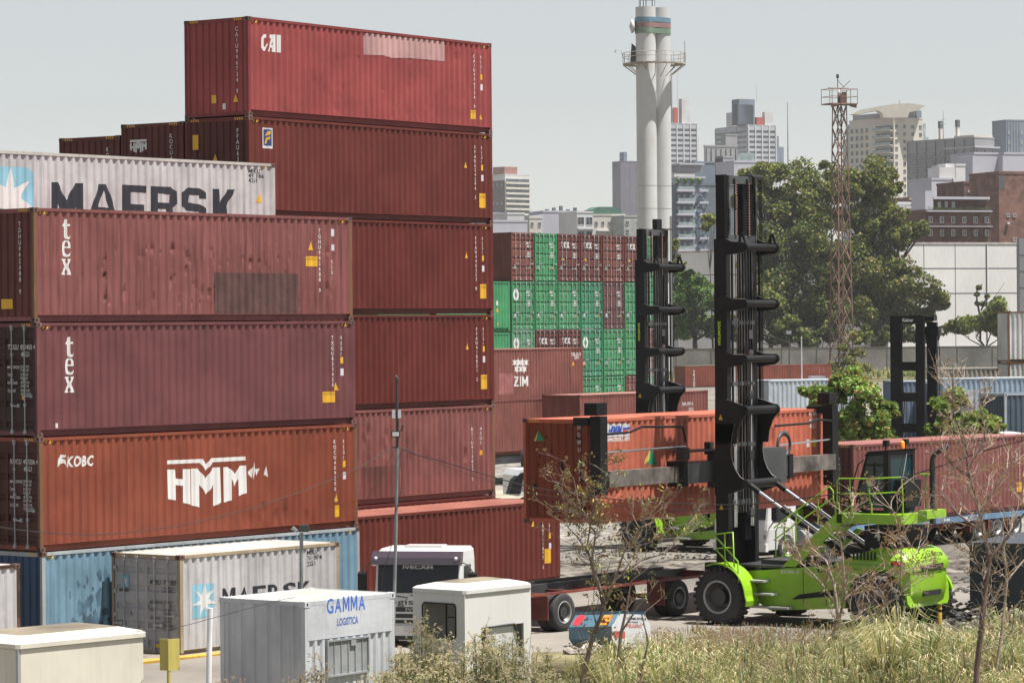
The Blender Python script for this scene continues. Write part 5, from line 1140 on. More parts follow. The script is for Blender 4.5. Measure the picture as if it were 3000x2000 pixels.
side_c('slate blue container with a white roof edge right of the dark mast', 2735, 1122, 176, .2, SB, right=False, Lc=6.058, roofmat=WB)
for i, (px, yaw, lb) in enumerate(((2762, .16, 'light denim blue container with a small window frame, beside the slate one'), (2900, .16, 'light denim blue container beside the dark slate one at the right edge'))):
    c = side_c(lb, px, 1108-i*3, 172+i*4, yaw, LB, right=False, Lc=6.058 if i == 0 else 12.192, roofmat=paint('plain white roof', 225,225,222))
    mb = MB(); mb.box(.5, 1.6, -.05, -.012, 1.5, 2.3); w_ = part('window', mb, WB, c); part('pane', MB().box(.75, 1.35, -.07, -.052, 1.85, 2.05), M_DARK, w_)
side_c('long white roofed container behind the light denim ones', 2745, 1078, 190, .13, paint('ochre white container paint', 205,200,190, streak=.6, rust=.2), right=False)
side_c('dark slate container cut by the right edge', 2943, 1152, 150, .35, DS, right=False, edge=WB)
for k in range(2): side_c(('upper' if k == 0 else 'middle')+' white container in the stack at the concrete wall, right edge', 2952, 912+k*152, 186, .10, paint('chalk white container paint', 240,238,232, streak=.3, rust=.1), right=False, roofmat=None, edge=paint('rust eaten post paint', 150,105,80)) if k == 0 else None
c = [o for o in bpy.data.objects if o.get('label') == 'upper white container in the stack at the concrete wall, right edge'][0]; c['label'] = 'chalk white container with a brown serif logo, high at the right edge'
on_side(c, [[(p[0], p[1]) for p in t] for t in tex_v(.9, 2.2, .5)], mat('brown logo paint', (.12,.06,.05), .6, var=0))
T = site_cabin('grey cabin with a dark tiled roof behind the rose red container', 2825, 1272, 135, .1, 2.6, 3, 2.7, paint('grey green shutter paint', 150,156,150, streak=.4), ((.3, .7, .9, 1.9), (1.2, 1.8, .9, 1.9)))
# black tank and parked lorry behind the tallest stack
p = at(1525, 1375, 150); T = thing('tank', 'black round tank on the gravel behind the orange container', 'tank', (p.x, p.y, gz(p.x, p.y)), 0)
part('shell', MB().lathe([(.001, 0), (.35, .02), (.46, .1), (.48, .5), (.48, 2.2), (.46, 2.6), (.001, 2.7)], (0, 0, p.z+.48), 'x', 24), mat('matt black tank', (.02,.02,.021), .6, var=.2), T)
part('support', MB().box(.3, .5, -.3, .3, 0, p.z+.1).box(2, 2.2, -.3, .3, 0, p.z+.1), M_DARK, T)
p = at(1498, 1440, 140); T = thing('lorry', 'white lorry side with a black mudguard half hidden by the orange container', 'lorry', (p.x, p.y, 0), .3)
part('cab', MB().prism([(.3, p.z-.2), (.3, 1.9), (.45, 2.15), (2.4, 2.2), (2.4, p.z-.2)], 'y', .06, 2.2), TW, T); part('mudguard', MB().prism([(-.1, p.z-.1), (.1, p.z+.5), (.45, p.z+.8), (1.1, p.z+.82), (1.1, p.z+.6), (.5, p.z+.5), (.4, p.z-.1)], 'y', -.05, .5), M_BLACK, T)
wheel(T, (.75, .25, .5), .5, .3, -1)

for lb, nl in (('slate blue container seen through the dark mast', 'lower slate blue container under the one seen through the dark mast'), ('slate blue container with a white roof edge right of the dark mast', 'lower slate blue container right of the dark mast'),
               ('white container with a toothed top edge behind the pink flowered tree', 'lower white container behind the pink flowered tree'), ('light denim blue container beside the dark slate one at the right edge', 'lower light denim blue container at the right edge'),
               ('light denim blue container with a small window frame, beside the slate one', 'lower light denim blue container beside the slate one'), ('chalk white container with a brown serif logo, high at the right edge', 'chalk white container under the one with the brown logo')):
    o = [q for q in bpy.data.objects if q.get('label') == lb][0]; c = copy_tree(o); h = 2.896; c.location.z = o.location.z-h; c['label'] = nl
    if c.location.z < -.4: c.location.z = -.4
# ================================================================ the city behind
CW = mat('chalk white render', (0.484,0.484,0.491), .8, var=.08, scale=.4, streak=.15)
CL = mat('lavender white render', (0.39,0.39,0.437), .8, var=.06, scale=.3, streak=.12)
CG = mat('mid grey render', (0.234,0.234,0.25), .8, var=.08, scale=.4, streak=.1)
CDG = mat('dark slate render', (0.078,0.09,0.105), .8, var=.1, scale=.4)
CBG = mat('blue grey render', (0.156,0.187,0.234), .7, var=.1, scale=.4)
CCR = mat('cream render', (0.468,0.445,0.398), .8, var=.08, scale=.4, streak=.1)
CBR = mat('red brick', (.165,.085,.065), .85, var=.25, scale=2.5, streak=.15, bump=.3)
CDB = mat('dark brown brick', (0.094,0.047,0.039), .85, var=.25, scale=2.5)
CRD = mat('terracotta cladding', (0.328,0.078,0.047), .7, var=.1)
CGL = mat('grey window glass', (0.047,0.058,0.07), .15, var=.5, scale=1.5, spec=.8)
CGB = mat('pale balcony glass', (0.234,0.289,0.296), .2, var=.2, spec=.6)
CPL = mat('potted plant green', (0.078,0.125,0.031), .9, var=.4)
NWIN = [0]
DM = {700: 1930, 520: 900, 515: 890, 500: 860, 530: 905, 560: 950, 540: 920, 550: 930, 545: 925, 800: 2050, 900: 2000, 600: 1100, 580: 1000, 525: 885, 470: 800, 640: 1330, 480: 1200, 620: 1400, 430: 800, 410: 780, 420: 790, 395: 690, 380: 650, 372: 625, 400: 700, 450: 900}
for _k in (): pass
def bld(label, d, pc, yt, pr=None, pl=None, mt=CW, mt2=None, yaw=.93, z0=None, depth=12, cat='apartment block', name='apartment_building', Wr=None, Wl=None, roofbox=None):
    """near vertical corner at photo column pc; right face runs to pr, left face to pl"""
    d = DM.get(d, d*1.72); p = at(pc, yt, d); u = Vector((cos(yaw), sin(yaw), 0)); v = Vector((-sin(yaw), cos(yaw), 0)); f0 = Frame(p.x, p.y, 0, yaw)
    L_ = Wr or (f0.side(pr, yt)[0] if pr else depth); W_ = Wl or (f0.end(pl, yt)[0] if pl else depth)
    g = gz(p.x, p.y); T = thing(name, label, cat, (p.x, p.y, g), yaw, 'city buildings behind the yard'); H_ = p.z-g
    part('wall', MB().box(0, L_, 0, W_, 0, H_), mt, T)
    part('parapet', MB().box(-.1, L_+.1, -.1, W_+.1, H_+.002, H_+.5), mt2 or mt, T)
    fr = Frame(p.x, p.y, g, yaw); return T, fr, L_, W_, H_
_wm = {}
def win_mesh(w_, h_, face, gm=None, fm=None):
    k = (round(w_, 2), round(h_, 2), face, (gm or CGL).name, (fm or CW).name)
    if k not in _wm:
        mb = MB(); t = .08
        def bx(a0, a1, z0, z1, o0, o1):
            if face == 'r': mb.box(a0, a1, -o1, -o0, z0, z1)
            else: mb.box(-o1, -o0, a0, a1, z0, z1)
        mb.cur = 0; bx(t, w_-t, t, h_-t, .0, .05); mb.cur = 1
        bx(0, w_, 0, t, .0, .14); bx(0, w_, h_-t, h_, .0, .12); bx(0, t, t, h_-t, .0, .12); bx(w_-t, w_, t, h_-t, .0, .12); bx(w_/2-.03, w_/2+.03, t, h_-t, .05, .08)
        _wm[k] = mb.mesh('window', [gm or CGL, fm or CW])
    return _wm[k]
def wins(T, face, a0, a1, n, z0, z1, m, w_, h_, gm=None, fm=None, skip=None, cap=100):
    """n columns from a0 to a1 and m rows from z0 to z1 (centres)"""
    me = win_mesh(w_, h_, face, gm, fm); rest = []
    have = sum(1 for c in T.children if c.name.startswith('window'))
    for j in range(m):
        for i in range(n):
            if skip and skip(i, j): continue
            a = a0+(a1-a0)*(i/(n-1) if n > 1 else .5)-w_/2; z = z1+(z0-z1)*(j/(m-1) if m > 1 else .5)-h_/2
            if have < cap: part('window', None, None, T, (a, -.005, z) if face == 'r' else (-.005, a, z), me=me); have += 1; NWIN[0] += 1
def band(T, face, a0, a1, z, h_, out, m, name='balcony'):
    mb = MB()
    if face == 'r': mb.box(a0, a1, -out, -.004, z, z+h_)
    else: mb.box(-out, -.004, a0, a1, z, z+h_)
    return part(name, mb, m, T)
def strip(T, face, a0, a1, z0, z1, m=None, out=.03, name='window_band'):
    return band(T, face, a0, a1, z0, z1-z0, out, m or CGL, name)
def roofb(T, x0, x1, y0, y1, z0, z1, m, name='roof_house'): return part(name, MB().box(x0, x1, y0, y1, z0, z1), m, T)
def antenna(label, px, y0, y1, d, r=.12, arms=0):
    a, b = at(px, y0, d), at(px, y1, d); T = thing('antenna', label, 'antenna', (b.x, b.y, b.z), 0)
    part('rod', MB().tube((0, 0, 0), (0, 0, a.z-b.z), r, 5, r*.4), M_GALV, T)
    for k in range(arms): z = (a.z-b.z)*(.55+.15*k); part('arm', MB().tube((-1.1+.2*k, 0, z), (1.1-.2*k, 0, z), r*.5, 4), M_GALV, T)
# 1 banded tower by the tall stack
T, f, L_, W_, H_ = bld('white banded tower with a brown side and brick roof house, beside the tallest stack', 700, 1479.5, 512, 1551, 1438, CW, yaw=.75)
part('side_cladding', MB().box(-.05, -.004, .2, W_-.1, 3, H_-3.2), mat('brown mosaic wall', (0.078,0.051,0.055), .8, var=.2), T)
for k in range(12): z = H_-4.2-k*3.05; band(T, 'r', -.3, L_+.4, z-1.1, 1.1, 1.3, CCR); strip(T, 'r', .5, L_-.3, z, z+1.9)
roofb(T, .5, L_*.55, 1, W_*.9, H_+.5, H_+4.8, mat('faded brick', (0.265,0.117,0.094), .8, var=.15)); wins(T, 'l', 3, W_-2, 3, 5, H_-6, 9, 1.2, 1.4)
T, f, L_, W_, H_ = bld('flat roofed grey building low beside the tallest stack', 520, 1440, 628, 1482, None, CG, yaw=.42); wins(T, 'r', 1.5, 1.5, 1, H_-1.5, H_-1.5, 1, .9, .9)
bld('bright white blank gable between the grey building and the lavender wall', 515, 1486, 628, 1536, None, CW, yaw=.42)
bld('pale blank wall standing before the bright white gable', 500, 1440, 650, 1545, None, CL, yaw=.36)
T, f, L_, W_, H_ = bld('small white building with dark windows left of the lavender blank wall', 530, 1551, 640, 1588, None, CCR, yaw=.42); wins(T, 'r', .8, L_-.8, 2, H_-4.4, H_-1.6, 2, .9, 1.2)
T, f, L_, W_, H_ = bld('big blank lavender white gable wall above the door wall', 560, 1592, 622, 1688, None, CL, yaw=.36)
part('gable_slope', MB().prism([(0, 0), (0, H_), (-1.0, H_-1.5), (-1.3, 0)], 'y', .0, 10), CL, T)
for i in range(5): roofb(T, 2+i*2.2, 2.8+i*2.2, 3, 4, H_+.5, H_+1+.5*(i % 3), CDG, 'roof_tank')
T, f, L_, W_, H_ = bld('white flats with dark open balconies right of the lavender wall', 540, 1690, 624, 1737, None, CW, yaw=.42); wins(T, 'r', 1.2, L_-1.2, 2, H_-6.2, H_-2.2, 2, 2.0, 2.2, CGL); band(T, 'r', 0, L_, H_-4.6, .5, .9, CW)
T, f, L_, W_, H_ = bld('cream flats under a green roof house, beside the silo tower', 550, 1737, 632, 1832, None, CCR, yaw=.36)
wins(T, 'r', 1.0, L_-1.0, 5, H_-6.2, H_-2.2, 2, .9, 1.2); band(T, 'r', 1, L_*.5, H_-4.4, .35, .8, CW)
part('green_roof', MB().prism([(.4, H_+1.6), (2.5, H_+2.6), (8, H_+2.6), (9.5, H_+1.4), (9.5, H_-.4+1), (.4, H_-.4+1)], 'y', 2, 8), mat('dark green sheet roof', (0.039,0.101,0.078), .6, var=.1), T)
T, f, L_, W_, H_ = bld('grey green flats half hidden by the silo tower foot', 545, 1828, 636, 1880, None, mat('grey green render', (0.296,0.312,0.296), .8), yaw=.42); wins(T, 'r', 1, L_-1, 2, H_-4, H_-1.6, 2, 1.0, 1.1)
T, f, L_, W_, H_ = bld('tall mauve grey office tower with a window grid, left behind the silo tower', 800, 1818, 474, 1965, None, mat('mauve grey concrete', (0.133,0.129,0.164), .8, var=.1, scale=.3), yaw=.42)
wins(T, 'r', 2, L_-1.5, 8, H_-33, H_-4, 9, .9, 1.7, CG, CGL); roofb(T, 3.7, 6, 3, 9, H_+.4, H_+6.2, CBG); roofb(T, .5, 6, -1, 3, H_-42, H_-38, CCR)
# 2 + 3: twin white towers
def twin(label, pc, pr, pl, yt, d):
    T, f, L_, W_, H_ = bld(label, d, pc, yt, pr, pl, mat('pale blue white cladding', (0.367,0.39,0.429), .6, var=.08, scale=.3), yaw=.45)
    for k in range(12): z = H_-3.1-k*3.15; [strip(T, fc, .6, (L_ if fc == 'r' else W_)-.6, z-1.2, z+.3) for fc in 'rl']
    for i in range(5): x = .3+i*(L_-.7)/4; band(T, 'r', x, x+.7, H_-44, 44, .35, CW, 'pilaster')
    for i in range(4): x = .3+i*(W_-.7)/3; band(T, 'l', x, x+.7, H_-44, 44, .35, CL, 'pilaster')
    return T, f, L_, W_, H_
T, f, L_, W_, H_ = twin('left white terraced tower with red roof blocks, just right of the silo tower', 1960, 2042, 1950, 363, 900)
roofb(T, 1.0, 2.8, 2, 6, H_+.4, H_+32, CBG); roofb(T, 2.8, 3.5, 1.5, 4, H_+.4, H_+31, CL, 'lift_shaft'); roofb(T, 3.6, 6.6, 1, 6, H_+.4, H_+22-12, CRD); roofb(T, 9.5, 15, 1, 5, H_+.4, H_+15.5, CW); roofb(T, L_+.1, L_+1.6, .5, W_, H_-40, H_-7, CW, 'terrace_block')
antenna('thin antenna on the left terraced tower', 1986, 190, 362, 1998)
T, f, L_, W_, H_ = twin('right white terraced tower with a dark blue slab and red roof blocks', 2190, 2273, 2096, 368, 900)
def RB(px0, px1, y0, m, dv=4, nm='roof_house'):
    a, b = f.side(px0, 368)[0], f.side(px1, 368)[0]; z = f.side(px1, y0)[1]; roofb(T, a, b, 1.0, 1.0+dv, H_+.4, z, m, nm)
RB(2164, 2210, 307, CDG, 6); RB(2168, 2214, 291, CBG, 9); RB(2219, 2241, 344, CRD); RB(2243, 2267, 329, CW, 3)
a = f.end(2130, 368)[0]; roofb(T, -.5, 3.2, a-9, a, H_+.4, f.end(2150, 329)[1], CW); roofb(T, L_+.1, L_+2.6, 1, W_, H_-40, H_-6, CBG, 'terrace_block'); roofb(T, L_+2.6, L_+6, 1, W_, H_-40, H_-12.5, CBG, 'terrace_block')
antenna('thin antenna on the right terraced tower', 2216, 240, 300, 1998); antenna('tall guyed mast between the twin towers and the lattice tower', 2309, 300, 500, 1100, .3)
# mid blocks behind the big mast
T, f, L_, W_, H_ = bld('brown grey roof block low in front of the right terraced tower', 600, 2126, 397, 2160, 2112, CG, yaw=.5)
T, f, L_, W_, H_ = bld('grey glass fronted block under the brown grey one', 580, 2065, 430, 2160, 2062, mat('grey glazed wall', (0.281,0.289,0.296), .5, var=.1), yaw=.36)
for i in range(7): band(T, 'r', .4+i*(L_-1)/6, .55+i*(L_-1)/6, H_-5, 4.5, .2, CDG, 'mullion')
T, f, L_, W_, H_ = bld('blue grey blank block left of the dark slate box', 530, 2036, 478, 2095, None, CBG, yaw=.36); 
T, f, L_, W_, H_ = bld('dark slate box with a grey right side above the big mast', 520, 2118, 462, 2149, 2095, CG, yaw=.7); part('side_cladding', MB().box(-.06, -.004, 0, W_, 0, H_), CDG, T)  # left face laid in a darker tone than the body
T, f, L_, W_, H_ = bld('lavender block with a glass roof terrace above the big mast', 525, 2150, 476, 2211, None, CL, yaw=.36); band(T, 'r', 1.5, L_, H_+.5, 1.2, -.6, CGB, 'terrace_glass') if False else part('terrace_glass', MB().box(1.2, L_, .2, .3, H_+.5, H_+2.6), CGB, T)
T, f, L_, W_, H_ = bld('long white roof over dark windows behind the tree tops', 560, 2211, 486, 2320, None, CW, yaw=.36); strip(T, 'r', 3, L_-1, H_-3, H_-1.2)
T, f, L_, W_, H_ = bld('white stepped flats beside the silo tower shaft', 500, 1975, 505, 2036, None, CW, yaw=.36)
wins(T, 'r', 1, 2.8, 2, H_-9, H_-2, 3, 1.0, 1.3, CG); roofb(T, 0, 2.2, 1, 5, H_+.4, H_+1.7, CL); band(T, 'r', 0, L_, H_-5, .3, 1.2, CW)
# 8 blue grey flats with balconies
T, f, L_, W_, H_ = bld('blue grey apartment block with wide white balcony slabs behind the big mast', 470, 1972, 543, 2150, None, mat('steel grey wall', (0.101,0.121,0.144), .7, var=.1), yaw=.36)
s = 35/F*800
for k in range(7):
    z = H_-1.0-k*s*1.0; band(T, 'r', .6, 5.2, z-.55, .55, 1.3, CL); band(T, 'r', 6.6, 9.0, z-.55, .55, 1.0, CL) ; part('balcony_glass', MB().box(.8, 5.1, -1.28, -1.24, z+.0, z+.75), CGB, T)
    wins(T, 'r', 1.4, 4.6, 3, z-1.75, z-1.75, 1, .8, 1.15, CGB, CG) if k < 6 else None
for k in range(2):
    z = H_+1.8+k*3.3; roofb(T, 2.2+k*.5, 8.7, 1.5+k, 7, H_+.4+k*3.0, z, CGB if k == 0 else CG, 'setback_floor'); roofb(T, 1.8+k*.4, 8.9, .5+k*.6, 7.2, z+.003, z+.4, CL, 'roof_slab')
for i in range(4): part('potted_plant', MB().lathe([(.001, 0), (.3, 0), (.35, .5), (.6, .8), (.3, 1.3), (.001, 1.4)], (1.2+i*1.9, -.3, H_+.5), 'z', 7), CPL, T)
M_MURAL = mat('scrawled mural wall', (0.172,0.218,0.265), .7, var=.9, scale=5)
part('mural', MB().box(5.3, 8.6, -.06, -.004, 2, H_-.6), M_MURAL, T)
# 11 cream tower with the swept roof
T, f, L_, W_, H_ = bld('cream apartment tower with a swept sail roof, right of the lattice tower', 640, 2618, 347, 2703, 2488, CCR, yaw=.62)
s = 95/4.356/F*1330
wins(T, 'r', 1.4, L_-1.3, 4, H_-3.2-s*9, H_-3.2, 10, 1.5, 1.6, CGL, CCR)
wins(T, 'l', W_*.60, W_-1.6, 4, H_-4-s*9, H_-4, 10, 1.5, 1.8, CGL, CG)
for k in range(9): z = H_-4.6-k*s; band(T, 'l', .2, W_*.42, z-.35, .35, 1.8, CCR); part('balcony_glass', MB().box(-1.78, -1.72, .2, W_*.42, z+.0, z+1.0), CGB, T); strip(T, 'l', .6, W_*.4, z+.02, z+1.9)
roofb(T, L_+.02, L_+2.2, .6, W_*.5, 0, H_-1.5, CGB, 'glazed_bay'); roofb(T, L_+2.2, L_+4.3, 1.2, W_*.5, 0, H_-7, CGB, 'glazed_bay'); roofb(T, 1, L_-.5, W_+.1, W_+3.2, 0, H_-1, CGB, 'glazed_bay'); roofb(T, 1, L_-.5, W_+3.3, W_+5.2, 0, H_-7, CGB, 'glazed_bay')
roofb(T, .6, L_-.3, 1, W_-1.5, H_+.4, H_+2.6, CG, 'penthouse')
q = [at(2460+x/4.356, 280+y/4.356, 1330) for x, y in ((150,238),(240,190),(500,140),(700,108),(900,100),(1110,130),(1062,150),(1020,185),(890,215),(870,280),(560,285),(545,230),(490,190),(400,205),(235,245))]
part('sail_roof', MB().prism([((fr_ := f.loc(p)).x*0+(p.x-T.location.x), p.z-T.location.z) for p in q], 'y', 0, 7), mat('cream sail roof', (0.515,0.484,0.421), .8, var=.06), T).rotation_euler = (0, 0, -.62+.05)  # roof in a slightly paler cream than the walls
part('corner_glass', MB().box(L_-3.0, L_-.1, .5, 5, H_+.42, H_+3.6), CBG, T)
antenna('stub antenna on the sail roof', 2636, 294, 304, 1332, .3)
# 12 grey slab block
T, f, L_, W_, H_ = bld('long grey concrete apartment slab with dark vertical seams, left of the white gables', 480, 2855, 405, 2913, 2657, CG, yaw=.70)
s = 4.5*.98
for i in range(8): a = .3+i*(W_-.6)/7; band(T, 'l', a-.12, a+.12, 4, H_-4.2, .25, CDG, 'seam')
wins(T, 'l', 1.6, W_-1.6, 9, H_-4.6-3.0*5, H_-4.6, 6, 1.5, 1.35, CGL, CW); [band(T, 'l', .6, W_-.6, H_-6.3-k*3.0, .45, .8, CG) for k in range(6)]
roofb(T, -.3, L_+2.5, -.6, W_*.45, H_-3.4, H_-2.9, CL, 'pergola'); wins(T, 'r', 1, L_-1, 3, H_-9, H_-4.6, 2, 1.2, 1.4)
for px in (2747, 2797): q = f.end(px, 405)[0]; roofb(T, 1, 2.2, q-.5, q+.5, H_+.4, H_+4.6, CCR, 'chimney'); roofb(T, .9, 2.3, q-.6, q+.6, H_+4.61, H_+7.2, CDG, 'chimney_cap')
roofb(T, .05, L_-.4, .4, W_*.3, H_+.42, H_+1.2, CCR, 'roof_house'); antenna('spiky antenna on the grey slab block', 2764, 325, 408, 1205, .2, 2)
# 13-17
T, f, L_, W_, H_ = bld('steel blue tower cut by the right edge', 620, 2947, 354, 3080, None, CBG, yaw=.36)
for i in range(5): band(T, 'r', .6+i*1.4, .72+i*1.4, 8, H_-8.5, .15, CDG, 'seam')
wins(T, 'r', 1.4, L_-2, 4, H_-26, H_-5, 6, .8, 1.6, CGB)
for i, (a, b, y, lb) in enumerate(((2848, 2925, 452, 'lavender gable with sloping sides above the brick building'), (2936, 3060, 452, 'lavender gable cut by the right edge above the brick building'))):
    T, f, L_, W_, H_ = bld(lb, 430, a+6, y, b, None, CL, yaw=.36); part('gable_slope', MB().prism([(0, H_*.5), (0, H_), (-.35, H_-.3), (-1.1, H_*.5)], 'y', 0, 8), CL, T)
    if i == 0: roofb(T, L_+.0, L_+.5, .2, 8, 0, H_+.3, CW, 'white_pier')
T, f, L_, W_, H_ = bld('pale stepped party wall left of the brown brick house', 410, 2729, 527, 2800, None, CL, yaw=.36); roofb(T, L_*.35, L_, .3, 6, H_+.4, H_+3.0, CW, 'raised_wall'); roofb(T, L_*.75, L_+.8, 2, 6, H_+3.0, H_+4.0, CW, 'chimney')
part('stair_flank', MB().prism([(L_*.85, H_+.5), (L_*.95, H_+.5), (L_+1.4, H_-3.2), (L_+1.4, H_-5), (L_+.9, H_-5)], 'y', -.3, -.01), CW, T)
bld('white chimneyed block between the party wall and the brown brick house', 420, 2800, 486, 2828, None, CW, yaw=.36)
T, f, L_, W_, H_ = bld('dark brown brick upper house with a lattice window', 395, 2824, 538, 2925, None, CDB, yaw=.36); wins(T, 'r', 1.2, 2.6, 2, H_-1.6, H_-1.6, 1, .45, .5, CG); roofb(T, L_*.55, L_+.5, .5, 6, H_+.4, H_+1.3, CDB); strip(T, 'r', 4.0, 5.4, H_-2.0+1.4, H_-.2)
T, f, L_, W_, H_ = bld('tall red brick party wall at the right edge', 380, 2926, 509, 3090, None, CBR, yaw=.36); strip(T, 'r', -.0, 1.2, H_-3.0, H_-.4, CDG); wins(T, 'r', 2.0, 3.4, 2, H_-13, H_-8.2, 2, .7, .7, CGL, CW, lambda i, j: j == 1 and i == 0)
part('air_unit', MB().box(1.6, 2.1, -.5, -.02, H_-10, H_-9.6), M_STK, T)
T, f, L_, W_, H_ = bld('dark brown terraced flats with plants on the balcony, below the brick house', 372, 2712, 622, 2902, None, CDB, yaw=.36)
wins(T, 'r', 1.0, L_-.9, 6, H_-3.9, H_-1.4, 2, .8, 1.2, CGL, CW); band(T, 'r', 0, L_+.0, H_-2.75, .14, .9, CL); band(T, 'r', 0, L_, H_+.1, .22, .8, CL)
roofb(T, 1.2, L_+.0, 1.2, 6, H_+.5, H_+2.5, CDB, 'setback_floor'); roofb(T, 1.8, L_, .2, 6, H_+2.51, H_+3.0, CL, 'roof_slab'); roofb(T, .1, 1.8, .3, 6, H_+.5, H_+4.1, CL, 'blank_wall')
for i in range(3): strip(T, 'r', 3.2+i*1.5, 3.9+i*1.5, H_+.9, H_+2.1, CGB).location.y = 1.2
rs = random.Random(8); mb = MB()
for i in range(160): x = rs.uniform(.2, L_-.3); z = H_+.4+rs.uniform(0, .5); y = rs.uniform(-.7, -.4); s_ = .1; mb.add([(x-s_, y, z), (x+s_, y+.05, z), (x, y, z+.22)], [(0, 1, 2)])
part('balcony_plants', mb, CPL, T)
part('railing', MB().box(0, L_, -.78, -.75, H_+.32, H_+.36).box(0, L_, -.78, -.75, H_+.7, H_+.74), M_DARK, T)
T, f, L_, W_, H_ = bld('small brick house with white trim left of the terraced flats', 400, 2665, 584, 2712, None, mat('dull brick', (0.156,0.09,0.07), .85, var=.2), yaw=.36); wins(T, 'r', .9, .9, 1, H_-1.9, H_-1.9, 1, .4, 1.0); band(T, 'r', -.2, L_+.2, H_-.1, .3, .4, CCR); band(T, 'r', -.2, L_+.2, H_-4.3, .2, .4, CW)
T, f, L_, W_, H_ = bld('white modern house with wide dark loggias behind the right tree', 395, 2570, 598, 2668, None, CW, yaw=.36)
for k in range(4): z = H_-1.0-k*2.7; strip(T, 'r', .6, L_-.5, z-1.7, z); band(T, 'r', -.4, L_+.3, z+.05, .45, 1.2, CW); part('railing', MB().box(0, L_, -1.15, -1.1, z-1.9, z-1.25), M_DARK, T)
T, f, L_, W_, H_ = bld('white low house glimpsed between the tree crowns', 450, 2270, 566, 2420, None, CW, yaw=.36)
for k in range(5): z = H_-1.5-k*3.0; strip(T, 'r', 1, L_-1, z-1.4, z); band(T, 'r', -.4, L_+.3, z+.05, .5, 1.2, CW)
# warehouse
WHP = mat('white precast panel', (.68,.675,.665), .75, var=.06, scale=.3, streak=.3)
def shed(label, p0, p1, d0, d1, n, off):
    a, b = at(p0[0], p0[1], d0), at(p1[0], p1[1], d1); d_ = b-a; yw = atan2(d_.y, d_.x); Lw_ = Vector((d_.x, d_.y)).length; g = gz(a.x, a.y); Hw = (a.z+b.z)/2-g
    T = thing('warehouse', label, 'warehouse', (a.x, a.y, g), yw)
    part('wall', MB().box(0, Lw_, 0, 7, 0, Hw-.3), WHP, T); part('roof', MB().box(-.1, Lw_+.1, -.1, 7, Hw-.299, Hw), mat('warehouse coping', (.45,.40,.38), .8, var=.2), T)
    for z in (Hw-.3-4.4, Hw-.3-8.9): part('panel_joint', MB().box(0, Lw_, -.02, -.004, z-.08, z+.08), CDG, T)
    for i in range(n): x = Lw_-off-6.4*i; part('panel_joint', MB().box(x-.055, x+.055, -.03, -.004, 0, Hw-.3), CDG, T)
    x = Lw_-off-6.4; part('downpipe', MB().tube((x+.1, -.12, 0), (x+.1, -.12, Hw-.3), .08, 6), CW, T)
shed('long white panelled warehouse wing behind the trees and between the masts', (1985,742), (2640,716), 640, 615, 6, .5)
shed('sunlit white panelled warehouse right of the trees', (2600,712), (2986,708), 590, 600, 4, .5)
T = thing('office_block', 'grey panelled block cut by the right edge above the chalk white container', 'building', (at(2986, 700, 585).x, 585, 0), .05); h = at(2986, 698, 585).z
part('wall', MB().box(0, 12, 0, 2, 0, h), CG, T); [part('joint', MB().box(0, 12, -.03, -.004, h-3-k*2.9, h-2.9-k*2.9), CDG, T) for k in range(3)]
# concrete wall
a, b = at(1980, 1022, 562), at(2950, 1005, 562)
CON = mat('weathered concrete block', (0.211,0.207,0.195), .9, var=.22, scale=.8, streak=.5, bump=.3)
T = thing('boundary_wall', 'long weathered concrete block wall below the trees', 'wall', (a.x, 562, 0), 0); Lb = b.x-a.x; hw_ = a.z
part('wall', MB().box(-14, Lb+.5, 0, .25, 0, hw_), CON, T); part('coping', MB().box(-14, Lb+.5, -.04, .29, hw_+.002, hw_+.06), CON, T)
for i in range(10): part('pier', MB().box(i*6, i*6+.12, -.05, -.004, 0, hw_-.02), mat('dark pier', (0.109,0.101,0.094), .9), T)
# ---------------------------------------------------------------- silo tower
def chull(P):
    P = sorted(set(P)); out = []
    for seq in (P, P[::-1]):
        h = []
        for p in seq:
            while len(h) > 1 and (h[-1][0]-h[-2][0])*(p[1]-h[-2][1])-(h[-1][1]-h[-2][1])*(p[0]-h[-2][0]) <= 0: h.pop()
            h.append(p)
        out += h[:-1]
    return out
SW_ = mat('white silo paint', (0.468,0.476,0.484), .6, var=.06, scale=.5, streak=.35, dirt=(.34,.25,.17))
D_ = 420; c0 = at(1897, 700, D_); c1 = at(1939.5, 700, D_+1.2); r_ = 29.5/F*D_; zt_ = at(1897, 22, D_).z
T = thing('silo_tower', 'white triple shaft tower with blue, red and green bands and a ring platform', 'tower', (c0.x*1.3, D_*1.3, 0), 0); B = CAMZ-CAMZ/1.3; T.scale = (1.3, 1.3, 1.3)
cs = [(0, 0), (c1.x-c0.x, 1.4), ((c1.x-c0.x)*.5, 3.2)]; zt_ -= B
def zz(y): return at(1897, y, D_).z-B
for x, y in cs: part('shaft', MB().lathe([(r_, 0), (r_, zt_)], (x, y, 0), 'z', 40).lathe([(r_, zt_), (.001, zt_)], (x, y, 0), 'z', 40, False), SW_, T)
for y in (545, 612): [part('joint_ring', MB().lathe([(r_+.012, 0), (r_+.012, .05)], (cx, cy, zz(y)), 'z', 40), CG, T) for cx, cy in cs]
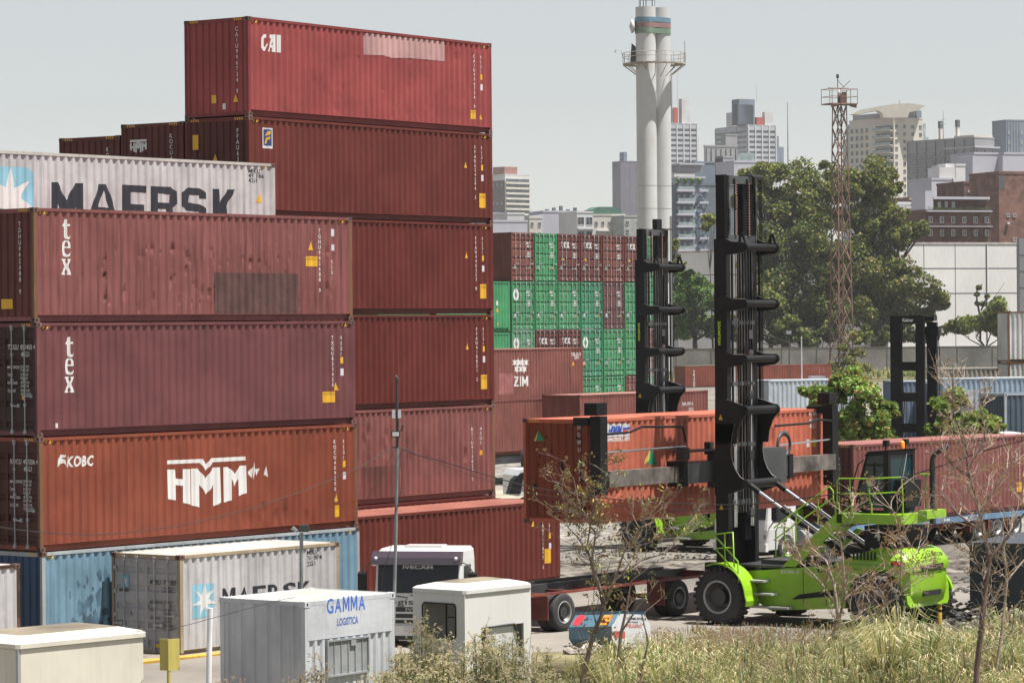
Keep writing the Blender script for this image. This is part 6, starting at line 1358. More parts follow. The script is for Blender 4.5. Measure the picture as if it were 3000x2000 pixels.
for y0, y1, m, n in ((52, 66, mat('band blue', (.10,.19,.27), .5, var=.1), 'blue_band'), (68, 82, mat('band brick red', (.22,.13,.125), .5, var=.1), 'red_band'), (84, 99, mat('band green', (.13,.20,.14), .5, var=.1), 'green_band')):
    hull = []; 
    for cx, cy, a0, a1 in ((cs[0][0], cs[0][1], 150, 285), (cs[1][0], cs[1][1], 255, 390), (cs[2][0], cs[2][1], 30, 150)):
        for k in range(13): a = radians(a0+(a1-a0)*k/12); hull.append((cx+(r_+.1)*cos(a), cy+(r_+.1)*sin(a)))
    hull = chull(hull); part(n, MB().prism(hull, 'z', zz(y1), zz(y0)), m, T)
RST = mat('rust stained platform steel', (0.328,0.281,0.234), .8, var=.3, rust=.4, streak=.4)
pcx = at(1918, 185, D_).x-c0.x; pcy = 1.5; R_ = 92/F*D_; zp = zz(188); mb = MB()
mb.lathe([(R_-1.1, 0), (R_, 0), (R_, .18), (R_-1.1, .18), (R_-1.1, 0)], (pcx, pcy, zp), 'z', 44, False); part('ring_platform', mb, RST, T)
mb = MB()
for h in (.95, 1.5): mb.path([(pcx+R_*cos(2*pi*k/40), pcy+R_*sin(2*pi*k/40), zp+h) for k in range(41)], .035, 5)
for k in range(20): a = 2*pi*k/20; mb.tube((pcx+R_*cos(a), pcy+R_*sin(a), zp+.15), (pcx+R_*cos(a), pcy+R_*sin(a), zp+1.5), .03, 5)
part('railing', mb, RST, T)
for k in range(16): a = 2*pi*k/16; part('bracket', MB().tube((pcx+R_*cos(a), pcy+R_*sin(a), zp), (pcx+(R_-2.1)*cos(a), pcy+(R_-2.1)*sin(a), zp-1.6), .05, 5), RST, T)
part('antenna_rod', MB().tube((pcx+R_-.1, pcy-.6, zp), (pcx+R_-.1, pcy-.6, zp+3.0), .05, 5).tube((pcx-R_+2.1, pcy-.6, zp), (pcx-R_+2.1, pcy-.6, zp+2.6), .04, 5), M_GALV, T)
part('lamp_arm', MB().path([(pcx-R_, pcy, zp+1.0), (pcx-R_-.2, pcy, zp+1.9), (pcx-R_-.9, pcy, zp+2.0)], .04, 5), M_GALV, T)
part('camera', MB().box(pcx-R_-1.05, pcx-R_-.85, pcy-.15, pcy+.15, zp+1.6, zp+1.9), M_STK, T)
part('dark_aerial', MB().prism([(pcx-R_+.9, zp+.3), (pcx-R_+1.9, zp+.2), (pcx-R_+1.6, zp+1.2), (pcx-R_+2.0, zp+1.9), (pcx-R_+1.1, zp+2.7), (pcx-R_+1.0, zp+1.6)], 'y', pcy-1.2, pcy-1.0), M_DARK, T)
dz = zz(78); dx = at(1851, 78, D_).x-c0.x
part('dish', MB().lathe([(.001, .45), (.5, .38), (.75, .25), (.9, 0), (.8, -.1), (.001, -.35)], (dx, -.3, dz), 'x', 24), CW, T); part('dish_arm', MB().tube((dx+.3, -.3, dz), (-r_+.1, -.1, dz), .12, 6), M_GALV, T)
for px, h in ((1876, 2.2), (1893, 1.6), (1911, 1.5), (1885, 1.0)): x = at(px, 20, D_).x-c0.x; part('roof_aerial', MB().tube((x, .3, zt_), (x, .3, zt_+h), .06, 5), M_DARK, T)
part('roof_railing', MB().path([(-.8, .2, zt_+.9), (1.2, .2, zt_+.9)], .03, 4).tube((-.8, .2, zt_), (-.8, .2, zt_+.9), .03, 4).tube((1.2, .2, zt_), (1.2, .2, zt_+.9), .03, 4), M_DARK, T)
# ---------------------------------------------------------------- rusty lattice tower
D_ = 335; base = at(2466, 1085, D_); RU = mat('rusty lattice steel', (0.156,0.09,0.066), .8, var=.4, scale=2, rust=.5, rcol=(.30,.17,.10)); RUD = mat('dark rust panel', (0.078,0.039,0.031), .85, var=.4)
B = CAMZ-CAMZ/1.612; T = thing('lattice_tower', 'rusty steel lattice tower with a small railed platform, wrapped in creeper at its foot', 'tower', (base.x*1.612, D_*1.612, -.05), .45); T.scale = (1.612, 1.612, 1.612)
def zl(y): return at(2466, y, D_).z-B+.05
zt_ = zl(308); wb, wt = 1.04, .60
def leg(k, z): s = wb+(wt-wb)*z/zt_; a = pi/4+k*pi/2; return Vector((s*1.2*cos(a), s*1.2*sin(a), z))
for k in range(4): part('leg', MB().tube(leg(k, 0), leg(k, zt_), .075, 6, .055), RU, T)
levels = [zt_*(1-(1-i/12)) for i in range(13)]
for i in range(12):
    mb = MB(); z0, z1 = levels[i], levels[i+1]; zm_ = (z0+z1)/2
    for k in range(4):
        a, b = k, (k+1) % 4; m0 = (leg(a, zm_)+leg(b, zm_))/2
        mb.tube(leg(a, z0), m0, .05, 5); mb.tube(leg(b, z0), m0, .05, 5); mb.tube(m0, leg(a, z1), .05, 5); mb.tube(m0, leg(b, z1), .05, 5)
    part('bracing', mb, RU, T)
part('ladder', MB().tube((-.15, 0, 0), (-.15, 0, zt_), .03, 4).tube((.15, 0, 0), (.15, 0, zt_), .03, 4), RU, T)
mb = MB()
for i in range(80): mb.tube((-.15, 0, .4+i*(zt_-.5)/80), (.15, 0, .4+i*(zt_-.5)/80), .02, 4)
part('rungs', mb, RU, T)
hp = 1.5; ht = zl(262)-zt_
part('platform', MB().box(-hp, hp, -hp*.7, hp*.7, zt_, zt_+.12).prism([(-hp, zt_), (-hp, zt_-.35), (-.7, zt_-.2), (-.7, zt_)], 'y', -.9, -.82).prism([(hp, zt_), (hp, zt_-.35), (.7, zt_-.2), (.7, zt_)], 'y', -.9, -.82), RU, T)
mb = MB()
for z in (ht*.5, ht*.98): mb.path([(-hp, -hp*.7, zt_+z), (hp, -hp*.7, zt_+z), (hp, hp*.7, zt_+z), (-hp, hp*.7, zt_+z), (-hp, -hp*.7, zt_+z)], .03, 4)
for x in (-hp, -.5, .7, hp):
    for y in (-hp*.7, hp*.7): mb.tube((x, y, zt_), (x, y, zt_+ht), .035, 4)
part('railing', mb, RU, T)
part('cabinet', MB().box(-.05, .62, -.4, .3, zt_+.15, zt_+1.3), RUD, T); part('white_lamp', MB().lathe([(.001, -.2), (.18, -.1), (.2, .1), (.12, .3), (.001, .35)], (-.35, -.6, zt_+1.1), 'z', 12), M_STK, T)
part('top_beam', MB().box(-1.3, 1.1, -.05, .05, zt_+ht, zt_+ht+.12).tube((.2, 0, zt_+ht), (1.3, 0, zt_+ht+.9), .04, 4), RU, T)
part('mast_rod', MB().tube((-.2, 0, zt_+ht), (-.2, 0, zt_+ht+1.4), .04, 5).box(-.3, -.1, -.1, .1, zt_+ht+1.1, zt_+ht+1.5).tube((-.2, 0, zt_+ht+.9), (.6, 0, zt_+ht+.15), .03, 4), M_DARK, T)
# thin street lamp and posts by the far cabin
def lamp(label, px, yb, yt, d, m=M_GALV, head=True):
    a, b = at(px, yb, d), at(px, yt, d); T = thing('lamp_post', label, 'lamp post', (a.x, a.y, a.z), 0); part('pole', MB().tube((0, 0, 0), (0, 0, b.z-a.z), .07, 6, .05), m, T)
    if head: part('lamp_head', MB().box(-.25, .2, -.15, .15, b.z-a.z-.1, b.z-a.z+.2), M_GALV, T); part('arm', MB().box(-.35, .4, -.03, .03, b.z-a.z-.25, b.z-a.z-.2), M_DARK, T)
lamp('thin lamp post with a square head above the pale blue cabin', 2313, 1122, 975, 292, mat('dark post', (0.055,0.055,0.055), .6)); lamp('thin white post right of the square headed lamp post', 2349, 1122, 985, 292, M_STK, False)
lamp('white post in front of the slate blue containers', 2808, 1290, 1160, 140, M_STK, False)
# ================================================================ plants
def leafmat(name, r, g, b, tr=.25):
    m = mat(name, (r, g, b), .65, var=.35, scale=1.2, spec=.2); N = m.node_tree
    bs = N.nodes['Principled BSDF']; t = N.nodes.new('ShaderNodeBsdfTranslucent'); t.inputs[0].default_value = (r*1.3, g*1.4, b*.8, 1)
    mx = N.nodes.new('ShaderNodeMixShader'); mx.inputs[0].default_value = tr; o = N.nodes['Material Output']
    N.links.new(bs.outputs[0], mx.inputs[1]); N.links.new(t.outputs[0], mx.inputs[2]); N.links.new(mx.outputs[0], o.inputs[0]); return m
LF = [leafmat('olive leaf', .13, .155, .035), leafmat('deep leaf', .045, .07, .022), leafmat('yellow green leaf', .22, .23, .06), leafmat('dry tip leaf', .26, .19, .09)]
LG = [leafmat('fresh leaf', .10, .19, .04), leafmat('dark fresh leaf', .05, .10, .025), leafmat('light fresh leaf', .20, .28, .06)]
LGB = [leafmat('bright green leaf', .19, .30, .07), leafmat('mid bright green leaf', .12, .21, .05), leafmat('pale bright green leaf', .32, .38, .12)]  # brighter leaf greens for the nearer tree and shrub
BARK = mat('grey brown bark', (.14,.11,.09), .9, var=.4, scale=4, bump=.6); BARKD = mat('dark bark', (.045,.038,.032), .9, var=.4, scale=4)
TWIG = mat('pale dry twig', (.36,.28,.22), .85, var=.25, scale=6)
def leaves(mb, c, r, n, rnd, s0, s1, weights=(.5,.25,.2,.05), sq=.8, shell=.55):
    for _ in range(n):
        a = rnd.uniform(0, 2*pi); z = rnd.uniform(-1, 1); q = sqrt(1-z*z); k = rnd.uniform(shell, 1)*r*(1+.18*sin(5*a+c[0])*q)
        p = Vector((c[0]+k*q*cos(a), c[1]+k*q*sin(a), c[2]+k*z*sq)); s = rnd.uniform(s0, s1)
        d = Vector((rnd.gauss(0, 1), rnd.gauss(0, 1), rnd.gauss(0, .6)+.2)).normalized(); e = d.cross(Vector((rnd.gauss(0, 1), rnd.gauss(0, 1), rnd.gauss(0, 1)))).normalized()*s*.5
        x = rnd.random(); i = 0
        for i, w_ in enumerate(weights):
            x -= w_
            if x < 0: break
        mb.cur = i; mb.add([p-d*s*.5, p+e, p+d*s*.5, p-e], [(0, 1, 2, 3)])
def tree(label, D, blobs, base, mats=LF, n=700, s0=.18, s1=.42, weights=(.5,.22,.2,.08), seed=1, cat='tree', tr=.22, name='leafy_tree', sub=4):
    """blobs: (px, py, radius px) of the crown's masses; base: (px, py) of the foot"""
    rnd = random.Random(seed); b = at(base[0], base[1], D); zg = 0
    if D > 300: s0 *= 1.55; s1 *= 1.55; tr *= 1.6
    T = thing(name, label, cat, (b.x, b.y, zg), rnd.uniform(0, 1)*0, 'trees and shrubs')
    mb = MB(); tk = MB(); o = Vector((b.x, b.y, zg)); tops = []
    for (px, py, r) in blobs:
        R = r/F*D*1.22;  c = at(px, py, D+rnd.uniform(-R, R)*.9)-o; tops.append((c, R))
        for _ in range(sub+7):
            a = rnd.uniform(0, 2*pi); z = rnd.uniform(-.7, .9); q = sqrt(1-z*z); k = R*rnd.uniform(.35, .98); rr = R*rnd.uniform(.16, .50)
            leaves(mb, (c.x+k*q*cos(a), c.y+k*q*sin(a), c.z+k*z*.85), rr, int(n*.17*rnd.uniform(.5, 1.4)), rnd, s0, s1, weights)
        leaves(mb, c, R*.6, int(n*.25), rnd, s0, s1, weights)
    part('crown', mb, mats, T)
    zt_ = max(c.z for c, R in tops); mid = Vector((sum(c.x for c, R in tops)/len(tops)*.4, 0, zt_*.35))
    tk.path([(0, 0, -.2), (mid.x*.4, 0, mid.z*.5), mid], [tr*1.3, tr, tr*.85], 8)
    for c, R in tops:
        m1 = mid+(c-mid)*.5+Vector((rnd.uniform(-.5, .5)*R, rnd.uniform(-.5, .5)*R, -.1*R)); tk.path([mid, m1, c], [tr*.6, tr*.35, tr*.12], 6)
        for _ in range(3): tk.path([m1, c+Vector((rnd.uniform(-1, 1), rnd.uniform(-1, 1), rnd.uniform(-.3, .9)))*R*.75], [tr*.22, tr*.05], 4)
    part('trunk', tk, BARKD, T); return T
tree('tall olive green tree with a rounded top between the big mast and the lattice tower', 587, [(2200,525,50),(2262,512,50),(2368,530,70),(2330,585,80),(2255,590,60),(2400,600,60),(2430,640,50),(2440,560,40),(2180,590,45),(2300,650,65)], (2300, 1010), seed=2, tr=.5, n=1500)
tree('dark dense lower tree left of the lattice tower', 580, [(2310,720,75),(2240,700,50),(2380,690,70),(2400,770,80),(2450,740,60),(2460,820,60),(2320,800,80),(2230,780,55),(2350,870,85),(2430,860,70),(2410,940,70),(2330,940,60)], (2350, 1015), seed=3, tr=.5, n=1500, weights=(.35,.5,.1,.05))
tree('round bushy tree just right of the big mast foot', 574, [(2235,860,55),(2260,910,55),(2220,940,40),(2300,960,45),(2350,985,35)], (2250, 1015), seed=4, mats=LF, weights=(.5,.2,.27,.03), n=1200, tr=.3)
tree('spreading olive tree right of the lattice tower', 584, [(2545,525,62),(2600,545,40),(2500,560,45),(2560,610,70),(2500,640,60),(2625,630,45),(2575,690,75),(2640,690,45),(2690,672,35),(2515,720,70)], (2560, 1010), seed=5, tr=.45, n=1500)
tree('broad feathery tree below the spreading one, before the warehouse', 577, [(2560,790,80),(2500,820,65),(2620,800,65),(2670,850,55),(2720,870,45),(2750,895,28),(2570,880,80),(2640,900,60),(2500,920,70),(2590,950,60),(2690,930,40)], (2570, 1010), seed=6, weights=(.42,.3,.14,.14), tr=.45, n=1500)
tree('leafy tree between the two masts', 571, [(2020,850,50),(2060,880,55),(1995,900,50),(2040,940,60),(2085,950,45),(1990,960,45),(2000,820,30)], (2040, 1015), seed=7, mats=LG, weights=(.45,.35,.2), n=1400, tr=.3)
tree('small yellow green tree top beside the big mast', 567, [(2085,645,22),(2070,665,14)], (2090, 1010), seed=8, weights=(.3,.1,.6,0), n=500, tr=.12)
tree('slim tree behind the second handler mast', 574, [(1960,760,28),(1972,720,22),(1985,790,30),(1975,850,30)], (1970, 1015), seed=9, weights=(.5,.2,.3,0), n=600, tr=.15)
tree('olive bush behind the wall near the right edge', 574, [(2860,950,38),(2900,930,48),(2920,900,35),(2940,960,40),(2800,960,35)], (2890, 1005), seed=10, weights=(.6,.2,.2,0), n=900, tr=.15, cat='bush', name='leafy_bush')
tree('orange flowered leafy tree behind the rose red container', 140, [(2490,1120,40),(2460,1160,40),(2540,1150,50),(2590,1200,42),(2500,1220,55),(2560,1260,50),(2460,1250,40),(2520,1290,50),(2590,1280,35),(2380,1150,30),(2400,1180,25),(2450,1110,22)], (2520, 1400), seed=11,
     mats=LGB+[leafmat('coral flower', .66, .26, .16)], weights=(.42,.2,.3,.08), n=1100, s0=.08, s1=.22, tr=.09)
tree('pale green leafy shrub right of the dark mast', 132, [(2760,1190,34),(2800,1170,30),(2780,1240,40),(2820,1260,36),(2860,1220,30),(2900,1250,38),(2930,1290,30),(2740,1270,28)], (2800, 1400), seed=12, mats=LGB, weights=(.35,.15,.5), n=700, s0=.1, s1=.26, tr=.06, cat='shrub', name='leafy_bush')
tree('creeper climbing the foot of the lattice tower', 537, [(2500,990,18),(2510,1030,26),(2490,1060,26),(2450,1080,24),(2520,1075,22),(2470,1020,16)], (2490, 1085), seed=13, weights=(.3,.1,.3,.3), n=500, s0=.1, s1=.28, tr=.05, cat='creeper', name='creeper')
tree('dark undergrowth bushes filling the foot of the trees behind the wall', 570, [(2130,985,32),(2200,975,34),(2290,990,30),(2360,985,34),(2440,985,30),(2520,985,32),(2600,985,30),(2660,985,30),(2720,980,26),(2460,930,34),(2150,940,30)], (2400, 1012), seed=21, weights=(.4,.45,.12,.03), n=900, tr=.1, cat='bushes', name='undergrowth')
# ivy covered dead trunk
T = thing('dead_tree', 'dead forked trunk wrapped in ivy before the warehouse', 'tree', (at(2872, 935, 575).x, 575, 0))
def ptsx(L, D, o): return [at(a, b, D)-o for a, b in L]
o = Vector(T.location); mb = MB(); mb.path(ptsx([(2872,1000),(2872,930),(2862,880),(2862,850),(2878,832)], 575, o), [.2,.2,.16,.14,.08], 6); mb.path(ptsx([(2874,910),(2884,885),(2895,862)], 575, o), [.16,.13,.1], 6); mb.path(ptsx([(2880,900),(2915,870),(2943,828)], 575, o), [.06,.05,.03], 5); part('trunk', mb, BARKD, T)
mb = MB(); rnd = random.Random(3)
for a, b in ((2872,930),(2864,890),(2862,862),(2868,842),(2880,890),(2892,868)): leaves(mb, at(a, b, 575)-o, .6, 160, rnd, .15, .35, (.4,.6,0,0))
part('ivy', mb, LF, T)
# ---- foreground twiggy trees
def twigs(mb, p, d, L, r, depth, rnd, ends, spread=.7, up=.25):
    n = 4; pts = [p]; dd = d.normalized()
    for i in range(n):
        dd = (dd+Vector((rnd.gauss(0, .17), rnd.gauss(0, .17), rnd.gauss(0, .12)+up*.12))).normalized(); pts.append(pts[-1]+dd*L/n)
    mb.path(pts, [r*(1-.13*i) for i in range(n+1)], 5, False)
    if depth == 0: ends.append(pts[-1]); return
    for k in range(rnd.choice((2, 3, 3))):
        i = rnd.choice((1, 2, 3, 4)); q = pts[i]
        nd = (dd+Vector((rnd.gauss(0, spread), rnd.gauss(0, spread), rnd.gauss(up, spread*.7)))).normalized()
        twigs(mb, q, nd, L*rnd.uniform(.45, .75), r*.62, depth-1, rnd, ends, spread, up)
def twig_tree(label, D, limbs, seed, depth=3, dens=.35, L0=.55, rt=.009, lf=0, bark=TWIG, mats=None, dry=0):
    rnd = random.Random(seed); b = at(limbs[0][0][0], limbs[0][0][1], D); o = Vector((b.x, b.y, min(b.z, gz(b.x, b.y))))
    T = thing('bare_tree', label, 'tree', o, 0, 'thin straggly trees on the verge'); tk = MB(); tw = MB(); ends = []
    for L in limbs:
        pts = []; k = rnd.uniform(-.6, .6)
        for j, (px, py, r) in enumerate(L): p = at(px, py, D+(k*j/len(L) if L is not limbs[0] else 0))-o; pts.append(p)
        tk.path(pts, [l[2] for l in L], 7)
        for i in range(len(pts)-1):
            seg = pts[i+1]-pts[i]; m = max(1, int(seg.length/dens))
            for q in range(m):
                if L[i][2] > .06 and i < 1: continue
                f = rnd.random(); a = rnd.uniform(0, 2*pi); side = Vector((cos(a), sin(a)*.7, rnd.uniform(-.1, .7)))
                twigs(tw, pts[i]+seg*f, side+seg.normalized()*.5, L0*rnd.uniform(.5, 1.2), rt, depth-1, rnd, ends)
    part('trunk', tk, bark, T); part('branches', tw, TWIG if not mats else bark, T)
    if lf or dry:
        mb = MB()
        for e in ends:
            if rnd.random() < lf:
                for _ in range(9):
                    q = e+Vector((rnd.gauss(0, .06), rnd.gauss(0, .06), rnd.gauss(0, .06))); d = Vector((rnd.gauss(0, 1), rnd.gauss(0, 1), rnd.gauss(0, .5))).normalized()*rnd.uniform(.04, .075); s = d.cross(Vector((0, 0, 1))).normalized()*.014
                    mb.cur = rnd.choice((0, 0, 1, 2)); mb.add([q-d, q+s, q+d, q-s], [(0, 1, 2, 3)])
            if rnd.random() < dry:
                for _ in range(6):
                    q = e+Vector((rnd.gauss(0, .05), rnd.gauss(0, .05), rnd.gauss(0, .04))); s = rnd.uniform(.012, .028)
                    mb.cur = 3; mb.add([q+Vector((-s, 0, -s)), q+Vector((s, .5*s, -s*.4)), q+Vector((.3*s, 0, s)), q+Vector((-s, -s, s*.5))], [(0, 1, 2, 3)])
        part('leaves', mb, mats or [LF[0], LF[1], LF[2], leafmat('dried seed head', .42, .27, .17)], T)
    return T
GLV = [leafmat('grey green leaf', .20, .24, .12), leafmat('dull green leaf', .11, .15, .06), leafmat('yellow leaf', .55, .48, .10), leafmat('dried leaf', .40, .26, .17)]
GB = mat('brown grey stem', (.20,.15,.12), .85, var=.3)
twig_tree('straggly half leafless tree growing before the orange container', 72, [
    [(1700,2080,.06),(1712,1960,.056),(1740,1850,.05),(1768,1790,.045),(1772,1760,.04)],
    [(1772,1765,.05),(1745,1690,.04),(1735,1640,.03),(1745,1560,.022),(1700,1500,.016),(1680,1400,.01)],
    [(1768,1780,.04),(1800,1700,.03),(1830,1610,.022),(1880,1540,.015),(1900,1470,.01)], [(1745,1700,.03),(1720,1600,.02),(1740,1480,.014),(1790,1380,.009)],
    [(1800,1700,.025),(1880,1640,.018),(1950,1620,.012),(2000,1560,.008)], [(1735,1640,.02),(1690,1570,.014),(1650,1530,.01),(1600,1500,.007)], [(1830,1610,.02),(1900,1590,.014),(1980,1540,.01),(2060,1530,.007)]],
    31, depth=3, dens=.16, L0=.62, rt=.010, lf=.24, dry=.4, bark=GB, mats=GLV)
twig_tree('thin leaning stem beside the straggly tree', 70, [[(1795,2080,.045),(1808,1960,.04),(1820,1850,.032),(1838,1770,.026),(1850,1700,.018),(1930,1640,.01)], [(1820,1850,.025),(1860,1790,.018),(1900,1740,.012),(1930,1700,.007)]], 32, depth=2, dens=.4, L0=.4, lf=.35, dry=.3, bark=GB, mats=GLV)
twig_tree('third slim stem in the grass before the blue tank', 70, [[(1862,2080,.03),(1880,1960,.028),(1900,1880,.02),(1880,1800,.015),(1940,1750,.008)]], 33, depth=2, dens=.5, L0=.35, lf=.2, dry=.3, bark=GB, mats=GLV)
twig_tree('grey leafless shrub in front of the green handler', 74, [
    [(2420,1905,.05),(2455,1820,.045),(2450,1760,.038),(2440,1700,.03),(2420,1640,.02),(2370,1600,.012)], [(2455,1830,.035),(2475,1740,.028),(2470,1650,.02),(2460,1580,.014),(2500,1480,.008)],
    [(2450,1770,.03),(2400,1700,.02),(2350,1650,.012),(2310,1600,.008)], [(2470,1760,.025),(2540,1700,.018),(2600,1690,.012),(2680,1660,.008)], [(2455,1830,.03),(2560,1800,.02),(2640,1740,.014),(2690,1640,.009),(2650,1560,.006)],
    [(2640,1740,.02),(2640,1600,.014),(2620,1500,.010),(2560,1420,.006)], [(2560,1800,.02),(2600,1760,.014),(2560,1700,.008)]], 34, depth=3, dens=.16, L0=.6, rt=.011, dry=.35)
twig_tree('tall leafless tree with pale bark at the right, before the rose red container', 68, [
    [(2855,2080,.07),(2862,1960,.065),(2878,1800,.055),(2900,1640,.043),(2870,1500,.035),(2835,1370,.028),(2830,1300,.025),(2812,1230,.014)],
    [(2835,1375,.03),(2860,1330,.024),(2885,1290,.016),(2880,1180,.01)], [(2870,1500,.03),(2920,1420,.022),(2960,1360,.014),(2990,1300,.008)], [(2900,1640,.035),(2960,1560,.025),(3010,1490,.016)],
    [(2845,1400,.025),(2790,1360,.016),(2765,1330,.01),(2755,1290,.007)], [(2880,1560,.03),(2800,1500,.02),(2750,1440,.012)], [(2890,1700,.03),(2840,1600,.02),(2800,1560,.012)], [(2830,1310,.018),(2790,1200,.012),(2792,1060,.007)]],
    35, depth=3, dens=.13, L0=.72, rt=.011, dry=.16, bark=mat('red brown bark', (.15,.10,.08), .85, var=.3))
twig_tree('second slim bare stem at the right edge', 70, [[(2900,2080,.04),(2935,1850,.035),(2950,1700,.028),(2940,1600,.02),(2980,1500,.012)], [(2950,1700,.02),(3000,1640,.012)]], 36, depth=3, dens=.3, L0=.5, dry=.15)
# ---- flowering bushes
FL = [leafmat('sage leaf', .20, .22, .10), leafmat('straw leaf', .34, .31, .16), leafmat('cream flower head', .62, .55, .34), leafmat('pinkish flower head', .50, .38, .30)]
def bush(label, D, px, top, wpx, seed, dens=1.0, brown=False):
    rnd = random.Random(seed); b = at(px, 2000, D); z0 = gz(b.x, b.y); H_ = at(px, top, D).z-z0; R = wpx/F*D
    T = thing('flowering_bush', label, 'bush', (b.x, b.y, z0), 0, 'flowering bushes along the verge'); st = MB(); lv = MB()
    for s in range(int(46*dens)):
        a = rnd.uniform(0, 2*pi); rr = R*sqrt(rnd.random()); h = H_*rnd.uniform(.55, 1.0)*(1-.35*(rr/R)**2); tip = Vector((rr*cos(a), rr*sin(a), h)); q = Vector((tip.x*.25, tip.y*.25, 0)); m = (q+tip)*.5+Vector((tip.x*.1, tip.y*.1, 0))
        st.path([q, m, tip], [.012, .008, .004], 4, False)
        for _ in range(30):
            f = rnd.random()**.6; p = (m+(tip-m)*(f*2-1) if f > .5 else q+(m-q)*(f*2))+Vector((rnd.gauss(0, .06), rnd.gauss(0, .06), rnd.gauss(0, .05)))
            d = Vector((rnd.gauss(0, 1), rnd.gauss(0, 1), rnd.gauss(.6, .6))).normalized()*rnd.uniform(.03, .065); e = d.cross(Vector((rnd.gauss(0, 1), 1, 0))).normalized()*.011
            lv.cur = rnd.choice((0, 0, 1)) if not brown else 1; lv.add([p-d, p+e, p+d, p-e], [(0, 1, 2, 3)])
        for _ in range(5):
            c = tip+Vector((rnd.gauss(0, .09), rnd.gauss(0, .09), rnd.gauss(-.02, .07))); st.path([tip-Vector((0, 0, .12)), c], [.004, .003], 3, False)
            for _ in range(5):
                p = c+Vector((rnd.gauss(0, .016), rnd.gauss(0, .016), rnd.gauss(0, .014))); s_ = rnd.uniform(.007, .015); lv.cur = 2 if rnd.random() < .7 and not brown else 3
                lv.add([p+Vector((-s_, 0, -s_*.6)), p+Vector((s_, -s_*.3, -s_*.6)), p+Vector((s_*.8, 0, s_)), p+Vector((-s_*.7, 0, s_))], [(0, 1, 2, 3)])
    part('stems', st, leafmat('bush stem', .22, .19, .11), T); part('foliage', lv, FL, T)
BB = [(1240,1790,70,'tall cream flowered bush before the cabin window'),(1330,1840,70,'cream flowered bush at the near corner of the white cabin'),(1420,1800,55,'airy cream flowered bush before the lit cabin side'),(1500,1830,60,'cream flowered bush at the right end of the white cabin'),
      (1180,1880,60,'low cream flowered bush right of the lamp pole foot'),(1590,1880,50,'cream flowered bush left of the blue tank'),(1280,1890,80,'front cream flowered bush at the bottom edge under the cabin window'),(1440,1900,80,'front cream flowered bush at the bottom edge under the lit cabin side'),
      (1580,1940,60,'low front bush at the bottom edge left of the straggly tree'),(1120,1940,70,'low front bush at the bottom edge under the lamp pole')]
for i, (px, top, w_, lb) in enumerate(BB): bush(lb, 66.0-(i % 3)*1.5-(2 if top > 1880 else 0), px, top, w_, 50+i, 1.6)
for i, (px, top, w_, lb) in enumerate(((930,1868,40,'tall brown seeded thistle before the office cabin'),(860,1920,40,'brown seeded thistle at the foot of the office cabin'),(700,1965,55,'low brown seeded weeds under the grey cabin end'),(620,1975,40,'low brown seeded weeds by the white post'),(2100,1850,40,'reddish seeded weed by the front tyre'))): bush(lb, 64 if px < 1500 else 78, px, top, w_, 80+i, .35, True)
# ---- grass
GR = [leafmat('straw blade', .50, .43, .27), leafmat('green blade', .17, .23, .07), leafmat('grey green blade', .28, .32, .18), leafmat('brown blade', .26, .19, .12)]
def grass(label, x0, x1, y0, y1, n, h0, h1, seed, weights, tuft=None, w_=.011, mask=None):
    rnd = random.Random(seed); mb = MB(); i = 0
    tf = [(rnd.uniform(x0, x1), rnd.uniform(y0, y1), rnd.uniform(.08, .26), rnd.choice((.45, .6, .8, 1, 1.25))) for _ in range(tuft)] if tuft else None
    while i < n:
        hk = 1.0
        if tf and rnd.random() < .72: t = rnd.choice(tf); hk = t[3]; a = rnd.uniform(0, 2*pi); rr = t[2]*sqrt(rnd.random()); x, y = t[0]+rr*cos(a), t[1]+rr*sin(a); out = Vector((cos(a), sin(a), 0))*rnd.uniform(.08, .6)
        else: x, y = rnd.uniform(x0, x1), rnd.uniform(y0, y1); a = rnd.uniform(0, 2*pi); out = Vector((cos(a), sin(a), 0))*rnd.uniform(.05, .5)
        i += 1
        if mask and not mask(x, y, rnd): continue
        h = rnd.uniform(h0, h1)*hk; z = gz(x, y); p0 = Vector((x, y, z)); p1 = p0+Vector((0, 0, h*.55))+out*h*.22; p2 = p0+Vector((0, 0, h*.86))+out*h*.62; p3 = p0+Vector((0, 0, h*.80))+out*h*1.0
        s = Vector((-out.y, out.x, 0)).normalized()*w_*rnd.uniform(.7, 1.3) if out.length > .01 else Vector((w_, 0, 0)); s = (s+Vector((w_*.6, 0, 0)))
        k = rnd.random(); mb.cur = 0
        for q, wt_ in enumerate(weights):
            k -= wt_
            if k < 0: mb.cur = q; break
        mb.add([p0-s, p0+s, p1+s*.8, p1-s*.8, p2+s*.5, p2-s*.5, p3], [(0, 1, 2, 3), (3, 2, 4, 5), (5, 4, 6)])
    return tag(part('grass', mb, GR), label, 'grass', None, 'stuff')
grass('long arching pale grass along the bottom edge at the right', 2.0, 12.5, 68, 76.5, 30000, .6, 1.3, 1, (.55,.14,.24,.07), 430, .012)
grass('tall pale grass tufts at the bottom right', 7.0, 13.0, 70, 76, 9000, 1.1, 1.8, 2, (.58,.10,.28,.04), 34, .014)
grass('thinner dry grass reaching the yard edge', 1.2, 14, 76, 80, 9000, .15, .42, 3, (.6,.1,.14,.16), 260, .008)
grass('brown seeding weeds between the yard and the grass', 4.5, 10.5, 83.5, 88.5, 2200, .15, .34, 4, (.25,.1,.1,.55), 60, .008, lambda x, y, r: r.random() < .8)
grass('low green grass under the flowering bushes', -5, 2.5, 62, 74, 9000, .3, .7, 5, (.3,.4,.28,.02), 90)
grass('scattered weeds below the distant wall', 25, 95, 480, 560, 5000, .4, 1.2, 6, (.3,.5,.15,.05), 200, .08)
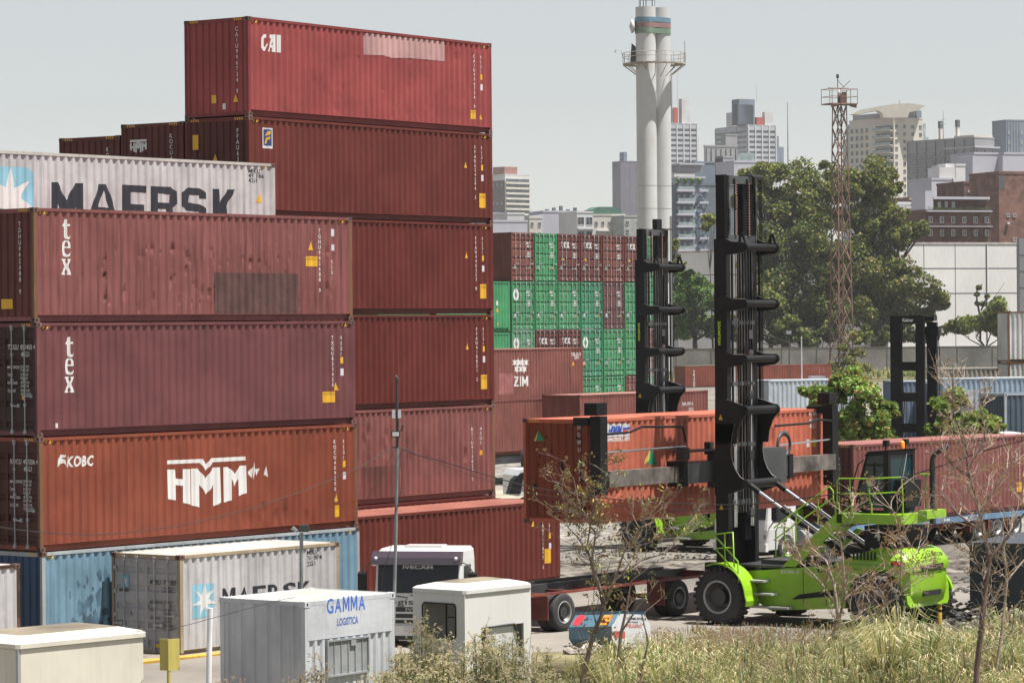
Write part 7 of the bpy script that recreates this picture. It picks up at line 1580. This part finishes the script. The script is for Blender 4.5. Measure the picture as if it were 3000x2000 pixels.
def seedy(label, x0, x1, y0, y1, n, h0, h1, seed):
    rnd = random.Random(seed); mb = MB(); tf = [(rnd.uniform(x0, x1), rnd.uniform(y0, y1), rnd.uniform(.2, .6)) for _ in range(60)]
    for i in range(n):
        t = rnd.choice(tf); x, y = t[0]+rnd.gauss(0, t[2]), t[1]+rnd.gauss(0, t[2]); h = rnd.uniform(h0, h1); b = Vector((x, y, gz(x, y))); tip = b+Vector((rnd.gauss(0, .12), rnd.gauss(0, .12), h)); mb.cur = 0
        mb.add([b-Vector((.006, 0, 0)), b+Vector((.006, 0, 0)), tip], [(0, 1, 2)])
        for _ in range(7):
            p = b+(tip-b)*rnd.uniform(.6, 1.05)+Vector((rnd.gauss(0, .035), rnd.gauss(0, .035), 0)); s_ = rnd.uniform(.01, .024); mb.cur = rnd.choice((1, 1, 2))
            mb.add([p+Vector((-s_, 0, -s_*.6)), p+Vector((s_, -s_*.3, -s_*.6)), p+Vector((s_*.5, 0, s_))], [(0, 1, 2)])
    return tag(part('weeds', mb, [leafmat('weed stem', .30, .27, .15), leafmat('brown seed', .34, .22, .15), leafmat('pale seed', .52, .44, .34)]), label, 'weeds', None, 'stuff')
seedy('brown seed headed weeds mixed into the tall grass', 3, 13, 69, 79, 7000, .5, 1.15, 3)
seedy('brown seed headed weeds along the near yard edge', 3.5, 11, 80, 86, 900, .2, .42, 4)
# ================================================================ cabins, poles, cables, signs
CAB = mat('white fibreglass', (.58,.575,.56), .5, var=.05, scale=1, streak=.15, spec=.4); CABR = mat('dusty cream roof', (.15,.125,.09), .8, var=.3, scale=2.5); CABC = mat('cream fibreglass', (.54,.51,.43), .55, var=.06, streak=.2)
def booth(label, px, py, d, yaw, L_, W_, m, window=True, trim=False):
    p = at(px, py, d); zg = gz(p.x, p.y)-.02; H_ = p.z-zg; T = thing('cabin_shell', label, 'cabin', (p.x, p.y, zg), yaw, 'white cabin shells on the verge'); r = .07
    def rg(z, i=0): return [(r+i, i, z), (L_-r-i, i, z), (L_-i, r+i, z), (L_-i, W_-r-i, z), (L_-r-i, W_-i, z), (r+i, W_-i, z), (i, W_-r-i, z), (i, r+i, z)]
    f = Frame(p.x, p.y, zg, yaw)
    if window:
        # walls as panels round a real window opening on the end u = 0, and on the long side
        a = f.end(1238, 1763, 0); b = f.end(1336, 1871, 0); y1, z1, y0, z0 = a[0], a[1], b[0], b[1]
        mb = MB(); mb.box(0, .06, 0, y0, 0, H_-.06); mb.box(0, .06, y1, W_, 0, H_-.06); mb.box(.001, .059, y0, y1, 0, z0); mb.box(.001, .059, y0, y1, z1, H_-.06)
        sa = f.side(1410, 1838, 0); sb = f.side(1535, 1935, 0); mb.box(.06, sa[0], 0, .06, 0, H_-.06); mb.box(sb[0], L_, 0, .06, 0, H_-.06); mb.box(sa[0], sb[0], .001, .059, 0, sb[1]); mb.box(sa[0], sb[0], .001, .059, sa[1], H_-.06)
        wy0, wy1 = W_*.25, W_*.75; mb.box(L_-.06, L_, .06, wy0, 0, H_-.06); mb.box(L_-.06, L_, wy1, W_, 0, H_-.06); mb.box(L_-.059, L_-.001, wy0, wy1, 0, z0); mb.box(L_-.059, L_-.001, wy0, wy1, z1, H_-.06); mb.box(.06, L_-.06, W_-.06, W_, 0, H_-.06)
        mb.box(.06, L_-.06, .06, W_-.06, .0, .05); part('wall', mb, m, T)
        t = .035; fr_ = MB(); fr_.path([(-.01, y0+.06, z0), (-.01, y1-.06, z0), (-.01, y1, z0+.06), (-.01, y1, z1-.06), (-.01, y1-.06, z1), (-.01, y0+.06, z1), (-.01, y0, z1-.06), (-.01, y0, z0+.06), (-.01, y0+.06, z0)], .018, 6)
        fr_.box(.0, .03, y0+.28, y0+.31, z0, z1); fr_.box(.0, .03, y0, y0+.28, z0+(z1-z0)*.6, z0+(z1-z0)*.63); part('window_seal', fr_, M_BLACK, T)
        fr_ = MB(); q = [(sa[0], sb[1]), (sb[0], sb[1]), (sb[0]-.35, sa[1]), (sa[0]+.2, sa[1])]; fr_.path([(x, -.012, z) for x, z in q+[q[0]]], .03, 6)
        part('window_seal', fr_, M_DARK, T); part('side_pane', MB().prism(q, 'y', .02, .028), mat('frosted pane', (.5,.52,.53), .3, var=.1), T)
    else:
        mb = MB(); R = [rg(0), rg(H_-.08), rg(H_-.03, .03)]; mb.grid([k+[k[0]] for k in R][::-1], False); mb.add(R[-1], [tuple(range(8))][::1]); part('wall', mb, m, T)
    mb = MB(); R = [rg(H_-.055, -.035), rg(H_+.03, -.035), rg(H_+.07, .02), rg(H_+.15, .35), rg(H_+.19, .6)]
    mb.grid([k+[k[0]] for k in R][::-1], False); mb.add(R[-1], [tuple(range(8))]); mb.add(R[0], [tuple(range(7, -1, -1))]); part('roof_lip', mb, m, T)
    mb = MB(); R = [rg(H_+.075, .10), rg(H_+.155, .37), rg(H_+.196, .61)]; mb.grid([k+[k[0]] for k in R][::-1], False); mb.add(R[-1], [tuple(range(8))]); part('roof_dirt', mb, CABR, T)
    if trim: part('corner_trim', MB().box(-.008, .05, -.008, .05, 0, H_-.06), M_GALV, T)
    return T
booth('white cabin shell with a black rimmed window, its dusty roof before the white truck', 1361, 1733, 74.0, .88, 2.35, 1.55, CAB)
booth('cream cabin shell with a brown dusty roof and a metal corner strip, bottom left', 52, 1892, 62.0, .82, 3.15, 2.0, CABC, False, True)
def pole(label, pts, d, r, m, name='pole', cat='pole'):
    P = [at(a, b, d) for a, b in pts]; o = P[0].copy(); o.z = min(o.z, gz(o.x, o.y)); T = thing(name, label, cat, o, 0)
    part('shaft', MB().path([p-o for p in P], r, 10), m, T); return T, o
GAL = mat('old galvanised pole', (.22,.235,.24), .6, .2, var=.25, scale=3, streak=.5, rust=.15)
T, o = pole('tall thin lamp pole with two floodlights and grey boxes, before the white truck', [(1150,1980),(1152,1880),(1159,1600),(1164,1312)], 80, .043, GAL, 'lamp_pole', 'lamp pole')
def W80(px, py, dy=0): return at(px, py, 80+dy)-o
part('upper_shaft', MB().path([W80(1164,1312), W80(1164,1200), W80(1162.5,1118), W80(1161,1099)], [.035,.033,.03,.015], 8), M_DARK, T)
part('pole_tip', MB().path([W80(1158,1100), W80(1163,1106), W80(1166,1120)], [.02,.04,.03], 6), M_DARK, T)
for a, b, m in ((1149, 1158, M_STK), (1166, 1175, M_STK)): p, q = W80(a, 1201), W80(b, 1224); part('junction_box', MB().box(p.x, q.x, -.1, .02, q.z, p.z), mat('pale grey box', (.45,.47,.5), .5, var=.1), T)
p, q = W80(1147, 1262), W80(1173, 1279); fl = part('floodlight', MB().box(p.x, q.x, -.14, -.05, q.z, p.z), M_BLACK, T); part('lens', MB().box(p.x+.025, q.x-.025, -.146, -.14, q.z+.02, p.z-.02), mat('grey lens', (.5,.52,.52), .2, var=0), fl)
p, q = W80(1173, 1244), W80(1182, 1262); part('floodlight', MB().prism([(p.x, q.z), (p.x+.05, q.z-.02), (q.x+.01, p.z), (q.x-.03, p.z+.02)], 'y', -.12, .1), DGREY, T)
part('crossarm', MB().tube(W80(1150,1309), W80(1177,1310), .015, 6), M_DARK, T)
def cable(label, pts, d0, d1, r, nm='cable'):
    n = len(pts); mb = MB(); mb.path([at(a, b, d0+(d1-d0)*i/(n-1)) for i, (a, b) in enumerate(pts)], r, 5); tag(part(nm, mb, mat('black cable', (.025,.022,.025), .6, var=.1)), label, 'cable', 'overhead cables')
def cr(pts, k=5):
    out = []; P = [pts[0]]+list(pts)+[pts[-1]]
    for i in range(1, len(P)-2):
        for j in range(k):
            t = j/k; a, b, c, d = P[i-1], P[i], P[i+1], P[i+2]
            out.append(tuple(.5*((2*b[q])+(-a[q]+c[q])*t+(2*a[q]-5*b[q]+4*c[q]-d[q])*t*t+(-a[q]+3*b[q]-3*c[q]+d[q])*t**3) for q in (0, 1)))
    return out+[pts[-1]]
cable('cable sagging left from the lamp pole across the terracotta container', cr([(1152,1310),(1085,1350),(1000,1392.5),(893,1435),(765,1480),(638,1514),(510,1541),(383,1558),(298,1565),(213,1564),(119,1558),(0,1543),(-120,1515)]), 80, 66, .010)
cable('twisted cable running right from the lamp pole to the bare tree', cr([(1176,1310),(1200,1325),(1300,1352),(1361,1371),(1532,1420),(1663,1443),(1787,1460),(1900,1471),(2021,1475.5),(2170,1477.6),(2340,1460),(2502,1437),(2638,1401),(2787,1354),(2900,1315),(3060,1275)]), 80, 67, .013)
cable('thinner lower cable running right from the lamp pole', cr([(1176,1312),(1300,1362),(1400,1398),(1532,1438),(1663,1460),(1787,1478),(1900,1488),(2021,1492),(2170,1488)]), 80, 75, .007)
cable('thin low cable over the roof of the office cabin', cr([(383,1850),(510,1838),(638,1805),(808,1760),(872,1747),(940,1741),(1000,1742),(1120,1748)]), 62.5, 79, .007)
cable('loose cable hanging down beside the lamp pole', cr([(1180,1316),(1172,1340),(1178,1400),(1168,1470),(1145,1540),(1146,1600),(1122,1680),(1118,1760)]), 79.9, 79.9, .008)
cable('thin stay wire slanting left from the lamp pole', cr([(1158,1313),(1130,1370),(1100,1420),(1050,1500)]), 80, 84, .006)
T, o = pole('short thin floodlight pole behind the office cabin', [(883,1960),(883,1560)], 76, .045, GAL, 'lamp_pole', 'lamp pole')
p = at(890, 1548, 76)-o; part('floodlight', MB().box(p.x-.1, p.x+.12, -.12, .06, p.z-.07, p.z+.09), DGREY, T); part('floodlight', MB().prism([(p.x-.3, p.z-.0), (p.x-.15, p.z-.09), (p.x-.12, p.z-.05), (p.x-.24, p.z+.06)], 'y', -.08, .06), M_GALV, T)
T, o = pole('white painted post left of the office cabin', [(611,2060),(613,1900),(616,1780)], 68.5, .06, mat('white post paint', (.68,.68,.70), .6, var=.15, streak=.4, rust=.15), 'post', 'post')
T, o = pole('yellow folded sign seen from behind on a yellow post', [(495,2080),(494,1875)], 66, .04, mat('yellow sign paint', (.46,.39,.10), .6, var=.12, streak=.25), 'signpost', 'sign')
ym_ = MATS['yellow sign paint']
a, b, c2 = at(466, 1871, 66)-o, at(492, 1871, 66)-o, at(524, 1872, 66)-o; zb_ = (at(492, 1963, 66)-o).z
part('sign_panel', MB().prism([(a.x, .10), (b.x, -.01), (b.x, .02), (a.x, .13)], 'z', zb_, a.z), ym_, T); part('sign_panel', MB().prism([(b.x+.01, -.05), (c2.x, .08), (c2.x, .11), (b.x+.01, -.02)], 'z', zb_, a.z), ym_, T)
for i, (px, yb, yt, lb) in enumerate(((2587, 1818, 1742, 'yellow bollard in front of the rear tyre of the green handler'), (2752, 1822, 1732, 'yellow bollard with black bands right of the green handler'))):
    p = gnd(px, yb+12); h = at(px, yt, p.y).z; T = thing('bollard', lb, 'bollard', (p.x, p.y, 0), 0, 'yellow bollards')
    part('tube', MB().lathe([(.075, 0), (.075, h-.03), (.05, h), (.001, h)], (0, 0, 0), 'z', 14), mat('bollard yellow', (.42,.25,.03), .6, var=.2, streak=.3), T)
    for z in ((.42*h, .07), (.9*h, .10)): part('black_band', MB().lathe([(.078, 0), (.078, z[1])], (0, 0, z[0]), 'z', 14), M_BLACK, T)
# slate blue steel screen at the right
p = gnd(2842, 1815); yw = 1.12; T = thing('steel_box', 'slate blue steel box with a dark slot at the right edge behind the rubble', 'steel box', (p.x, p.y, 0), yw); h = at(2835, 1593, p.y).z; sm_ = mat('slate blue steel', (.03,.038,.052), .55, var=.2, scale=1.5, streak=.3)
part('shell', MB().box(0, 4.6, 0, .05, 0, h).box(0, .05, .05, -2.2, 0, h).box(.05, 4.6, -2.25, -2.2, 0, h), sm_, T) if False else part('shell', MB().box(0, 4.6, -2.2, 0, 0, h), sm_, T)
part('rim', MB().box(-.03, 4.63, -2.23, .03, h+.002, h+.05), sm_, T); f = Frame(p.x, p.y, 0, yw); a = f.end(2910, 1650, 0); b = f.end(2970, 1682, 0)
part('slot', MB().box(-.008, -.003, min(a[0], b[0]), max(a[0], b[0]), min(a[1], b[1]), max(a[1], b[1])), M_HOLE_SHADE, T)
# blue fuel tank lying in the grass
p = gnd(1793, 1905); yw = .80; TB = mat('pale blue tank paint', rgb(116,160,186,.55), .5, var=.12, streak=.4, rust=.06); TWt = mat('off white tank end', (.42,.43,.44), .6, var=.15, streak=.5, rust=.1)
T = thing('fuel_tank', 'angular light blue fuel tank with a white lettered end, lying in the grass', 'tank', (p.x, p.y, .1), yw); T.rotation_euler = (radians(-4), radians(5), yw)
sec = [(0,.22),(0,.52),(.26,.84),(1.25,.84),(1.48,.55),(1.48,.15),(1.3,0),(.2,0)]
part('body', MB().prism(sec, 'y', .01, 1.5), TB, T); part('end_panel', MB().prism(sec, 'y', 0, .009), TWt, T); 
for x in (.26, 1.22): part('rail', MB().box(x, x+.04, -.02, 1.52, .842, .92), TB, T)
part('foot', MB().box(.2, .35, .1, 1.4, -.12, 0).box(1.1, 1.25, .1, 1.4, -.12, 0), M_DARK, T)
def tt(s, x, z, h, wd, m): t = text_tris(s, .03); flat_mark('lettering', place(t, x, z, h, wd/width(t)/h), m, T, lambda a_, b_: (a_, -.004, b_))
RT = mat('faded red lettering', (.42,.10,.07), .6, var=.2); tt('COMBUSTIBLE', .55, .70, .06, .75, NAVY); tt('PELIGRO', .55, .50, .09, .6, RT); tt('NO FUMAR', .6, .62, .04, .4, NAVY)
flat_mark('warning_plate', rect(.06, .5, .22, .4), RT, T, lambda a_, b_: (a_, -.004, b_)); tt('D502', .14, .26, .07, .28, NAVY) if False else None
sl_ = lambda y, k: (.0+.26*k-.006, y, .52+.32*k+.006)
flat_mark('warning_sticker', [[(y, k) for y, k in t] for t in poly_tris([(1.42,.2),(1.22,.05),(1.12,.3),(1.12,.85),(1.3,1.0),(1.42,.7)])], mat('red diamond label', (.65,.04,.05), .5, var=.1), T, sl_)
flat_mark('warning_sticker', rect(.15, .5, .1, .9), mat('orange label', (.8,.34,.03), .5, var=.1), T, sl_); flat_mark('lettering', rect(.2, .45, .25, .38)+rect(.2, .45, .6, .72), RT, T, lambda y, k: (.0+.26*k-.010, y, .52+.32*k+.010))
p = gnd(1735, 1915); rnd = random.Random(2); mb = MB(); rock(mb, (p.x, p.y, .1), .3, rnd); rock(mb, (p.x-.5, p.y, .08), .2, rnd); tag(part('boulder', mb, ROCKL), 'pale broken slab in front of the blue tank', 'stone')
# ================================================================ air
mb = MB(); mb.box(-950, 1250, -90, 2700, -1.2, 95); hz = mb.mesh('haze', []) if False else None
hm = bpy.data.materials.new('thin summer haze'); hm.use_nodes = True; hm.node_tree.nodes.clear()
vo = hm.node_tree.nodes.new('ShaderNodeVolumePrincipled'); vo.inputs['Density'].default_value = .00007; vo.inputs['Color'].default_value = (.93, .95, .97, 1); vo.inputs['Anisotropy'].default_value = 0.0
mo = hm.node_tree.nodes.new('ShaderNodeOutputMaterial'); hm.node_tree.links.new(vo.outputs[0], mo.inputs['Volume'])
tag(part('haze', mb, hm), 'thin pale summer haze', None, None, 'stuff')
